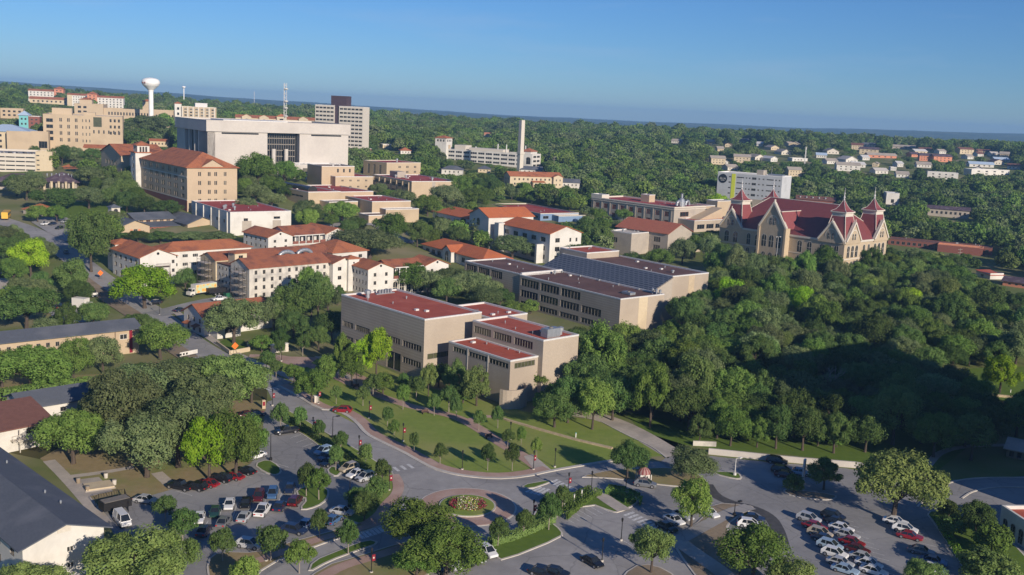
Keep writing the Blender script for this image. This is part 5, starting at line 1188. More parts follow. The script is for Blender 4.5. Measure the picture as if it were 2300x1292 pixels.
    for i in range(5): MB().box(W * (.04 + .21 * i), W * (.04 + .21 * i) + 1, -1.6, -.8, -2, H - .3).build('column', M['cream'], b.root)
    for i in range(7): vent(b.root, W * (.1 + .12 * i), 4 + (i % 3) * 1.2, H + 1.6, .35, 1.4)
    b.block(-22, 2, 21, 13, H - .4, 'gray', ('hip', 'x', .4, 'purple', 1.2), R=[grid(4, 1, .05, .95, .05, .8, .7, .85, gl=('g1',), mull=1)])
    # white dormitories far off
    for px0_, px1_, yt, yb, dz, lab, red in ((63, 122, 203, 216, 1060, 'white dormitory on the skyline with a red stair tower', 0), (150, 192, 206, 221, 1060, 'smaller white dormitory between two red stair towers', 0), (218, 277, 208, 231, 1040, 'white dormitory stepping down beside a tall red stair tower', 0)):
        b = Bld('far_dormitory', lab, 'building', (px0_, yt), (px0_, yb), None, (px1_, yt + (px1_ - px0_) * .04), D=16, ang=15, dist='auto', h=13)
        W, H = b.W, b.h; b.block(wall='white', roof=('gable', 'x', .25, 'tile', .6), R=[grid(7, 4, .03, .97, .05, .95, .35, .5, **WN)])
        if px0_ != 150:
            x_ = W + .02 if px0_ < 100 else -11; b.block(x_, -2, 11, 14, H + 3.5, 'salmonwall', ('hip', 'x', .4, 'tile', .7), R=[grid(2, 5, .1, .9, .1, .95, .5, .4, **WN)], name='stair_tower')
        else: b.block(W * .02, -1.5, W * .25, 8, H + .4, 'cream', ('hip', 'x', .3, 'tile', .5), name='stair_tower')
    b = Bld('far_tiled_hall', 'low cream hall with long orange roof below the white dormitories', 'building', (66, 221), (66, 231), None, (155, 226), D=14, ang=15, dist='auto', h=5); b.block(wall='cream', roof=('gable', 'x', .35, 'tile', .8), R=[grid(8, 1, .05, .95, .1, .8, .4, .6, **WN)])
    b = Bld('villa_apartments', 'row of cream villas with arched gables and tiled roofs behind the library', 'building', (529, 263), (529, 290), None, (706, 273), D=16, ang=12, dist='auto', h=11, short='the row of cream villas')
    W, H = b.W, b.h; b.block(wall='cream', roof=('gable', 'x', .3, 'tile', .7), R=[grid(10, 2, .03, .97, .3, .95, .35, .5, **WN)])
    for i, f_ in enumerate((.08, .3, .52, .8)): b.block(W * f_, -2.2, W * .12, 2.18, H + (2.6 if i == 2 else 1), 'cream', ('hip' if i == 2 else 'gable', 'y', .5, 'tile', .5), R=[grid(1, 1, .25, .75, .4, .85, .8, .9, gl=('g1',), arch=i != 2)])
hill_campus()
def apartments():
    b = Bld('apartment_block', 'white apartment block with a lime stripe and round black emblem', 'building', (1613, 386), (1610, 446), None, (1757.5, 391), D=17, ang=-34, short='the lime-striped apartment block', dist='auto', h=20)
    W, D, H = b.W, b.D, b.h; rh = H
    b.block(wall='greywhite', roof=('flat', 'concrete', 'towerwhite'), R=[grid(1, 4, .17, .22, .26, .96, .7, .24, mull=2, gl=('g2',)), grid(1, 4, .30, .42, .26, .96, .95, .20, mull=4, gl=('g1',)), grid(2, 4, .43, .53, .26, .96, .5, .24, mull=2, gl=('g1', 'g3')), grid(1, 4, .54, .61, .26, .96, .95, .42, mull=2, gl=('g2',)), grid(2, 4, .62, .75, .26, .96, .4, .24, mull=2, gl=('g1', 'g3')), grid(1, 4, .76, .88, .26, .96, .9, .20, mull=4, gl=('g1',)), grid(2, 4, .88, .99, .26, .96, .45, .24, mull=2, gl=('g1', 'g3')), grid(1, 1, .08, .14, .10, .24, .98, .95, mull=2, gl=('g1',))], L=[])
    MB().box(W * .225, W * .285, -.12, 0, -2, H - .5).build('lime_panel', M['lime'], b.root)
    MB().box(W * .5, W * .99, -.1, 0, -2, H * .22).build('brick_base', M['tan'], b.root)
    MB().box(W * .88, W * .91, -.16, -.1, 0, H * .17).build('lime_panel', M['lime'], b.root)
    MB().lathe([(2.9, 0), (2.9, .14)], 28).build('emblem', M['black'], b.root, loc=(W * .085, -.0, H * .80)).rotation_euler = (radians(90), 0, 0)
    tc = bpy.data.curves.new('letters', 'FONT'); tc.body = 'ELLA'; tc.size = 1.9; tc.align_x = 'CENTER'; tc.extrude = .02
    t0 = bpy.data.objects.new('lettering_source', tc); tc.materials.append(M['coping']); t = bpy.data.objects.new('emblem_lettering', bpy.data.meshes.new_from_object(t0)); bpy.data.objects.remove(t0); COL.objects.link(t); t.parent = b.root; t.location = (W * .085, -.17, H * .80 - .6); t.rotation_euler = (radians(90), 0, 0)
    MB().box(W * .085 - 1.2, W * .085 + 1.2, -.18, -.15, H * .80 - 1.3, H * .80 - 1.05).build('emblem_bar', M['coping'], b.root)
    MB().box(W * .60, W * .70, 1, 7, H - .4, H + 3).build('lift_house', M['gray'], b.root); MB().box(W * .75, W * .97, 3, 8, H - .4, H + .9).build('roof_plant', M['steel'], b.root)
    MB().tube((W * .8, 4, H), (W * .8, 4, H + 6), .12, 5).build('mast', M['steel'], b.root)
    b = Bld('shopping_row', 'long low brown-roofed row with white-roofed end behind the spired hall', 'building', (1995, 536), (1994, 549), None, (2229, 558), D=11, main='R', short='the long brown-roofed row')
    W, H = b.W, b.h; b.block(wall='brickred', roof=('flat', 'brownmetal', 'brownmetal', .1), R=[grid(18, 1, .02, .98, .1, .75, .6, .8, gl=('g1',), mull=2)])
    b.block(W * .50, -7, W * .42, 6.98, H + .4, 'brickred', ('flat', 'white', 'salmonwall', .8))
    b = Bld('long_gray_roof', 'long low building with grey roof among the trees', 'building', (2085, 467), (2085, 474), None, (2178, 474), D=10, ang=-20, dist='auto', h=5); b.block(wall='gray', roof=('gable', 'x', .3, 'purple', .8), R=[grid(8, 1, .05, .95, .2, .8, .5, .6, **WN)])
    b = Bld('brown_motel', 'low brown building with rust roof and white rooftop units', 'building', (1790, 446), (1790, 458), None, (1875, 452), D=12, ang=-15, dist='auto', h=5); b.block(wall='brickred', roof=('gable', 'x', .3, 'brownmetal', .8), R=[grid(6, 1, .05, .95, .2, .8, .5, .6, **WN)])
    for i in range(5): vent(b.root, 2 + i * 4, 2, b.h, .6, 1.5)
    b = Bld('white_warehouse', 'white-fronted blue shed half hidden in trees beyond the right spire', 'building', (1992, 433), (1992, 447), None, (2021, 434), D=12, ang=-10, dist='auto', h=8); b.block(wall='white', roof=('flat', 'bluewall', 'coping'), R=[grid(1, 1, .35, .65, .1, .5, .8, .8, **WN)])
    b = Bld('red_shed', 'small white shed with red lean-to roof below the brown-roofed row', 'building', (2193, 607), (2193, 620), None, (2225, 614), D=7, main='R'); b.block(wall='white', roof=('shed', 'x', -.12, 'redroof', .4), R=[grid(1, 1, .3, .6, .1, .6, .6, .8, **WN)])
    b = Bld('violet_roofed_house', 'low house with violet-blue roof at the tree edge', 'building', (2253, 630), (2253, 641), None, (2330, 640), D=9, main='R'); b.block(wall='salmonwall', roof=('gable', 'x', .3, 'purple', .7), R=[grid(4, 1, .1, .9, .2, .8, .4, .6, **WN)])
    b = Bld('arched_villa', 'cream arcaded building with flat red roof at the lower edge', 'building', (2250, 1136), (2247, 1192), None, (2330, 1188), D=14, main='R', short='the cream arcaded building'); W, H = b.W, b.h
    b.block(wall='white', roof=('flat', 'redroof', 'white', .5), R=[grid(4, 1, .05, .95, .05, .62, .5, .95, gl=('g1',), arch=True)])
    b = Bld('picnic_shelter', 'small open shelter with pale roof under the trees', 'shelter', (2262, 1006), (2262, 1026), None, (2320, 1018), D=7, main='R'); b.block(wall='gravel', roof=('gable', 'x', .35, 'walk', .6), R=[grid(3, 1, .05, .95, .05, .8, .7, .9, gl=('g1',), mull=1)])
apartments()
def house(x0, x1, yt, yb, wall, roof, label, dist=None, ax='x', kind='gable', cat='house', name='far_house', pitch=.45, n=3, rows=1):
    b = Bld(name, label, cat, (x0, yt + (yb - yt) * .4), (x0, yb), None, (x1, yt + (yb - yt) * .4 + (x1 - x0) * .07), D=9 if ax == 'x' else 14, ang=rnd.uniform(-25, 30), dist='auto' if dist else None, h=(3.2 + 2.6 * (rows - 1)) if dist else None)
    b.block(wall=wall, roof=(kind, ax, pitch, roof, .6) if kind != 'flat' else ('flat', roof, 'coping'), R=[grid(n, rows, .08, .92, .12, .9, .3, .45, **WN)]); return b
house(142, 176, 370, 379, 'brickred', 'tile', 'small orange-tiled pavilion below the parking garage', kind='hip')
house(52, 92, 461, 480, 'gray', 'tile', 'orange-roofed bus shelter beside the hill street', kind='hip', cat='shelter', name='bus_shelter')
house(322, 341, 221, 236, 'cream', 'tile', 'little tiled villa below the white water tower', 760, kind='hip')
house(992, 1038, 371, 391, 'white', 'slate', 'white house with dark hip roof left of the mission building', kind='hip', n=4)
house(1074, 1101, 373, 387, 'cream', 'slate', 'small cream house with dark roof below the white decked building', kind='hip')
house(1170, 1218, 374, 389, 'white', 'slate', 'dark-roofed house directly behind the mission building', 520, n=4)
house(1260, 1302, 401, 421, 'white', 'slate', 'white house with low dark roof right of the mission building', n=4)
house(900, 923, 331, 347, 'white', 'tile', 'white cupola house with orange roof beside the plant tower', 690, kind='hip')
house(860, 880, 318, 334, 'cream', 'concrete', 'plain cream box right of the banded tower', 760, kind='flat', cat='building')
def mission():
    b = Bld('mission_house', 'cream mission-style house with terracotta roof and arched porch on a lawn', 'house', (1146, 395), (1146, 420), None, (1262, 398), D=12, ang=20, short='the mission-style house')
    W, H = b.W, b.h; b.block(wall='cream', roof=('gable', 'x', .4, 'tile', .6), R=[grid(9, 2, .05, .8, .1, .92, .35, .45, **WN)], L=[grid(3, 2, .1, .9, .1, .9, .3, .4, **WN)])
    b.block(W * .82, -2, W * .18, 14, H, 'cream', ('gable', 'y', .4, 'tile', .6), R=[grid(2, 2, .1, .9, .1, .9, .3, .4, **WN)])
    b.block(W * .42, -3, W * .22, 2.98, H * .5, 'cream', ('shed', 'y', .2, 'tile', .5), R=[grid(3, 1, .08, .92, .1, .8, .7, .95, gl=('g1',), arch=True)])
mission()
FAR = [(1913, 1939, 319, 334, 'cream', 'brownmetal', 'cream house with brown roof at the crest of the far hill', 1120), (1939, 1967, 318, 333, 'white', 'slate', 'white house with blue-grey roof on the far crest', 1130),
 (1931, 1974, 327, 344, 'cream', 'purple', 'orange-cream house below the far crest', 1050), (1950, 2014, 343, 354, 'salmonwall', 'gray', 'long terracotta flat building among far trees', 1000), (2004, 2056, 325, 333, 'gray', 'gray', 'long grey roof on the far hill', 1120),
 (2048, 2066, 341, 354, 'salmonwall', 'purple', 'single terracotta gable left of the twin apartments', 1010), (2066, 2094, 339, 363, 'salmonwall', 'purple', 'lower terracotta apartment house with two gables', 985), (2067, 2095, 330, 343, 'cream', 'brownmetal', 'cream house peeping above the terracotta apartments', 1060), (2098, 2139, 341, 365, 'salmonwall', 'purple', 'broader terracotta apartment house with twin arched gables', 985),
 (2157, 2188, 329, 344, 'cream', 'brownmetal', 'cream gabled house right of the terracotta apartments', 1050), (2198, 2228, 330, 343, 'cream', 'brownmetal', 'cream gabled house second from the right edge of the hill', 1050), (2246, 2267, 339, 354, 'cream', 'gray', 'small cream house lowest of the hilltop row', 1020),
 (2178, 2233, 363, 374, 'white', 'bluemetal', 'long low building with bright blue roof', 900), (2183, 2268, 374, 389, 'white', 'concrete', 'long white flat-roofed building below the blue roof', 850), (2084, 2153, 379, 395, 'white', 'concrete', 'pale two-storey row facing the trees', 840), (2060, 2092, 364, 375, 'white', 'gray', 'white house behind the pale row', 900),
 (1880, 1933, 362, 380, 'white', 'gray', 'jumbled white houses with grey roofs on the slope', 850), (1858, 1882, 356, 368, 'white', 'gray', 'white house left of the jumbled houses', 900), (2001, 2014, 370, 383, 'white', 'concrete', 'narrow white house alone in the trees', 850), (1834, 1857, 342, 356, 'white', 'bluemetal', 'pale blue-roofed gabled house in the woods', 960),
 (1598, 1630, 348, 365, 'cream', 'gray', 'cream house with chimneys above the apartment block', 870), (1649, 1686, 345, 360, 'cream', 'gray', 'larger cream house with chimneys right of its twin', 880), (1780, 1814, 351, 361, 'white', 'concrete', 'low white house on the wooded slope', 920), (1773, 1796, 307, 319, 'white', 'gray', 'white house on the distant ridge', 1220), (1772, 1801, 374, 391, 'cream', 'gray', 'pale house right of the apartment block', 800), (1509, 1530, 300, 311, 'white', 'gray', 'white house alone on the middle ridge', 1250), (1590, 1606, 303, 310, 'cream', 'gray', 'tiny cream house far along the ridge', 1250), (1088, 1102, 275, 286, 'cream', 'salmonwall', 'tiny pinkish house in the forest by the chimney', 1350), (1664, 1682, 312, 319, 'gray', 'slate', 'grey house in the trees under the ridge', 1150), (1612, 1626, 330, 338, 'cream', 'gray', 'small tan house in deep forest', 1020), (2235, 2268, 352, 366, 'white', 'bluemetal', 'white shed with blue gable near the right edge', 940)]
for f_ in FAR:
    house(f_[0], f_[1], f_[2], f_[3], f_[4], f_[5], f_[6], f_[7], n=4, rows=2 if f_[3] - f_[2] > 14 else 1, kind='gable' if f_[5] != 'concrete' else 'flat')
HILL = []
for i in range(34):
    x_ = rnd.choice((rnd.uniform(1830, 2290), rnd.uniform(1890, 2290), rnd.uniform(1580, 1800))); y_ = rnd.uniform(334, 388) if x_ > 1820 else rnd.uniform(318, 372); w_ = rnd.uniform(12, 30)
    if any(abs(x_ - h[0]) < 22 and abs(y_ - h[1]) < 9 for h in HILL): continue
    HILL.append((x_, y_)); b = house(x_, x_ + w_, y_, y_ + 9, rnd.choice(('white', 'cream', 'white', 'trim')), rnd.choice(('concrete', 'gray', 'brownmetal', 'coping', 'gray')), 'small pale house half hidden among the trees of the far hillside', 1000, ax=rnd.choice('xy'), n=3)
    b.root['group'] = 'small pale houses on the far hillside'
for p_, lab in (((311, 352, 262, 285), 'tan block with tall window slots half sunk in trees beside the white library'), ((0, 52, 243, 264), 'cream hall on the skyline left of the turquoise tower')):
    b = Bld('hill_hall', lab, 'building', (p_[0], p_[2]), (p_[0], p_[3]), None, (p_[1], p_[2] + 3), D=14, ang=18, dist='auto', h=9); b.block(wall='tan2', roof=('flat', 'concrete', 'tan2'), R=[grid(4, 2, .05, .95, .15, .92, .5, .5, **WN)])
b = Bld('tiled_shed', 'long low red-tiled roof behind the lantern tower', 'building', (336, 316), (336, 326), None, (378, 321), D=8, ang=15, dist='auto', h=4); b.block(wall='cream', roof=('gable', 'x', .3, 'tile', .6), R=[grid(5, 1, .05, .95, .2, .8, .4, .6, **WN)])
# --- water towers, mast, booth
def water_tower(px, yb_, yt, wpx, dist, label):
    d = ray(px, 215); q = CAM + d * (dist / d.y); g = Vector((q.x, q.y, hgt(q.x, q.y))); zt = ztop(g, yt) - g.z; r = wpx / 2 * dist / FPX
    o = empty('water_tower', g); tag(o, label, 'water tower')
    hb = zt - r * 1.28
    MB().lathe([(r * .36, -3), (r * .26, 3), (r * .26, hb - r * .35), (r * .32, hb - r * .1)], 20).build('stem', M['towerwhite'], o, True)
    MB().lathe([(r * .32, hb - r * .1), (r * .55, hb + r * .12), (r * .86, hb + r * .40), (r * .985, hb + r * .62), (r, hb + r * .78), (r * .95, hb + r * .96), (r * .78, hb + r * 1.12), (r * .5, hb + r * 1.22), (r * .1, hb + r * 1.28)], 32).build('tank', M['towerwhite'], o, True)
    if r > 5:
        m = MB(); z = hb + r * .72
        for t in (-2.2, -1.9): m.box(r * cos(t) - .5, r * cos(t) + .5, r * sin(t) - .25, r * sin(t) + .1, z - .9, z + .5)
        m.build('tank_emblem', M['brickred'], o)
    LMARK.append(('the white water tower', g))
water_tower(339, 240, 174.5, 39, 900, 'large white mushroom-shaped water tower on the skyline')
water_tower(413, 222, 193.5, 8, 1500, 'small distant water tower on a thin stem')
def lattice(px, yt, dist, label, wd=1.2, dish=True):
    d = ray(px, 255); q = CAM + d * (dist / d.y); g = Vector((q.x, q.y, hgt(q.x, q.y))); h = ztop(g, yt) - g.z
    o = empty('radio_mast', g); tag(o, label, 'radio mast')
    m = MB(); n = int(h / 3)
    for i in range(n):
        z, z2 = i * h / n, (i + 1) * h / n; c = [(wd * cos(t), wd * sin(t)) for t in (0, 2.1, 4.2)]
        for k in range(3):
            m.tube((*c[k], z), (*c[k], z2), .16, 4); m.tube((*c[k], z), (*c[(k + 1) % 3], z2), .1, 4)
    m.build('lattice_frame', M['coping'], o)
    if dish:
        for f_ in (.5, .62, .72, .9): MB().lathe([(.3, h * f_), (1.5, h * f_ + .5), (1.5, h * f_ + 1.2), (.2, h * f_ + 1.4)], 8, (.8, -.5)).build('dish', M['white'], o)
lattice(640, 187, 760, 'tall lattice radio mast with dishes behind the library'); lattice(571, 206, 2600, 'thin faint mast on the far plain', .7, False); lattice(1818, 330, 900, 'slim mast standing in the far woods', .5, False); lattice(2126, 316, 1300, 'thin mast on the far right ridge', .5, False)
def booth():
    b = Bld('gatehouse', 'small gatehouse with red-striped bell roof and white columns', 'booth', (1439, 1068), (1439, 1088), None, (1463, 1071), D=2.1, ang=15, short='the striped gatehouse', prot=False)
    W, D, H = b.W, b.D, b.h
    b.block(.2, .2, W - .4, D - .4, H, 'white', None, R=[grid(2, 1, .1, .9, .4, .85, .7, .9, gl=('g1',), mull=1, fr='wframe')], L=[grid(2, 1, .1, .9, .4, .85, .7, .9, gl=('g1',), mull=1, fr='wframe')])
    for x in (0, W * .5, W):
        for y in (0, D): MB().tube((x, y, -.2), (x, y, H), .1, 8).build('column', M['white'], b.root)
    m = MB(); n = 22
    pr = [(1.3, H), (1.2, H + .5), (.85, H + .85), (.35, H + 1.1), (.05, H + 1.25)]
    for a_, c_ in zip(pr, pr[1:]):
        for i in range(n):
            t0, t1 = 2 * pi * i / n, 2 * pi * (i + 1) / n; f_ = lambda r, t, z: (W / 2 + r * cos(t) * W / 2.2, D / 2 + r * sin(t) * W / 2.2, z)
            m.mat(i % 2).face([f_(a_[0], t0, a_[1]), f_(a_[0], t1, a_[1]), f_(c_[0], t1, c_[1]), f_(c_[0], t0, c_[1])])
    b.part(m, 'striped_roof', None) if False else m.build('striped_roof', [M['maroonx'], mat('faded_red', (.34, .22, .2), (.28, .18, .16), 2)], b.root)
booth()
# ------------------------------------------------------------------ trees
def crown_mesh(seed, shape, nl, ls):
    r = random.Random(seed); v, f = [], []
    if shape == 'oak': rz, cz, nc, cr = .40, .56, 34, (.08, .18)
    elif shape == 'round': rz, cz, nc, cr = .44, .55, 30, (.085, .19)
    elif shape == 'tall': rz, cz, nc, cr = .46, .53, 30, (.075, .17)
    elif shape == 'young': rz, cz, nc, cr = .40, .60, 24, (.10, .17)
    else: rz, cz, nc, cr = .46, .48, 20, (.12, .18)
    cl = []
    for i in range(nc * 6):
        if len(cl) >= nc: break
        d = Vector((r.gauss(0, 1), r.gauss(0, 1), r.gauss(0, 1))).normalized(); k = r.uniform(.45, 1) ** .6
        if d.z < -.55: continue
        ra = r.uniform(*cr); lump = 1 + .18 * sin(3 * atan2(d.y, d.x) + seed) + .1 * sin(5 * d.z + seed * 2)
        wz = rz - ra * .8; wx = .5 - ra * .8
        c = Vector((d.x * wx * k * lump, d.y * wx * k * lump, cz + d.z * wz * k))
        if shape == 'young': t = max(0, (c.z - cz) / rz); c.x *= 1 - .45 * t; c.y *= 1 - .45 * t
        if all((c - q[0]).length > .55 * (ra + q[1]) * .8 for q in cl): cl.append((c, ra))
    per = nl // len(cl)
    for c, ra in cl:
        for _ in range(per):
            d = Vector((r.gauss(0, 1), r.gauss(0, 1), r.gauss(0, 1) + .25)).normalized()
            p = c + d * ra * r.uniform(.62, 1.12) * (1 + .2 * sin(9 * d.x + seed) * sin(8 * d.y + 2))
            if any((p - q[0]).length < q[1] * .62 for q in cl if q[0] is not c): continue
            n = (d + Vector((r.gauss(0, 1), r.gauss(0, 1), r.gauss(0, 1))) * .38 + Vector((0, 0, .15))).normalized()
            a = n.orthogonal().normalized(); b = n.cross(a); t = r.uniform(0, 6.28); a, b = a * cos(t) + b * sin(t), b * cos(t) - a * sin(t)
            s = ls * r.uniform(.6, 1.3); k = len(v)
            v += [p - a * s, p + b * s * .62 + n * s * .12, p + a * s, p - b * s * .62 + n * s * .12]; f.append((k, k + 1, k + 2, k + 3))
    me = bpy.data.meshes.new('crown'); me.from_pydata(v, [], f); me.update()
    return me, cl
def trunk_mesh(seed, shape, cl, m):
    r = random.Random(seed + 90); b = MB()
    h0 = .30 if shape in ('oak', 'round') else .34; r0 = .028 if shape != 'young' else .022
    b.tube((0, 0, -.06), (0, 0, .04), r0 * 1.7, 7, r0 * 1.15); b.tube((0, 0, .04), (.01, .005, h0), r0 * 1.15, 7, r0 * .8)
    for c, ra in cl[:12]:
        m1 = Vector((c.x * .45, c.y * .45, h0 + (c.z - h0) * .55)); b.tube((.01, .005, h0 - .03), m1, r0 * .55, 5, r0 * .36); b.tube(m1, c, r0 * .36, 5, r0 * .12)
    return b.mesh('trunk', m)
PROT = {}
def protos(shape, n, nl, ls):
    PROT[shape] = []
    for i in range(n):
        me, cl = crown_mesh(11 * i + len(shape) * 7 + 3, shape, nl, ls)
        PROT[shape].append((me, trunk_mesh(i, shape, cl, M['paleb'] if shape == 'young' else M['bark']), {}))
protos('oak', 4, 20000, .0165); protos('round', 5, 15000, .0185); protos('tall', 2, 12000, .020); protos('young', 3, 5000, .030); protos('shrub', 2, 4000, .036)
FORL = {k: crown_mesh(50 + i, ('oak', 'round', 'round', 'tall')[i % 4], 1500, .055)[0] for i, k in enumerate(range(5))}
TREES = []            # (object, tint word, kind phrase, group) for the labels
TINT = {'oak': 'grey-green', 'green': 'mid-green', 'lime': 'bright lime-green', 'dark': 'dark green', 'olive': 'olive-coloured'}
KIND = {'oak': ('oak_tree', 'spreading oak', 'tree'), 'round': ('broadleaf_tree', 'rounded tree', 'tree'), 'tall': ('elm_tree', 'upright tree', 'tree'), 'young': ('young_tree', 'young planted tree', 'tree'), 'shrub': ('garden_shrub', 'bushy shrub', 'shrub')}
def tree(g, w, h, shape, tint, col=None, note=None, group=None, dim=1.0):
    P_ = PROT[shape]; me, tk, cache = P_[rnd.randrange(len(P_))]
    if tint not in cache:
        c = me.copy(); c.materials.clear(); c.materials.append(LEAF[tint]); cache[tint] = c
    o = empty(KIND[shape][0], g, rnd.uniform(0, 6.28)); o.scale = (w * rnd.uniform(.95, 1.05), w * rnd.uniform(.95, 1.05), h)
    k = rnd.uniform(.85, 1.15); col = col or (k, k * rnd.uniform(.96, 1.04), k, 1)
    put('trunk', tk, o); c = put('crown', cache[tint], o); c.color = tuple(v * dim for v in col[:3]) + (1,)
    TREES.append((o, TINT[tint], KIND[shape][1], KIND[shape][2], note, g.copy(), group, w))
    return o
def treepx(x, yb, w, h, shape, tint, note=None, group=None, dz=0):
    g = G(x, yb); D = (g - CAM).dot(FW)
    tree(g, w * D / FPX, h * D / FPX * 1.03, shape, tint, None, note, group)
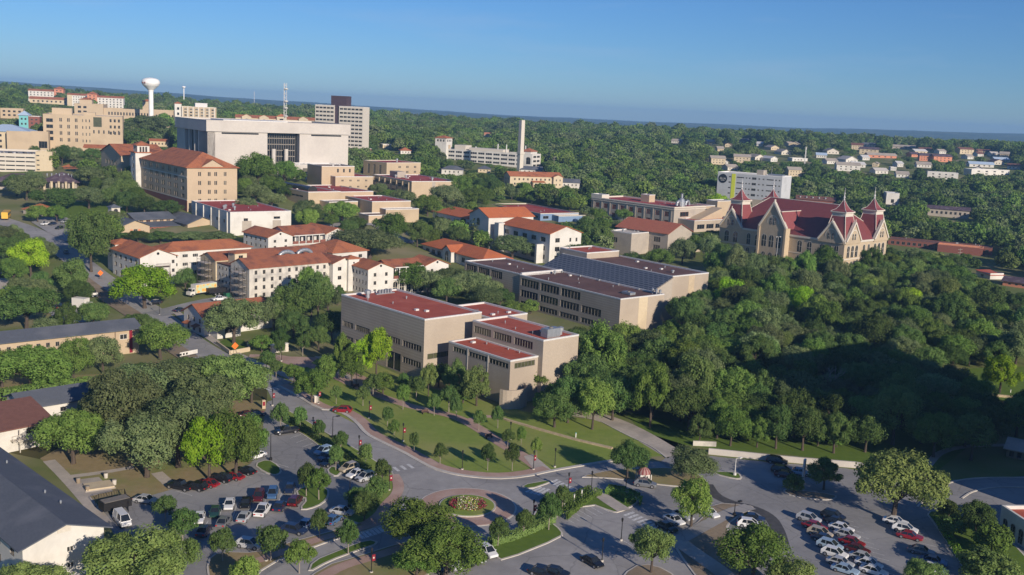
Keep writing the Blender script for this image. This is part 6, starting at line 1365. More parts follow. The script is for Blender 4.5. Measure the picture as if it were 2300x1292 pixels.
HAND = [
 # big oaks by the near car park
 (165, 1042, 165, 130, 'oak', 'green'), (268, 1010, 190, 190, 'oak', 'oak'), (330, 1072, 190, 150, 'oak', 'oak'), (400, 1050, 190, 175, 'oak', 'oak'), (300, 945, 190, 130, 'oak', 'oak'), (395, 930, 190, 130, 'oak', 'oak'), (500, 930, 190, 140, 'oak', 'olive'), (565, 905, 90, 90, 'oak', 'olive'), (455, 985, 170, 150, 'oak', 'oak'), (470, 1078, 130, 150, 'round', 'lime'), (530, 1078, 130, 160, 'round', 'green'), (560, 1040, 90, 110, 'round', 'green'),
 (240, 985, 120, 120, 'oak', 'oak'),
 # bottom edge
 (310, 1345, 240, 160, 'oak', 'olive'), (385, 1310, 120, 120, 'oak', 'olive'), (72, 1380, 190, 118, 'oak', 'olive'),
 # young trees in the near car park
 (372, 1172, 58, 62, 'young', 'dark'), (410, 1218, 80, 80, 'young', 'dark'), (500, 1262, 70, 78, 'young', 'dark'), (608, 1262, 72, 88, 'young', 'dark'), (672, 1288, 70, 80, 'young', 'green'), (553, 1330, 72, 85, 'young', 'green'), (718, 1212, 46, 74, 'young', 'dark'), (782, 1246, 60, 84, 'young', 'dark'), (688, 1116, 52, 80, 'young', 'dark'), (716, 1124, 60, 76, 'young', 'green'),
 (630, 968, 46, 66, 'young', 'dark'), (674, 966, 40, 54, 'young', 'dark'), (717, 990, 34, 50, 'young', 'dark'), (765, 1020, 38, 54, 'young', 'dark'), (754, 1058, 42, 60, 'young', 'dark'), (821, 1052, 40, 58, 'young', 'dark'), (858, 1092, 42, 64, 'young', 'dark'), (845, 1140, 58, 72, 'young', 'dark'), (818, 1172, 66, 72, 'round', 'dark'), (800, 1150, 50, 60, 'round', 'dark'),
 # quad
 (885, 988, 28, 48, 'young', 'green'), (930, 1016, 28, 48, 'young', 'dark'), (988, 1043, 34, 50, 'young', 'dark'), (1095, 1057, 38, 64, 'young', 'dark'), (1150, 1058, 38, 66, 'young', 'dark'), (1170, 1004, 26, 48, 'young', 'green'), (1205, 1030, 30, 50, 'young', 'green'), (1118, 962, 34, 52, 'young', 'dark'), (1075, 968, 30, 50, 'young', 'dark'), (1025, 944, 34, 56, 'young', 'dark'), (975, 934, 34, 52, 'young', 'dark'), (905, 920, 38, 60, 'young', 'green'), (870, 958, 34, 46, 'young', 'dark'), (815, 912, 36, 46, 'young', 'dark'), (755, 908, 28, 44, 'young', 'dark'), (838, 890, 42, 52, 'young', 'dark'), (790, 868, 66, 92, 'tall', 'green'), (770, 835, 48, 88, 'tall', 'green'), (845, 848, 70, 116, 'tall', 'lime'), (812, 848, 60, 86, 'tall', 'lime'), (962, 890, 40, 76, 'tall', 'olive'), (1022, 888, 62, 82, 'tall', 'olive'), (1070, 912, 74, 92, 'tall', 'olive'), (1008, 926, 46, 64, 'young', 'dark'), (935, 898, 42, 56, 'young', 'dark'), (905, 880, 30, 44, 'young', 'dark'), (700, 905, 80, 78, 'tall', 'green'), (735, 862, 64, 66, 'tall', 'green'), (680, 800, 32, 52, 'young', 'dark'), (630, 805, 26, 42, 'young', 'dark'), (598, 832, 44, 46, 'young', 'dark'), (620, 850, 36, 42, 'young', 'dark'), (660, 862, 44, 46, 'tall', 'green'), (860, 885, 60, 50, 'tall', 'green'), (985, 870, 60, 60, 'shrub', 'dark'), (1040, 905, 60, 50, 'shrub', 'dark'), (1140, 1005, 32, 44, 'young', 'dark'),
 # by the circle
 (930, 1235, 170, 112, 'round', 'green'), (1000, 1300, 180, 130, 'round', 'green'), (935, 1300, 110, 80, 'round', 'green'), (1232, 1192, 58, 92, 'young', 'dark'), (1176, 1207, 44, 66, 'young', 'dark'), (1118, 1228, 46, 72, 'young', 'dark'), (1262, 1150, 46, 62, 'young', 'dark'),
 (1408, 1078, 88, 90, 'round', 'dark'), (1553, 1090, 118, 88, 'oak', 'oak'), (1552, 1184, 104, 120, 'round', 'green'), (1462, 1288, 96, 112, 'tall', 'olive'), (1690, 1305, 170, 130, 'round', 'green'), (1770, 1350, 140, 100, 'round', 'olive'), (1850, 1100, 84, 72, 'round', 'dark'), (1782, 1108, 50, 48, 'shrub', 'olive'), (2005, 1172, 212, 172, 'oak', 'olive'), (2068, 1325, 100, 68, 'oak', 'olive'),
 (2140, 1205, 72, 56, 'shrub', 'dark'), (2190, 1212, 90, 90, 'round', 'dark'), (2225, 1250, 90, 84, 'shrub', 'green'), (2195, 1305, 110, 84, 'shrub', 'olive'), (2252, 1315, 100, 74, 'shrub', 'olive'), (2130, 1165, 60, 46, 'shrub', 'dark'),
 # hill street and the dormitories
 (70, 622, 100, 88, 'round', 'lime'), (325, 694, 145, 102, 'round', 'lime'), (205, 612, 100, 140, 'round', 'dark'), (215, 560, 120, 90, 'round', 'green'), (165, 668, 80, 90, 'round', 'olive'), (84, 684, 84, 60, 'oak', 'oak'), (60, 740, 150, 100, 'oak', 'dark'), (20, 720, 90, 80, 'oak', 'green'), (30, 642, 60, 66, 'round', 'green'), (416, 654, 54, 52, 'round', 'dark'), (268, 762, 80, 44, 'oak', 'dark'), (310, 752, 70, 50, 'oak', 'dark'), (15, 590, 80, 60, 'round', 'dark'),
 (70, 880, 170, 110, 'oak', 'green'), (5, 870, 100, 90, 'oak', 'green'), (165, 856, 92, 100, 'round', 'green'), (232, 840, 92, 88, 'round', 'oak'), (360, 808, 120, 88, 'oak', 'green'), (330, 770, 60, 60, 'oak', 'dark'), (120, 880, 90, 60, 'oak', 'green'), (320, 850, 90, 36, 'shrub', 'dark'), (400, 846, 110, 40, 'oak', 'oak'), (480, 855, 110, 60, 'oak', 'olive'), (430, 850, 80, 50, 'oak', 'dark'),
 (525, 775, 135, 110, 'oak', 'oak'), (655, 740, 105, 105, 'round', 'dark'), (688, 690, 70, 90, 'round', 'green'), (714, 722, 72, 112, 'round', 'dark'), (745, 768, 80, 70, 'round', 'dark'), (690, 770, 60, 40, 'shrub', 'dark'), (588, 790, 60, 40, 'shrub', 'green'), (615, 742, 70, 80, 'oak', 'oak'),
 (490, 552, 84, 34, 'oak', 'oak'), (430, 548, 76, 30, 'oak', 'oak'), (360, 548, 70, 30, 'oak', 'dark'), (310, 545, 60, 28, 'oak', 'dark'), (255, 545, 60, 30, 'round', 'dark'),
 (685, 505, 66, 60, 'oak', 'oak'), (768, 504, 84, 54, 'oak', 'green'), (830, 580, 175, 66, 'oak', 'oak'), (880, 550, 90, 74, 'round', 'green'), (937, 555, 56, 62, 'round', 'dark'), (990, 540, 52, 52, 'oak', 'oak'), (1062, 675, 125, 66, 'oak', 'oak'), (920, 655, 115, 68, 'oak', 'green'), (990, 645, 64, 54, 'round', 'dark'), (1150, 585, 98, 58, 'oak', 'oak'), (1192, 705, 40, 36, 'shrub', 'green'), (640, 415, 60, 56, 'round', 'green'), (580, 425, 100, 80, 'round', 'green'), (545, 420, 60, 60, 'round', 'dark'), (760, 418, 24, 20, 'shrub', 'green'), (610, 470, 60, 40, 'oak', 'oak'),
 (60, 450, 84, 60, 'oak', 'oak'), (85, 500, 60, 40, 'round', 'green'), (128, 500, 50, 40, 'round', 'green'), (255, 512, 60, 40, 'oak', 'oak'), (130, 475, 110, 56, 'oak', 'dark'), (200, 470, 80, 52, 'oak', 'oak'), (205, 422, 76, 50, 'oak', 'oak'), (285, 478, 60, 50, 'round', 'dark'), (325, 484, 60, 44, 'round', 'dark'), (375, 488, 66, 40, 'round', 'dark'), (250, 470, 50, 50, 'round', 'dark'), (38, 440, 50, 50, 'round', 'dark'),
 (140, 372, 50, 46, 'oak', 'dark'), (165, 368, 50, 40, 'oak', 'oak'), (330, 318, 110, 60, 'oak', 'oak'), (265, 330, 70, 44, 'oak', 'dark'), (370, 300, 60, 44, 'round', 'green'), (395, 330, 40, 50, 'round', 'dark'), (210, 372, 50, 40, 'round', 'dark'), (300, 300, 60, 36, 'oak', 'green'), (180, 388, 40, 30, 'oak', 'oak'),
 (2245, 885, 86, 88, 'tall', 'lime'), (1640, 712, 92, 90, 'round', 'lime'), (1800, 720, 70, 80, 'round', 'lime'), (2030, 705, 100, 60, 'round', 'lime'), (2020, 780, 70, 60, 'round', 'lime'),
 (1460, 960, 90, 150, 'tall', 'green'), (1350, 880, 110, 160, 'tall', 'green'), (1330, 965, 90, 120, 'round', 'green'), (1245, 960, 100, 80, 'round', 'dark'), (1275, 950, 90, 110, 'round', 'dark'), (1560, 930, 110, 140, 'round', 'dark'), (1400, 820, 90, 100, 'round', 'green'), (1530, 870, 100, 110, 'round', 'green'), (1610, 985, 80, 90, 'round', 'green'), (1680, 990, 70, 80, 'round', 'green'), (1570, 1000, 60, 70, 'tall', 'olive'),
 (1860, 900, 70, 60, 'tall', 'oak'),
 (1648, 640, 66, 92, 'round', 'oak'), (1690, 642, 62, 78, 'oak', 'oak'), (1735, 662, 64, 66, 'round', 'oak'), (1802, 645, 62, 80, 'round', 'green'), (1845, 640, 84, 88, 'round', 'green'), (1874, 655, 60, 78, 'oak', 'oak'), (1958, 632, 66, 76, 'tall', 'green'), (1925, 645, 64, 56, 'round', 'green'), (1995, 622, 60, 54, 'round', 'green'), (1620, 610, 60, 66, 'round', 'dark'), (1590, 590, 50, 60, 'round', 'oak'),
 (1835, 585, 80, 60, 'round', 'green'),
 (1640, 1002, 84, 92, 'round', 'green'), (1700, 1005, 64, 72, 'tall', 'green'), (1742, 1008, 92, 104, 'round', 'dark'), (1802, 1012, 92, 104, 'round', 'dark'), (1872, 1018, 92, 92, 'round', 'dark'), (610, 442, 64, 48, 'oak', 'green'), (575, 458, 64, 48, 'oak', 'oak'), (556, 484, 54, 42, 'oak', 'oak'), (642, 448, 44, 32, 'round', 'dark'), (852, 442, 44, 32, 'oak', 'oak'), (872, 456, 44, 32, 'oak', 'green'), (905, 472, 64, 48, 'oak', 'oak'), (1000, 474, 84, 62, 'oak', 'oak'), (960, 486, 64, 50, 'round', 'green'), (1060, 472, 74, 50, 'round', 'green'), (1100, 445, 64, 50, 'oak', 'dark'), (1032, 452, 64, 60, 'round', 'green'), (1085, 462, 50, 44, 'oak', 'green'), (1085, 700, 90, 60, 'oak', 'oak'), (1150, 722, 64, 50, 'oak', 'green'), (1008, 660, 84, 60, 'oak', 'oak'), (1122, 694, 64, 50, 'oak', 'dark'), (1002, 684, 74, 60, 'round', 'dark'), (960, 664, 74, 60, 'oak', 'oak'), (1092, 645, 54, 42, 'round', 'green'), (1032, 655, 74, 54, 'oak', 'oak'), (1330, 604, 64, 60, 'round', 'green'), (1290, 596, 54, 50, 'round', 'dark'), (1560, 580, 54, 52, 'round', 'green'), (1532, 594, 64, 60, 'round', 'oak'), (1350, 566, 64, 60, 'round', 'dark'), (1480, 604, 64, 48, 'oak', 'green'), (1420, 604, 54, 40, 'oak', 'dark'), (1175, 560, 50, 44, 'oak', 'oak'), (1340, 520, 60, 54, 'round', 'green'), (1318, 548, 60, 60, 'round', 'dark'), (1400, 498, 40, 30, 'oak', 'green'), (1610, 480, 60, 44, 'round', 'lime'),
]
for t in HAND: treepx(*t)
def blocked(g, w, h, pad_=2, slack=.25):
    "would this tree stand on a building or hide one"
    for q in FOOT:
        n = len(q); cx = sum(p[0] for p in q) / n; cy = sum(p[1] for p in q) / n; R_ = max(hypot(p[0] - cx, p[1] - cy) for p in q)
        if hypot(g.x - cx, g.y - cy) > R_ + w: continue
        a_ = [(q[(i + 1) % n][0] - q[i][0]) * (g.y - q[i][1]) - (q[(i + 1) % n][1] - q[i][1]) * (g.x - q[i][0]) for i in range(n)]
        e_ = [hypot(q[(i + 1) % n][0] - q[i][0], q[(i + 1) % n][1] - q[i][1]) for i in range(n)]
        d_ = [x / max(y, .1) for x, y in zip(a_, e_)]
        if min(d_) > -w * .45 or max(d_) < w * .45: return True
    x, y, k = proj(g); tx, ty, _ = proj((g.x, g.y, g.z + h)); hw = w / 2 / k * FPX
    for k_ in range(int((x - hw) // 12), int((x + hw) // 12) + 1):
        for x0, y0, y1, D in PROTECT.get(k_, ()):
            if g.y < D + 6 and abs(x0 - x) < hw * .92 and ty < y1 - slack * (y1 - y0) and y > y0: return True
    return False
def inpoly(x, y, q):
    c = False; n = len(q)
    for i in range(n):
        a_, b_ = q[i], q[(i + 1) % n]
        if (a_[1] > y) != (b_[1] > y) and x < (b_[0] - a_[0]) * (y - a_[1]) / (b_[1] - a_[1]) + a_[0]: c = not c
    return c
TAKEN = [(t[5].x, t[5].y, t[7]) for t in TREES]
def scatter(poly, n, sp, wr, kinds, noprot=False, excl=()):
    "individual trees inside a picture polygon, nearest first"
    xs = [p[0] for p in poly]; ys = [p[1] for p in poly]; k = 0
    for _ in range(n * 60):
        if k >= n: break
        x = rnd.uniform(min(xs), max(xs)); y = rnd.uniform(min(ys), max(ys))
        if not inpoly(x, y, poly) or any(inpoly(x, y, e) for e in excl): continue
        g = G(x, y); w_ = rnd.uniform(*wr)
        if any((g.x - t[0]) ** 2 + (g.y - t[1]) ** 2 < (sp * .5 + min(t[2], 14) * .30) ** 2 for t in TAKEN): continue
        h_ = w_ * rnd.uniform(.85, 1.12)
        if blocked(g, w_, h_, slack=.3): continue
        s_, t_ = rnd.choice(kinds); tree(g, w_, h_, s_, t_, dim=rnd.uniform(.78, 1.2)); TAKEN.append((g.x, g.y, w_)); k += 1
    if DEBUG: print('scatter', k, 'of', n)
WK = [('round', 'green'), ('round', 'dark'), ('round', 'dark'), ('tall', 'green'), ('oak', 'oak'), ('oak', 'dark'), ('round', 'green'), ('round', 'oak'), ('oak', 'olive'), ('oak', 'oak'), ('tall', 'dark'), ('round', 'dark'), ('oak', 'dark')] 
WS = [('round', 'green'), ('round', 'dark'), ('tall', 'dark'), ('oak', 'dark'), ('oak', 'oak'), ('round', 'dark')]
LAWN = [(2080, 838), (2130, 888), (2330, 925), (2330, 838), (2160, 838)]
scatter([(1300, 940), (1450, 958), (1545, 990), (1650, 1000), (1780, 1010), (1920, 1030), (2080, 1010), (2160, 985), (2195, 930), (2090, 880), (2000, 850), (1700, 830), (1500, 760), (1420, 760), (1330, 860)], 90, 6.6, (8, 12), WS)
scatter([(1420, 745), (1500, 740), (1560, 720), (1600, 640), (1620, 590), (1700, 600), (1900, 625), (2000, 590), (2120, 600), (2330, 660), (2330, 835), (2160, 835), (2090, 870), (2000, 860), (1700, 840), (1540, 800)], 165, 7.4, (8, 12.5), WK)
scatter([(1545, 975), (1700, 985), (1800, 1000), (1935, 1022), (1930, 985), (1700, 955), (1560, 950)], 26, 3.4, (3.5, 6), [('shrub', 'green'), ('shrub', 'dark'), ('shrub', 'olive')])
scatter([(1200, 935), (1420, 955), (1400, 935), (1230, 910)], 6, 3.4, (3.5, 6), [('shrub', 'green'), ('shrub', 'dark')])
scatter([(2200, 925), (2330, 960), (2330, 1070), (2200, 1040), (2090, 1030)], 16, 7, (9, 12), WS)
scatter([(1190, 900), (1300, 760), (1330, 860), (1300, 950), (1200, 950)], 10, 6, (6, 9), WS)
scatter([(1560, 520), (1620, 560), (1600, 640), (1560, 600), (1340, 600), (1310, 560), (1330, 500)], 14, 7, (8, 11), WK)
scatter([(0, 430), (230, 385), (560, 398), (1000, 398), (1330, 432), (1330, 560), (1000, 560), (640, 525), (250, 525), (0, 470)], 70, 6.5, (7, 11), [('oak', 'oak'), ('round', 'green'), ('oak', 'green'), ('round', 'dark'), ('oak', 'dark')], excl=[[(180, 455), (510, 455), (510, 548), (180, 548)]])
scatter([(0, 640), (180, 650), (240, 690), (250, 760), (0, 800)], 8, 6.5, (7, 10), WS)
scatter([(0, 520), (60, 560), (150, 620), (0, 640)], 8, 6, (7, 10), WK)
scatter([(570, 690), (760, 660), (765, 790), (620, 800)], 10, 6, (6, 9), WS)
# --- woods beyond the campus: one mass
def forest():
    cat_ = bpy.data.collections.new('woodland_crowns'); tn = ['dark', 'green', 'oak', 'green', 'olive']
    for i in range(5):
        me = FORL[i]; me.materials.append(LEAF[tn[i]]); o = bpy.data.objects.new('crown_%s' % 'abcde'[i], me); cat_.objects.link(o); o.color = (.80, .80, .80, 1)
    pts, sc_, ix = [], [], []
    def ok(x, y, w_, h_):
        return not blocked(Vector((x, y, hgt(x, y))), w_, h_, slack=.2)
    def run(d0, d1, sp, wr, far):
        y = d0
        while y < d1:
            x = -(y * .62 + 20)
            while x < y * .62 + 20:
                px, py = x + rnd.uniform(-.45, .45) * sp, y + rnd.uniform(-.45, .45) * sp; x += sp
                pp = 1150 + FPX * px / py
                dens = 1.0
                if py < 700 and pp < 900: dens = .45 if py < 620 else .8
                if py > 760 and 1780 < pp < 2320 and py < 1130: dens = .8
                if rnd.random() > dens: continue
                w_ = rnd.uniform(*wr); h_ = w_ * rnd.uniform(.7, 1.15)
                if any((px - t[0]) ** 2 + (py - t[1]) ** 2 < 36 for t in NEAR): continue
                if not ok(px, py, w_, h_): continue
                pts.append((px, py, hgt(px, py) - .3)); sc_.append((w_, w_, h_)); ix.append(rnd.choice((0, 0, 1, 2, 2, 3, 0, 1, 4)))
            y += sp
    NEAR = [t for t in TAKEN if t[1] > 330]
    run(432, 560, 8.5, (8, 12), 0)
    # keep the clearings of the campus: near rows only right of the middle
    k = [i for i, p in enumerate(pts) if (1150 + FPX * p[0] / p[1]) > 1000 or p[1] > 500]
    pts[:] = [pts[i] for i in k]; sc_[:] = [sc_[i] for i in k]; ix[:] = [ix[i] for i in k]
    run(560, 900, 7.6, (6, 14), 0); run(900, 1500, 10.0, (7, 17.5), 1); run(1500, 2300, 14.5, (10, 22), 1)
    if DEBUG: print('forest', len(pts))
    me = bpy.data.meshes.new('woodland'); me.from_pydata(pts, [], [])
    a_ = me.attributes.new('scl', 'FLOAT_VECTOR', 'POINT'); a_.data.foreach_set('vector', [c for s_ in sc_ for c in s_])
    a_ = me.attributes.new('idx', 'INT', 'POINT'); a_.data.foreach_set('value', ix)
    o = put('woodland', me); o['kind'] = 'stuff'; tag(o, 'unbroken green woodland rolling from behind the campus to the far plain', 'woodland')
    ng = bpy.data.node_groups.new('woodland', 'GeometryNodeTree')
    ng.interface.new_socket('Geometry', in_out='INPUT', socket_type='NodeSocketGeometry'); ng.interface.new_socket('Geometry', in_out='OUTPUT', socket_type='NodeSocketGeometry')
    N, L = ng.nodes, ng.links; gi = N.new('NodeGroupInput'); go = N.new('NodeGroupOutput')
    ci = N.new('GeometryNodeCollectionInfo'); ci.inputs['Collection'].default_value = cat_; ci.inputs['Separate Children'].default_value = True; ci.inputs['Reset Children'].default_value = True
    ip = N.new('GeometryNodeInstanceOnPoints'); ip.inputs['Pick Instance'].default_value = True
    n1 = N.new('GeometryNodeInputNamedAttribute'); n1.data_type = 'INT'; n1.inputs[0].default_value = 'idx'
    n2 = N.new('GeometryNodeInputNamedAttribute'); n2.data_type = 'FLOAT_VECTOR'; n2.inputs[0].default_value = 'scl'
    rv = N.new('FunctionNodeRandomValue'); rv.data_type = 'FLOAT_VECTOR'; rv.inputs[0].default_value = (0, 0, 0); rv.inputs[1].default_value = (0, 0, 6.28)
    L.new(gi.outputs[0], ip.inputs['Points']); L.new(ci.outputs[0], ip.inputs['Instance']); L.new(n1.outputs[0], ip.inputs['Instance Index']); L.new(n2.outputs[0], ip.inputs['Scale']); L.new(rv.outputs[0], ip.inputs['Rotation']); L.new(ip.outputs[0], go.inputs[0])
    md = o.modifiers.new('scatter', 'NODES'); md.node_group = ng
forest()
# --- dead pale tree in the shaded wood
def dead_tree():
    g = G(1858, 910); o = empty('dead_tree', g); tag(o, 'bare pale dead tree standing in the shaded wood', 'tree')
    b = MB(); r = random.Random(4)
    def br(p, d, l, rad, n):
        q = p + d * l; b.tube(p, q, rad, 5, rad * .65)
        if n:
            for _ in range(3): br(q, (d + Vector((r.uniform(-.8, .8), r.uniform(-.8, .8), r.uniform(-.1, .5)))).normalized(), l * .68, rad * .6, n - 1)
    br(Vector((0, 0, -.3)), Vector((0, 0, 1)), 4.2, .22, 3); b.build('trunk', M['paleb'], o)
dead_tree()
# --- clipped hedges and the flower bed
def leafbox(name, pts, w_, h_, mats, n, ls, label=None, cat='hedge', seed=1, col=None, kind=None):
    "leaves filling a hedge along a line of world points"
    r = random.Random(seed); v, f, mi = [], [], []
    L_ = [(pts[i + 1] - pts[i]).length for i in range(len(pts) - 1)]; T = sum(L_)
    for _ in range(int(n)):
        t = r.uniform(0, T); i = 0
        while t > L_[i] and i < len(L_) - 1: t -= L_[i]; i += 1
        d = (pts[i + 1] - pts[i]).normalized(); nn = Vector((-d.y, d.x, 0)); c = pts[i] + d * t
        s = r.choice('tsse'); u = r.uniform(-1, 1); z = r.uniform(.02, 1)
        if s == 't': z = r.uniform(.9, 1.06)
        else: u = r.choice((-1, 1)) * r.uniform(.85, 1.08)
        p = c + nn * u * w_ / 2 + Vector((0, 0, z * h_)); n_ = (nn * u + Vector((0, 0, 1 if s == 't' else .3)) + Vector((r.gauss(0, .5), r.gauss(0, .5), r.gauss(0, .5)))).normalized()
        a_ = n_.orthogonal().normalized(); b_ = n_.cross(a_); k = len(v); q = ls * r.uniform(.6, 1.3)
        v += [p - a_ * q, p + b_ * q * .7, p + a_ * q, p - b_ * q * .7]; f.append((k, k + 1, k + 2, k + 3)); mi.append(r.randrange(len(mats)))
    me = bpy.data.meshes.new(name); me.from_pydata(v, [], f)
    for m in mats: me.materials.append(m)
    me.polygons.foreach_set('material_index', mi); me.update(); o = put(name, me)
    if label: tag(o, label, cat)
    if kind: o['kind'] = kind
    return o
Z = .16
def zz(l): return [Vector((p.x, p.y, Z)) for p in px0(l)]
leafbox('hedge', zz([(655, 950), (713, 990), (765, 1022), (830, 1062)]), 1.0, 1.1, [LEAF['dark']], 3500, .16, 'long dark hedge between the near car park and the street')
leafbox('hedge', zz([(1255, 1165), (1290, 1135), (1325, 1112), (1338, 1108)]), 3.0, .9, [LEAF['green']], 3500, .16, 'clipped green hedge with white posts beside the circle')
leafbox('hedge', zz([(1362, 1106), (1400, 1112), (1424, 1124), (1420, 1136)]), 2.6, .9, [LEAF['green']], 2500, .16, 'short clipped hedge on the far side of the small walk')
leafbox('hedge', zz([(1100, 1226), (1150, 1212), (1205, 1190), (1240, 1172)]), 1.6, .9, [LEAF['olive']], 2600, .16, 'yellowish hedge below the young trees by the circle')
leafbox('hedge', [G(x, y) for x, y in [(0, 900), (120, 880), (250, 866), (330, 850), (420, 838)]], 3, 2.2, [LEAF['dark'], LEAF['green']], 6000, .22, 'tall unclipped hedge in front of the white shingled block')
leafbox('hedge', zz([(2105, 1170), (2150, 1245), (2190, 1300)]), 1.2, .8, [LEAF['lime'], LEAF['green']], 1500, .16, 'low bright hedge edging the lower car park')
def flowers():
    r = random.Random(3); pal = [mat('red_petal', (.22, .02, .035), (.16, .012, .025), 9), mat('white_petal', (.55, .5, .42), (.45, .38, .28), 9), mat('yellow_petal', (.40, .34, .12), (.34, .3, .1), 9), mat('pink_petal', (.30, .08, .10), (.24, .05, .08), 9), LEAF['lime'], LEAF['green']]
    v, f, mi = [], [], []
    for _ in range(2600):
        t, q = r.uniform(0, 6.28), sqrt(r.random()); x, y = rc.x + cos(t) * q * r_in * .72, rc.y + sin(t) * q * r_in * .62
        z = .32 + r.uniform(.1, .75) * (1 - q * .4); n_ = Vector((r.gauss(0, .6), r.gauss(0, .6), 1)).normalized(); a_ = n_.orthogonal().normalized(); b_ = n_.cross(a_); s = r.uniform(.05, .15); p = Vector((x, y, z)); k = len(v)
        v += [p - a_ * s, p + b_ * s, p + a_ * s, p - b_ * s]; f.append((k, k + 1, k + 2, k + 3))
        side = abs(cos(t) * q); mi.append(r.choice((0, 0, 3, 5)) if side > .55 else r.choice((1, 1, 2, 3, 4, 4, 5, 5)))
    me = bpy.data.meshes.new('flower_bed'); me.from_pydata(v, [], f)
    for m in pal: me.materials.append(m)
    me.polygons.foreach_set('material_index', mi); tag(put('flower_bed', me), 'round bed of red, white and yellow flowers in the middle of the circle', 'flower bed')
flowers()
# ------------------------------------------------------------------ vehicles
CARP = {}; CS = .86
def carmeshes(kind):
    if kind in CARP: return CARP[kind]
    L, W, sh, rf, c0, c1, c2, c3 = {'saloon': (4.7, 1.82, .88, 1.42, 1.05, .35, -1.0, -1.75), 'suv': (4.7, 1.9, 1.0, 1.64, 1.3, .4, -1.55, -2.2), 'hatchback': (4.2, 1.78, .92, 1.47, 1.15, .3, -1.2, -1.9), 'pickup': (5.5, 1.95, 1.05, 1.8, 1.25, .7, -.55, -.85), 'van': (5.2, 1.95, 1.1, 2.05, 1.95, 1.25, -2.45, -2.55)}[kind]
    h = W / 2; b = MB()
    st = [(L / 2, .72, .42, sh * .70), (L / 2 - .12, .9, .32, sh * .80), (L / 2 - .6, .98, .28, sh * .90), (c0, 1.0, .28, sh), (0, 1.0, .26, sh), (c3, 1.0, .28, sh), (-L / 2 + .35, .98, .3, sh * (.97 if kind != 'saloon' else .98)), (-L / 2 + .06, .92, .36, sh * .93), (-L / 2, .78, .45, sh * .86)]
    rings = [[(x, -h * k, zb), (x, -h * k, zb + (zs - zb) * .6), (x, -h * k * .9, zs), (x, h * k * .9, zs), (x, h * k, zb + (zs - zb) * .6), (x, h * k, zb)] for x, k, zb, zs in st]
    for p, q in zip(rings, rings[1:]): b.hull(p, q)
    b.face(rings[0]); b.face(rings[-1])
    hb, ht = h * .88, h * .70
    B_ = [(c0, -hb, sh), (c0, hb, sh), (c3, hb, sh), (c3, -hb, sh)]; T_ = [(c1, -ht, rf), (c1, ht, rf), (c2, ht, rf), (c2, -ht, rf)]
    b.face([(x * 1.0, y * 1.02, z + .03) for x, y, z in T_]); b.hull([(x, y * 1.04, z - .05) for x, y, z in T_], [(x, y * 1.02, z + .03) for x, y, z in T_])
    for p, q in zip(B_, T_): b.tube(p, q, .055, 4)
    for s in (-1, 1): b.tube(((c0 + c3) / 2 - .05, s * hb, sh), ((c1 + c2) / 2, s * ht, rf), .05, 4); b.box(c0 - .35, c0 - .15, s * (h + .06) - .08, s * (h + .06) + .08, sh - .02, sh + .12)
    if kind == 'suv':
        for s in (-1, 1): b.face([(c3, s * hb * 1.01, sh), (c3 + .75, s * hb * 1.01, sh), (c2 + .35, s * ht * 1.02, rf), (c2, s * ht * 1.02, rf)])
    if kind == 'van': b.hull([(-.3, -hb * 1.01, sh), (-.3, hb * 1.01, sh), (c3, hb * 1.01, sh), (c3, -hb * 1.01, sh)], [(-.3, -ht * 1.03, rf), (-.3, ht * 1.03, rf), (c2, ht * 1.03, rf), (c2, -ht * 1.03, rf)])
    if kind == 'pickup':
        for s in (-1, 1): b.box(-L / 2 + .05, c3, s * h * .93 - .05, s * h * .93 + .05, sh - .1, sh + .08)
        b.box(-L / 2, -L / 2 + .1, -h * .9, h * .9, sh - .2, sh + .08)
    out = {'body': b.mesh('body', M['paintwork'])}
    g = MB(); g.hull(B_, T_); out['glass'] = g.mesh('window_glass', M['carglass'])
    if kind == 'pickup': out['bed'] = MB().box(-L / 2 + .12, c3 - .1, -h * .84, h * .84, sh - .05, sh + .012).mesh('load_bed', M['black'])
    r = .34 if kind in ('saloon', 'hatchback') else .39
    wm = MB(); wm.mat(0); pr = [(r * .62, -.11), (r, -.1), (r, .1), (r * .62, .11)]
    n = 14; R_ = [[(a_ * cos(2 * pi * i / n), z, a_ * sin(2 * pi * i / n)) for i in range(n)] for a_, z in pr]
    for p, q in zip(R_, R_[1:]): wm.hull(p, q)
    wm.mat(1).face(R_[0]); wm.face(R_[-1]); out['wheel'] = wm.mesh('wheel', [M['rubber'], M['rim']])
    out['wpos'] = [(x, y, r) for x in (L / 2 - .85, -L / 2 + .95) for y in (-h + .06, h - .06)]
    out['head'] = MB().box(-.1, .06, -.2, .2, -.08, .08, .02).mesh('headlight', M['lampglass']); out['tail'] = MB().box(-.05, .08, -.18, .18, -.1, .1, .02).mesh('tail_light', M['redlens'])
    out['lpos'] = [(L / 2 - .13, s * h * .62, sh * .68) for s in (-1, 1)], [(-L / 2 - .0, s * h * .66, sh * .76) for s in (-1, 1)]
    CARP[kind] = out; return out
PAINT = {'white': (.72, .72, .71), 'silver': (.42, .43, .44), 'grey': (.16, .165, .17), 'black': (.012, .012, .014), 'navy': (.015, .025, .06), 'blue': (.06, .13, .26), 'light blue': (.30, .40, .50), 'red': (.24, .012, .016), 'dark red': (.085, .011, .014), 'tan': (.42, .36, .27), 'green': (.02, .06, .045)}
ORD = 'first second third fourth fifth sixth seventh eighth ninth tenth eleventh twelfth thirteenth fourteenth fifteenth sixteenth seventeenth eighteenth nineteenth twentieth'.split()
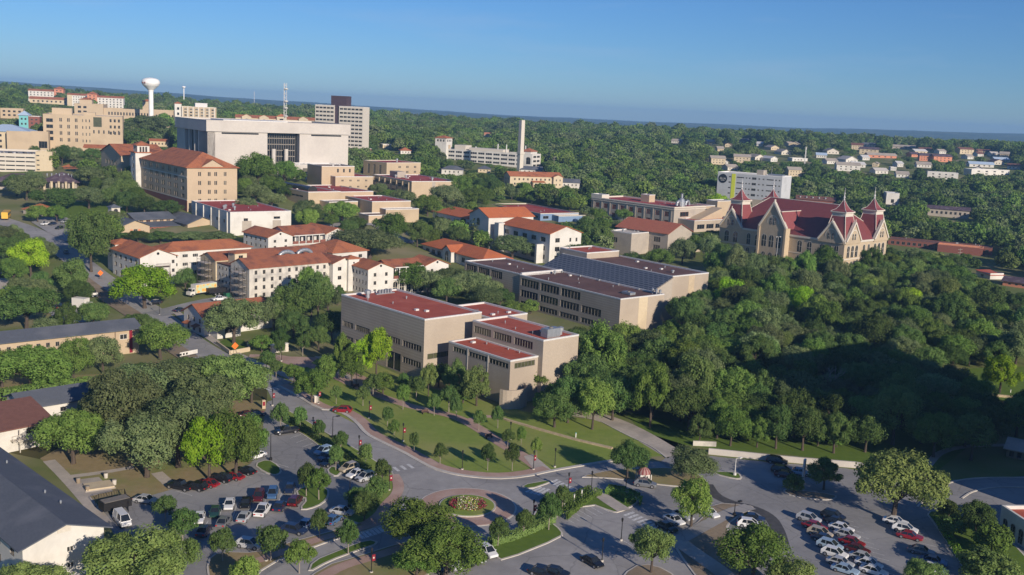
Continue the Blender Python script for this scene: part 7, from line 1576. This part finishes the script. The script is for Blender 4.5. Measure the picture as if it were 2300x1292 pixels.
def car(x, y, dx, dy, kind, col, label, group, z=None, at=None, rz=None, small=False):
    if at is None:
        g = G(x, y); q = G(x + dx, y + dy); rz = atan2(q.y - g.y, q.x - g.x); g.z += .035 if g.y < 250 else .33
    else: g = at
    m = carmeshes(kind); o = empty('parked_' + {'saloon': 'saloon_car', 'suv': 'suv', 'hatchback': 'hatchback', 'pickup': 'pickup_truck', 'van': 'van'}[kind] if True else '', g, rz)
    tag(o, label, {'saloon': 'car', 'suv': 'car', 'hatchback': 'car', 'pickup': 'pickup truck', 'van': 'van'}[kind], group)
    o.scale = (CS, CS, CS)
    b = put('body', m['body'], o); b.color = (*PAINT[col], 1); put('window_glass', m['glass'], o)
    for p in m['wpos']: put('wheel', m['wheel'], o, p)
    if not small:
        for p in m['lpos'][0]: put('headlight', m['head'], o, p)
        for p in m['lpos'][1]: put('tail_light', m['tail'], o, p)
    if 'bed' in m: put('load_bed', m['bed'], o)
    return o
NM = {'saloon': 'saloon car', 'suv': 'sport utility car', 'hatchback': 'hatchback', 'pickup': 'pickup truck', 'van': 'van'}
def row(where, group, items, dflt):
    for i, it in enumerate(items):
        x, y, kind, col = it[:4]; d = it[4] if len(it) > 4 else dflt
        car(x, y, d[0], d[1], kind, col, '%s %s, %s %s' % (col, NM[kind], ORD[i], where), group)
LOT = 'cars in the near car park'
row('from the shingled hall under the oaks', LOT, [(328, 1129, 'saloon', 'silver', (30, 4)), (405, 1099, 'pickup', 'black'), (441, 1100, 'suv', 'black'), (467, 1092, 'saloon', 'red'), (497, 1081, 'suv', 'black'), (524, 1076, 'saloon', 'red'), (551, 1064, 'saloon', 'black')], (-34, -7))
row('against the oaks towards the street', LOT, [(575, 1029, 'saloon', 'white', (-26, 8)), (556, 936, 'saloon', 'dark red', (30, -5)), (576, 935, 'saloon', 'navy', (30, -5)), (643, 974, 'pickup', 'black', (-40, 6))], (30, -5))
row('from the left in the front nose-in row', LOT, [(448, 1170, 'saloon', 'white'), (483, 1156, 'saloon', 'green'), (515, 1139, 'saloon', 'white'), (552, 1136, 'saloon', 'black'), (581, 1121, 'suv', 'dark red'), (612, 1115, 'suv', 'blue'), (651, 1103, 'saloon', 'navy')], (-7, 26))
row('from the left in the slanted row below', LOT, [(459, 1198, 'saloon', 'navy'), (503, 1178, 'saloon', 'grey'), (549, 1167, 'saloon', 'silver'), (590, 1153, 'pickup', 'white'), (629, 1143, 'saloon', 'navy'), (663, 1132, 'suv', 'dark red')], (20, -24))
row('along the lower edge of the near car park', LOT, [(560, 1230, 'suv', 'silver', (30, 5)), (661, 1197, 'suv', 'navy', (30, 6)), (689, 1183, 'hatchback', 'light blue', (22, -16)), (749, 1174, 'hatchback', 'blue', (22, -16)), (769, 1155, 'saloon', 'silver', (30, 5))], (30, 5))
row('down along the street hedge', LOT, [(727, 1019, 'suv', 'light blue'), (734, 1032, 'saloon', 'navy'), (741, 1045, 'saloon', 'black'), (784, 1057, 'suv', 'tan'), (800, 1070, 'saloon', 'white'), (821, 1078, 'suv', 'silver')], (-32, 11))
row('parked in the bay on the main street', 'cars along the streets', [(769, 926, 'suv', 'red', (-30, -2))], (30, 4))
row('beside the shingled hall', LOT, [(275, 1176, 'van', 'white', (22, 24))], (22, 24))
LOW = 'cars in the lower car park'
row('along the first column of the lower car park', LOW, [(1816, 1171, 'suv', 'silver'), (1829, 1188, 'saloon', 'red'), (1841, 1204, 'suv', 'tan'), (1851, 1217, 'saloon', 'navy'), (1863, 1232, 'suv', 'light blue'), (1874, 1250, 'suv', 'white'), (1887, 1270, 'saloon', 'silver'), (1898, 1286, 'saloon', 'light blue')], (30, 9))
row('along the second column of the lower car park', LOW, [(1871, 1165, 'suv', 'black'), (1878, 1178, 'saloon', 'black'), (1889, 1192, 'saloon', 'white'), (1902, 1207, 'saloon', 'silver'), (1913, 1224, 'saloon', 'red'), (1924, 1240, 'saloon', 'dark red'), (1937, 1258, 'saloon', 'silver'), (1951, 1273, 'saloon', 'white'), (1962, 1289, 'saloon', 'white')], (30, 9))
row('along the third column of the lower car park', LOW, [(2011, 1177, 'saloon', 'white'), (2032, 1195, 'suv', 'white'), (2043, 1210, 'saloon', 'red'), (2069, 1244, 'saloon', 'grey'), (2097, 1267, 'saloon', 'blue'), (2094, 1284, 'saloon', 'white')], (30, 7))
row('from the gravel island in the lower car park', LOW, [(1690, 1170, 'saloon', 'navy'), (1683, 1184, 'suv', 'white')], (30, 4))
row('parked by the zebra crossing under the green tree', 'cars by the zebra crossing', [(1497, 1190, 'saloon', 'black'), (1514, 1174, 'saloon', 'white'), (1534, 1164, 'saloon', 'silver'), (1592, 1158, 'saloon', 'white')], (26, 13))
row('alone in the lot below the circle', 'cars by the zebra crossing', [(1330, 1268, 'saloon', 'black')], (26, 15))
row('pulled up beside the striped gatehouse', 'cars along the streets', [(1449, 1093, 'suv', 'grey')], (30, 4))
row('at the retaining wall from the far end', 'cars by the retaining wall', [(1745, 1041, 'suv', 'black'), (1756, 1062, 'suv', 'black'), (1764, 1072, 'saloon', 'dark red'), (1797, 1066, 'saloon', 'light blue')], (32, 5))
row('from the right below the round trees', 'cars below the round trees', [(1094, 1246, 'suv', 'white'), (1068, 1258, 'saloon', 'silver'), (1040, 1268, 'saloon', 'black'), (1014, 1274, 'suv', 'silver'), (986, 1282, 'saloon', 'black')], (20, 14))
row('cut by the lower edge of the scene', 'cars by the zebra crossing', [(1217, 1292, 'saloon', 'black'), (1248, 1292, 'saloon', 'black')], (26, 6))
WOOD = 'cars glimpsed in the woods'
row('from the left in the lot among the trees', WOOD, [(2112, 806, 'saloon', 'silver'), (2131, 806, 'saloon', 'silver'), (2149, 803, 'suv', 'white')], (24, -5))
row('glimpsed between woodland crowns', WOOD, [(1797, 709, 'saloon', 'blue'), (1810, 703, 'saloon', 'white'), (1811, 724, 'saloon', 'light blue'), (2240, 792, 'saloon', 'light blue'), (2258, 790, 'saloon', 'white'), (2182, 779, 'saloon', 'white')], (24, -5))
STR = 'cars along the hill street'
row('from the left in the yard by the hill street', STR, [(116, 697, 'suv', 'black', (-22, -7)), (138, 692, 'suv', 'black', (-22, -7))], (-22, -7))
row('from the right beside the hill street', STR, [(347, 686, 'suv', 'black', (-30, 4)), (493, 677, 'pickup', 'white', (-30, 4)), (405, 702, 'saloon', 'navy', (30, -5)), (451, 620, 'van', 'silver', (-12, 14)), (149, 571, 'saloon', 'navy', (8, 14))], (20, 5))
row('from the left in the bay by the hill street', STR, [(103, 507, 'pickup', 'white'), (118, 507, 'saloon', 'navy'), (134, 516, 'saloon', 'black'), (147, 502, 'saloon', 'silver'), (8, 618, 'saloon', 'white')], (-16, 4))
for i in range(12):
    b = GARAGE; q = b.root.matrix_basis if False else None
    p = b.A + b.vd * (b.W * (.25 + i * .06)) + b.ud * (5 if i % 2 else 12) + Vector((0, 0, b.h - .95))
    car(0, 0, 0, 0, rnd.choice(('saloon', 'suv')), rnd.choice(('white', 'silver', 'navy', 'black', 'white')), '%s car along the roof deck of the cream garage' % ORD[i], 'cars on the garage roof', at=p, rz=b.ang + pi / 2, small=True)
def box_truck(x, y, dx, dy, label, cat, food=False, name='box_truck', L=7.0):
    g = G(x, y); q = G(x + dx, y + dy); o = empty(name, g + Vector((0, 0, .3)), atan2(q.y - g.y, q.x - g.x)); tag(o, label, cat)
    MB().box(-L / 2, L / 2 - 2.2, -1.2, 1.2, .9, 3.6).build('cargo_box', M['white'], o)
    m = MB(); m.box(L / 2 - 2.1, L / 2 - .2, -1.05, 1.05, .5, 1.5, .05); m.box(L / 2 - 2.1, L / 2 - .9, -1.0, 1.0, 1.5, 2.5, .08); c = m.build('cab', M['white'], o)
    MB().hull([(L / 2 - .85, -.85, 1.55), (L / 2 - .85, .85, 1.55), (L / 2 - .95, .8, 2.35), (L / 2 - .95, -.8, 2.35)], [(L / 2 - .84, -.85, 1.55), (L / 2 - .84, .85, 1.55), (L / 2 - .94, .8, 2.35), (L / 2 - .94, -.8, 2.35)]).face([(L / 2 - .83, -.85, 1.55), (L / 2 - .83, .85, 1.55), (L / 2 - .93, .8, 2.35), (L / 2 - .93, -.8, 2.35)]) if False else None
    w_ = MB(); w_.face([(L / 2 - .87, -.85, 1.6), (L / 2 - .87, .85, 1.6), (L / 2 - .93, .8, 2.35), (L / 2 - .93, -.8, 2.35)])
    for s in (-1, 1): w_.face([(L / 2 - 1.9, s * 1.02, 1.6), (L / 2 - 1.0, s * 1.02, 1.6), (L / 2 - 1.05, s * .98, 2.3), (L / 2 - 1.9, s * .98, 2.3)])
    w_.build('window_glass', M['carglass'], c)
    MB().box(-L / 2, L / 2 - .4, -.5, .5, .45, .88).build('chassis', M['black'], o)
    wm = carmeshes('suv')['wheel']
    for xx in (L / 2 - 1.1, -L / 2 + 1.4):
        for s in (-1, 1): put('wheel', wm, o, (xx, s * 1.0, .42)).scale = (1.15, 1.3, 1.15)
    if food:
        pm = bpy.data.materials.new('food_picture'); pm.use_nodes = True; n = pm.node_tree.nodes; vo = n.new('ShaderNodeTexVoronoi'); vo.inputs['Scale'].default_value = .8; tc = n.new('ShaderNodeTexCoord'); rp = n.new('ShaderNodeValToRGB')
        for i, (ps, c_) in enumerate(((0, (.75, .30, .06)), (.3, (.80, .45, .12)), (.55, (.55, .60, .35)), (.8, (.45, .60, .55)))):
            e_ = rp.color_ramp.elements[i] if i < 2 else rp.color_ramp.elements.new(ps); e_.position = ps; e_.color = (*c_, 1)
        pm.node_tree.links.new(tc.outputs['Object'], vo.inputs['Vector']); pm.node_tree.links.new(vo.outputs['Distance'], rp.inputs[0]); pm.node_tree.links.new(rp.outputs[0], n['Principled BSDF'].inputs['Base Color'])
        for s in (-1, 1): MB().box(-L / 2 + .1, L / 2 - 2.3, s * 1.21 - .01, s * 1.21 + .01, 1.0, 3.5).build('picture_panel', pm, o)
    return o
box_truck(452, 664, -34, 7, 'delivery truck with pictures of orange food on its side', 'truck', True, 'delivery_truck', 10.5)
box_truck(189, 699, 26, 3, 'plain white box truck in the yard by the hill street', 'truck', False, 'box_truck', 6.5)
def misc_vehicle():
    g = G(487, 664); o = empty('dump_trailer', g + Vector((0, 0, .3)), atan2((G(520, 660) - g).y, (G(520, 660) - g).x)); tag(o, 'black open trailer parked behind the delivery truck', 'trailer')
    m = MB(); m.box(-3, 3, -1.2, 1.2, .8, 2.2); m.build('tub', M['black'], o)
    for x in (-1, .2): put('wheel', carmeshes('suv')['wheel'], o, (x, -1.2, .4)); put('wheel', carmeshes('suv')['wheel'], o, (x, 1.2, .4))
    g = G(512, 668); o = empty('rubbish_skip', g, .8); tag(o, 'green rubbish skip by the scaffold foot', 'skip'); MB().box(-1, 1, -.8, .8, .1, 1.6, -.12).build('tub', M['bluewall'] if False else mat('green_skip', (.02, .12, .06), (.015, .09, .05), 2, .6), o); MB().box(-1.1, 1.1, -.9, .9, 1.6, 1.75).build('lid', M['black'], o)
    g = G(259, 1148); q = G(300, 1138); o = empty('refuse_trailer', g, atan2(q.y - g.y, q.x - g.x)); tag(o, 'black high-sided trailer inside a fenced corner by the shingled hall', 'trailer')
    m = MB(); m.box(-2.2, 2.2, -1.1, 1.1, .7, 2.0); m.build('tub', M['black'], o); MB().box(-2.0, 2.0, -.9, .9, 2.0, 2.06).build('load', M['frame'], o)
    for x in (-.8, .5):
        for s in (-1, 1): put('wheel', carmeshes('suv')['wheel'], o, (x, s * 1.1, .4))
    o = empty('yard_fence', P(214, 1140)); tag(o, 'dark mesh fence round the trailer corner', 'fence'); m = MB(); pts = [P(214, 1140), P(222, 1134), P(280, 1122), P(289, 1150)]
    for a_, c_ in zip(pts, pts[1:]):
        n = max(2, int((c_ - a_).length / .4))
        for i in range(n + 1):
            p = a_.lerp(c_, i / n) - pts[0]; m.tube(p, p + Vector((0, 0, 1.8)), .02 if i % 5 else .05, 4)
        for z in (.1, .9, 1.8): m.tube(a_ - pts[0] + Vector((0, 0, z)), c_ - pts[0] + Vector((0, 0, z)), .03, 4)
    m.build('mesh_panel', M['black'], o)
    g = G(14, 492); q = G(22, 480); o = empty('shuttle_bus', g + Vector((0, 0, .3)), atan2(q.y - g.y, q.x - g.x)); tag(o, 'yellow bus on the hill street at the left edge', 'bus')
    ym = mat('bus_yellow', (.62, .36, .05), (.56, .32, .04), 1, .5); m = MB(); m.box(-5, 5, -1.25, 1.25, .4, 3.0, .05); m.build('body', ym, o); m = MB(); m.box(-4.7, 5.02, -1.27, 1.27, 1.6, 2.5); m.build('window_glass', M['carglass'], o)
    for x in (-3, 3.2):
        for s in (-1, 1): put('wheel', carmeshes('suv')['wheel'], o, (x, s * 1.15, .45)).scale = (1.25,) * 3
    g = G(213, 668); o = empty('compact_loader', g + Vector((0, 0, .2)), .5); tag(o, 'small white loader left on the dug-up street', 'loader'); MB().box(-1, .9, -.7, .7, .4, 1.3, .1).build('body', M['white'], o); MB().box(-.5, .4, -.5, .5, 1.3, 2.1, .08).build('cab', M['carglass'], o); MB().box(.9, 1.5, -.8, .8, .1, .6).build('bucket', M['black'], o)
    for x in (-.6, .6):
        for s in (-1, 1): put('wheel', carmeshes('suv')['wheel'], o, (x, s * .75, .35))
misc_vehicle()
# ------------------------------------------------------------------ street furniture
LP = {}
def lamp_mesh():
    m = MB(); m.lathe([(.16, 0), (.16, .35), (.09, .5), (.07, 3.6)], 8); LP['pole'] = m.mesh('pole', M['black'])
    m = MB(); m.lathe([(.08, 3.6), (.16, 3.72), (.2, 4.15), (.26, 4.2), (.05, 4.45)], 8); LP['lantern'] = m.mesh('lantern', M['black'])
    m = MB(); m.mat(1).tube((0, 0, 3.2), (.75, 0, 3.2), .025, 4); m.tube((0, 0, 2.0), (.75, 0, 2.0), .025, 4); m.mat(0).box(.1, .72, -.015, .015, 2.02, 3.18); m.mat(2).lathe([(.001, 0), (.001, 0)], 3) if False else None
    LP['banner'] = m.mesh('banner', [M['banner'], M['black']])
    m = MB(); m.box(.28, .54, -.019, .019, 2.45, 2.75); LP['crest'] = m.mesh('banner_emblem', M['trim'])
    m = MB(); m.lathe([(.3, -.2), (.3, .25)], 10); LP['foot'] = m.mesh('footing', M['curb'])
lamp_mesh()
STREETL = 'black lamp posts of the quad and street'
def lamp(x, y, label, banner=True, h=3.5):
    g = G(x, y); g.z += .1; o = empty('street_lamp', g, rnd.choice((0.6, .75))); tag(o, label, 'street lamp', STREETL); o.scale = (.8, .8, h / 4.2)
    put('pole', LP['pole'], o); put('lantern', LP['lantern'], o); put('footing', LP['foot'], o)
    if banner: b = put('banner', LP['banner'], o); put('banner_emblem', LP['crest'], b)
for i, (x, y, t, bn) in enumerate([(612, 912, 'lamp post with maroon banner at the car park entry sign', 1), (715, 908, 'lamp post with maroon banner beside the pavement monument sign', 1), (829, 940, 'lamp post with maroon banner opposite the bay with the red car', 1), (703, 978, 'lamp post with maroon banner above the black pickup', 1), (905, 992, 'lamp post with maroon banner at the upper lawn corner', 1), (806, 1021, 'lamp post with maroon banner in the street hedge', 1), (874, 1103, 'lamp post with maroon banner at the tip of the hedge by the circle', 1), (598, 1262, 'lamp post with maroon banner between lower car park trees', 1), (1197, 1172, 'lamp post with maroon banner in the yellowish hedge', 1), (1276, 1108, 'black lamp post beside the small zebra crossing', 1), (1328, 1104, 'black lamp post at the top of the small walk', 0), (1038, 1056, 'plain lamp post on the lawn edge above the circle', 0), (1198, 1056, 'lamp post where the brick walk meets the street', 1), (1246, 1050, 'lamp post on the small lawn beyond the brick walk', 0), (1146, 988, 'plain lamp post beside the middle of the brick walk', 0), (1405, 1106, 'plain lamp post in the short hedge', 0), (834, 1288, 'lamp post with maroon banner on the pavement at the lower edge', 1), (632, 812, 'lamp post by the stone monument', 0), (800, 868, 'lamp post on the paved plaza below the hall', 0), (735, 845, 'lamp post under the lime trees', 0), (232, 700, 'lamp post beside the dug-up street', 0), (358, 708, 'lamp post at the side street corner', 0), (640, 770, 'lamp post on the path above the monument', 0), (1395, 1215, 'lamp post in the lot below the zebra crossing', 0), (1352, 1262, 'lamp post near the lone black car', 0), (1660, 1300, 'lamp post at the lower end of the paved walk', 0)]):
    lamp(x, y, t, bn)
def tall_lamp(x, y, ytop, label, dbl=False, m_='black', base=True):
    g = G(x, y); h = ztop(g, ytop) - g.z; o = empty('car_park_lamp', g, .6); tag(o, label, 'car park lamp', 'tall car park lamps')
    MB().lathe([(.3, -.3), (.3, .6), (.09, .6), (.06, h)], 8).build('pole', M[m_], o)
    for s in ((-1, 1) if dbl else (1,)):
        MB().box(min(0, s * 1.0), max(0, s * 1.0), -.03, .03, h - .08, h - .02).build('arm', M[m_], o); MB().box(s * 1.1 - .35, s * 1.1 + .35, -.2, .2, h - .12, h + .06).build('lamp_head', M['coping'] if dbl else M[m_], o)
tall_lamp(608, 1035, 975, 'tall lamp on the grass island in the near car park'); tall_lamp(785, 1140, 1079, 'tall lamp at the dark end of the near car park'); tall_lamp(747, 985, 936, 'tall lamp over the main street beside the hedge'); tall_lamp(1649, 1160, 1128, 'tall lamp on the tip of the gravel island'); tall_lamp(1650, 1069, 1030, 'pale slender lamp on the small grass island', m_='coping')
tall_lamp(1742, 600, 532, 'white twin-headed light pole in front of the spired hall', True, 'coping'); tall_lamp(1627, 562, 517, 'white twin-headed light pole left of the spired hall', True, 'coping'); tall_lamp(1910, 815, 785, 'light pole above the shaded wood', False, 'coping'); tall_lamp(2094, 625, 605, 'brown light pole among trees right of the spired hall', False, 'rust'); tall_lamp(2078, 765, 737, 'light pole in the wooded car park', False, 'coping')
def upole(x, y, yt, label):
    g = G(x, y); h = ztop(g, yt) - g.z; o = empty('utility_pole', g, .4); tag(o, label, 'utility pole'); MB().lathe([(.2, -1), (.13, h)], 7).build('pole', M['paleb'], o)
    for z in (h - .6, h - 2): MB().box(-1.4, 1.4, -.08, .08, z, z + .15).build('crossarm', M['paleb'], o)
upole(2152, 600, 558, 'wooden utility pole right of the brown-roofed row'); upole(1243, 395, 352, 'wooden utility pole by the mission-style house'); upole(2256, 590, 562, 'wooden utility pole at the far right trees'); upole(1722, 392, 366, 'utility pole above the apartment block'); upole(1708, 380, 352, 'second utility pole on the wooded slope behind the apartments')
def wall_thing(name, label, cat, pts, w_, h_, m_, z=None):
    o = empty(name, pts[0]); tag(o, label, cat); b = MB()
    for a_, c_ in zip(pts, pts[1:]):
        d = (c_ - a_).normalized(); n = Vector((-d.y, d.x, 0)) * w_ / 2; q = [a_ + n, c_ + n, c_ - n, a_ - n]; b.prism([(p.x - pts[0].x, p.y - pts[0].y) for p in q], [p.z - pts[0].z - .3 for p in q], [p.z - pts[0].z + h_ for p in q])
    b.build('wall_body', m_, o); return o
wall_thing('retaining_wall', 'long pale concrete retaining wall at the foot of the wood', 'wall', px0([(1591, 1020), (1650, 1026), (1724, 1034), (1800, 1041), (1922, 1051), (1960, 1058)]), .4, 1.2, M['concrete'])
wall_thing('retaining_wall', 'short mottled wall behind shrubs at the driveway foot', 'wall', px0([(1556, 1001), (1608, 1003)]), .4, 1.0, M['whiteold'])
wall_thing('stone_edging', 'low rough stone edging between lawn and grassy bank', 'wall', px0([(1120, 938), (1142, 946), (1210, 966), (1296, 990), (1375, 1009)]), .7, .35, M['stone'])
wall_thing('stone_edging', 'dry stone wall below the sunlit grass under the lime tree', 'wall', [G(x, y) for x, y in [(2163, 882), (2200, 890), (2260, 895), (2330, 905)]], .7, .8, M['stone'])
wall_thing('stone_edging', 'pale stone edge along the road in the wood', 'wall', [G(x, y) for x, y in [(1915, 812), (2000, 808), (2060, 800), (2120, 790)]], .7, .6, M['stone'])
o = wall_thing('planter_wall', 'cream planter wall round the big oak by the street', 'planter', [G(487, 775), G(517, 797), G(560, 789), G(556, 778)], .4, 1.1, M['cream'])
drape('grass', [(490, 774), (517, 792), (556, 784), (548, 768), (510, 764)], M['lushgrass'], .5, 2)
def diamond_sign(x, y, label):
    g = G(x, y); o = empty('road_work_sign', g + Vector((0, 0, .2)), .7); tag(o, label, 'road sign')
    b = MB(); b.face([(-.95, 0, 2.0), (0, 0, 1.05), (.95, 0, 2.0), (0, 0, 2.95)]); b.face([(-.95, .03, 2.0), (0, .03, 1.05), (.95, .03, 2.0), (0, .03, 2.95)]); b.build('panel', M['orangesign'], o)
    b = MB(); b.tube((-.5, .1, 0), (0, .05, 1.8), .04, 4); b.tube((.5, .1, 0), (0, .05, 1.8), .04, 4); b.tube((0, .6, 0), (0, .06, 1.8), .04, 4); b.build('stand', M['black'], o)
diamond_sign(528, 796, 'orange diamond road sign in front of the planter wall'); diamond_sign(226, 628, 'orange diamond road sign half hidden by the dark tree uphill')
def barrier():
    a_, c_ = G(404, 806), G(448, 797); o = empty('road_barrier', a_, atan2((c_ - a_).y, (c_ - a_).x)); o.location.z += .15; tag(o, 'white and dark barrier boards closing the street', 'barrier'); L_ = (c_ - a_).length
    b = MB(); b.box(0, L_ * .9, -.05, .05, .4, 1.4); b.build('board', M['white'], o); b = MB()
    for i in range(3): b.box(L_ * .0 + i * .9, L_ * .0 + i * .9 + .5, -.07, .07, .6, 1.1)
    b.build('stripe', M['black'], o); b = MB()
    for x in (.2, L_ * .45, L_ * .85): b.box(x - .05, x + .05, -.5, .5, 0, .1); b.box(x - .05, x + .05, -.06, .06, .1, .4)
    b.build('foot_frame', M['steel'], o)
barrier()
def monument():
    g = P(627, 792); o = empty('entry_monument', g, .65); tag(o, 'white stone monument of two piers with a lintel by the path', 'monument')
    for x in (-2.2, 1.5): MB().box(x, x + .9, -.5, .5, -.1, 2.1).build('pier', M['trim'], o); MB().box(x - .12, x + 1.02, -.62, .62, 2.1, 2.35).build('cap', M['white'], o)
    MB().box(-1.3, 1.5, -.3, .3, -.1, 1.1).build('wall_body', M['trim'], o)
    g = P(710, 905); o = empty('entry_monument', g, .5); tag(o, 'small pale pier with a maroon lamp beside the main street pavement', 'monument'); MB().box(-.5, .5, -.4, .4, 0, 1.5).build('pier', M['trim'], o); MB().box(-.6, .6, -.5, .5, 1.5, 1.65).build('cap', M['white'], o)
    g = P(592, 918); o = empty('entry_sign', g, .5); tag(o, 'tan pier sign at the near car park entry', 'sign'); MB().box(-.35, .35, -.3, .3, 0, 1.9).build('pier', M['tan2'], o); MB().box(-.25, .25, -.33, -.3, .7, 1.6).build('panel', M['banner'], o)
    g = P(1803, 1085); o = empty('pylon_sign', g, .9); tag(o, 'slim pale pylon sign by the yellow-kerbed island', 'sign'); MB().box(-.35, .35, -.15, .15, 0, 4.6).build('pylon', M['coping'], o); MB().box(-.3, .3, -.17, -.15, 2.6, 4.3).build('panel', M['trim'], o)
monument()
BM = MB(); BM.box(-.8, .8, -.25, .25, .42, .48); BM.box(-.8, .8, .2, .26, .5, .95)
BENCH = BM.mesh('seat', M['rust']); BL = MB(); BL.box(-.7, -.62, -.22, .22, 0, .42); BLEG = BL.mesh('leg', M['black'])
for x, y, l in ((1098, 985, 'dark bench beside the brick walk'), (955, 930, 'dark bench in tree shade along the brick walk'), (800, 872, 'bench on the plaza below the hall')):
    o = empty('park_bench', G(x, y), .6); tag(o, l, 'bench', 'benches along the walks'); put('seat', BENCH, o); put('leg', BLEG, o); put('leg', BLEG, o, (1.32, 0, 0))
for i, (x, y, l) in enumerate(((1267, 1142, 'lowest of the white posts in the clipped hedge'), (1289, 1130, 'middle white post in the clipped hedge'), (1306, 1120, 'topmost white post in the clipped hedge'), (1293, 983, 'pale green marker post on the grassy bank'), (2101, 855, 'white post on the sunlit grass at the left'), (2269, 884, 'white post on the sunlit grass near the right edge'))):
    g = G(x, y); o = empty('marker_post', g, .3); tag(o, l, 'post', 'marker posts'); MB().box(-.09, .09, -.09, .09, 0, 1.5 if i < 3 else .9).build('shaft', M['white'], o); MB().box(-.12, .12, -.12, .12, 1.5 if i < 3 else .9, 1.62 if i < 3 else 1.02).build('cap', M['steel'] if i != 3 else M['teal'], o)
for i, (x, y, l) in enumerate(((176, 1086, 'round bin at the far edge of the concrete patio'), (197, 1104, 'round bin in the middle of the concrete patio'), (238, 1074, 'concrete urn beside the patio'), (257, 1089, 'second concrete urn nearer the oaks'))):
    o = empty('litter_bin', G(x, y)); tag(o, l, 'bin', 'bins on the patio'); MB().lathe([(.3, 0), (.36, .8), (.36, .9), (.2, .92)], 10).build('drum', M['gravel'] if i < 2 else M['curb'], o); MB().lathe([(.38, .88), (.3, 1.0), (.05, 1.02)], 10).build('lid', M['frame'], o)
o = empty('stone_platform', P(222, 1094), .55); tag(o, 'low square stone platform on the concrete patio', 'platform'); MB().box(-2.2, 2.2, -1.6, 1.6, 0, .4).build('slab', M['cream'], o); MB().box(-2.35, 2.35, -1.75, 1.75, 0, .15).build('step', M['walk'], o)
# ------------------------------------------------------------------ invented slab out of view, added only to cast shade on the wood
def shade_block():
    ca, sa = cos(radians(126.5)), sin(radians(126.5)); u, n_ = Vector((ca, sa, 0)), Vector((-sa, ca, 0))
    o = u * 58 + n_ * -236
    r = empty('added_shade_slab', (o.x, o.y, 0), atan2(n_.y, n_.x)); tag(r, 'tall tan slab added out of view to shade the wood', 'building')
    block(r, 0, -14, 61, 14, -2, 39, 'tan2', ('flat', 'redroof', 'coping'), R=[grid(16, 11, .02, .98, .04, .98, .45, .5, **WN)], L=[grid(4, 11, .05, .95, .04, .98, .45, .5, **WN)])
shade_block()
# ------------------------------------------------------------------ steam over the plant
# ------------------------------------------------------------------ labels of the trees
LMARK += [('the grassy bank', P(1300, 960)), ('the retaining wall', P(1724, 1030)), ('the flower bed', P(1050, 1138)), ('the dry stone wall', G(2230, 893)), ('the shaded wood', G(1850, 930)), ('the main street bay', P(769, 924)), ('the concrete patio', P(205, 1095)), ('the near car park', P(560, 1130)), ('the lower car park', P(1930, 1220)), ('the brick walk', P(1091, 973)), ('the zebra crossing', P(1450, 1175)), ('the driveway', P(1437, 970)), ('the hill street', G(120, 545)), ('the planter wall', G(520, 785)), ('the wooded lot', G(2130, 800)), ('the twin-headed light pole', G(1742, 600)), ('the lime tree lawn', G(2180, 850)), ('the dead tree', G(1858, 905)), ('the monument', P(627, 792))]
TORD = ['nearest', 'second', 'third', 'fourth', 'fifth', 'sixth', 'seventh', 'eighth', 'ninth', 'tenth', 'eleventh', 'twelfth', 'thirteenth', 'fourteenth', 'fifteenth', 'sixteenth', 'seventeenth', 'eighteenth', 'nineteenth', 'twentieth'] + ['later'] * 60
LMP = [(n_, p, proj(p)) for n_, p in LMARK]
byk = {}
for t in TREES:
    o, tint, kp, ct, note, g, grp, w_ = t
    n_, p, q = min(LMP, key=lambda l: (l[1] - g).length)
    s = proj(g); dx, dy = s[0] - q[0], s[1] - q[1]
    side = ('right of' if dx > 0 else 'left of') if abs(dx) > abs(dy) * 1.3 else ('in front of' if dy > 0 else 'behind')
    byk.setdefault((tint, kp, ct, side, n_), []).append(((p - g).length, o))
for (tint, kp, ct, side, n_), l in byk.items():
    l.sort(key=lambda e: e[0])
    for i, (d, o) in enumerate(l):
        lab = '%s %s %s %s' % (tint, kp, side, n_) if len(l) == 1 else '%s %s, %s %s %s' % (tint, kp, TORD[i] if i == 0 else TORD[i] + ' nearest', side, n_)
        tag(o, lab, ct, {'young planted tree': 'young planted trees', 'spreading oak': 'campus oaks', 'bushy shrub': 'garden shrubs'}.get(kp, 'woodland and campus trees'))
# ------------------------------------------------------------------ haze
hm = bpy.data.materials.new('haze'); hm.use_nodes = True; n = hm.node_tree.nodes; n.remove(n['Principled BSDF'])
pv = n.new('ShaderNodeVolumePrincipled'); pv.inputs['Color'].default_value = (.32, .60, 1.0, 1); pv.inputs['Density'].default_value = HAZE; pv.inputs['Anisotropy'].default_value = 0.0
hm.node_tree.links.new(pv.outputs[0], n['Material Output'].inputs['Volume'])
hz_ = MB().box(-9000, 9000, -300, 8700, -12, 118).build('haze', hm); hz_['kind'] = 'stuff'
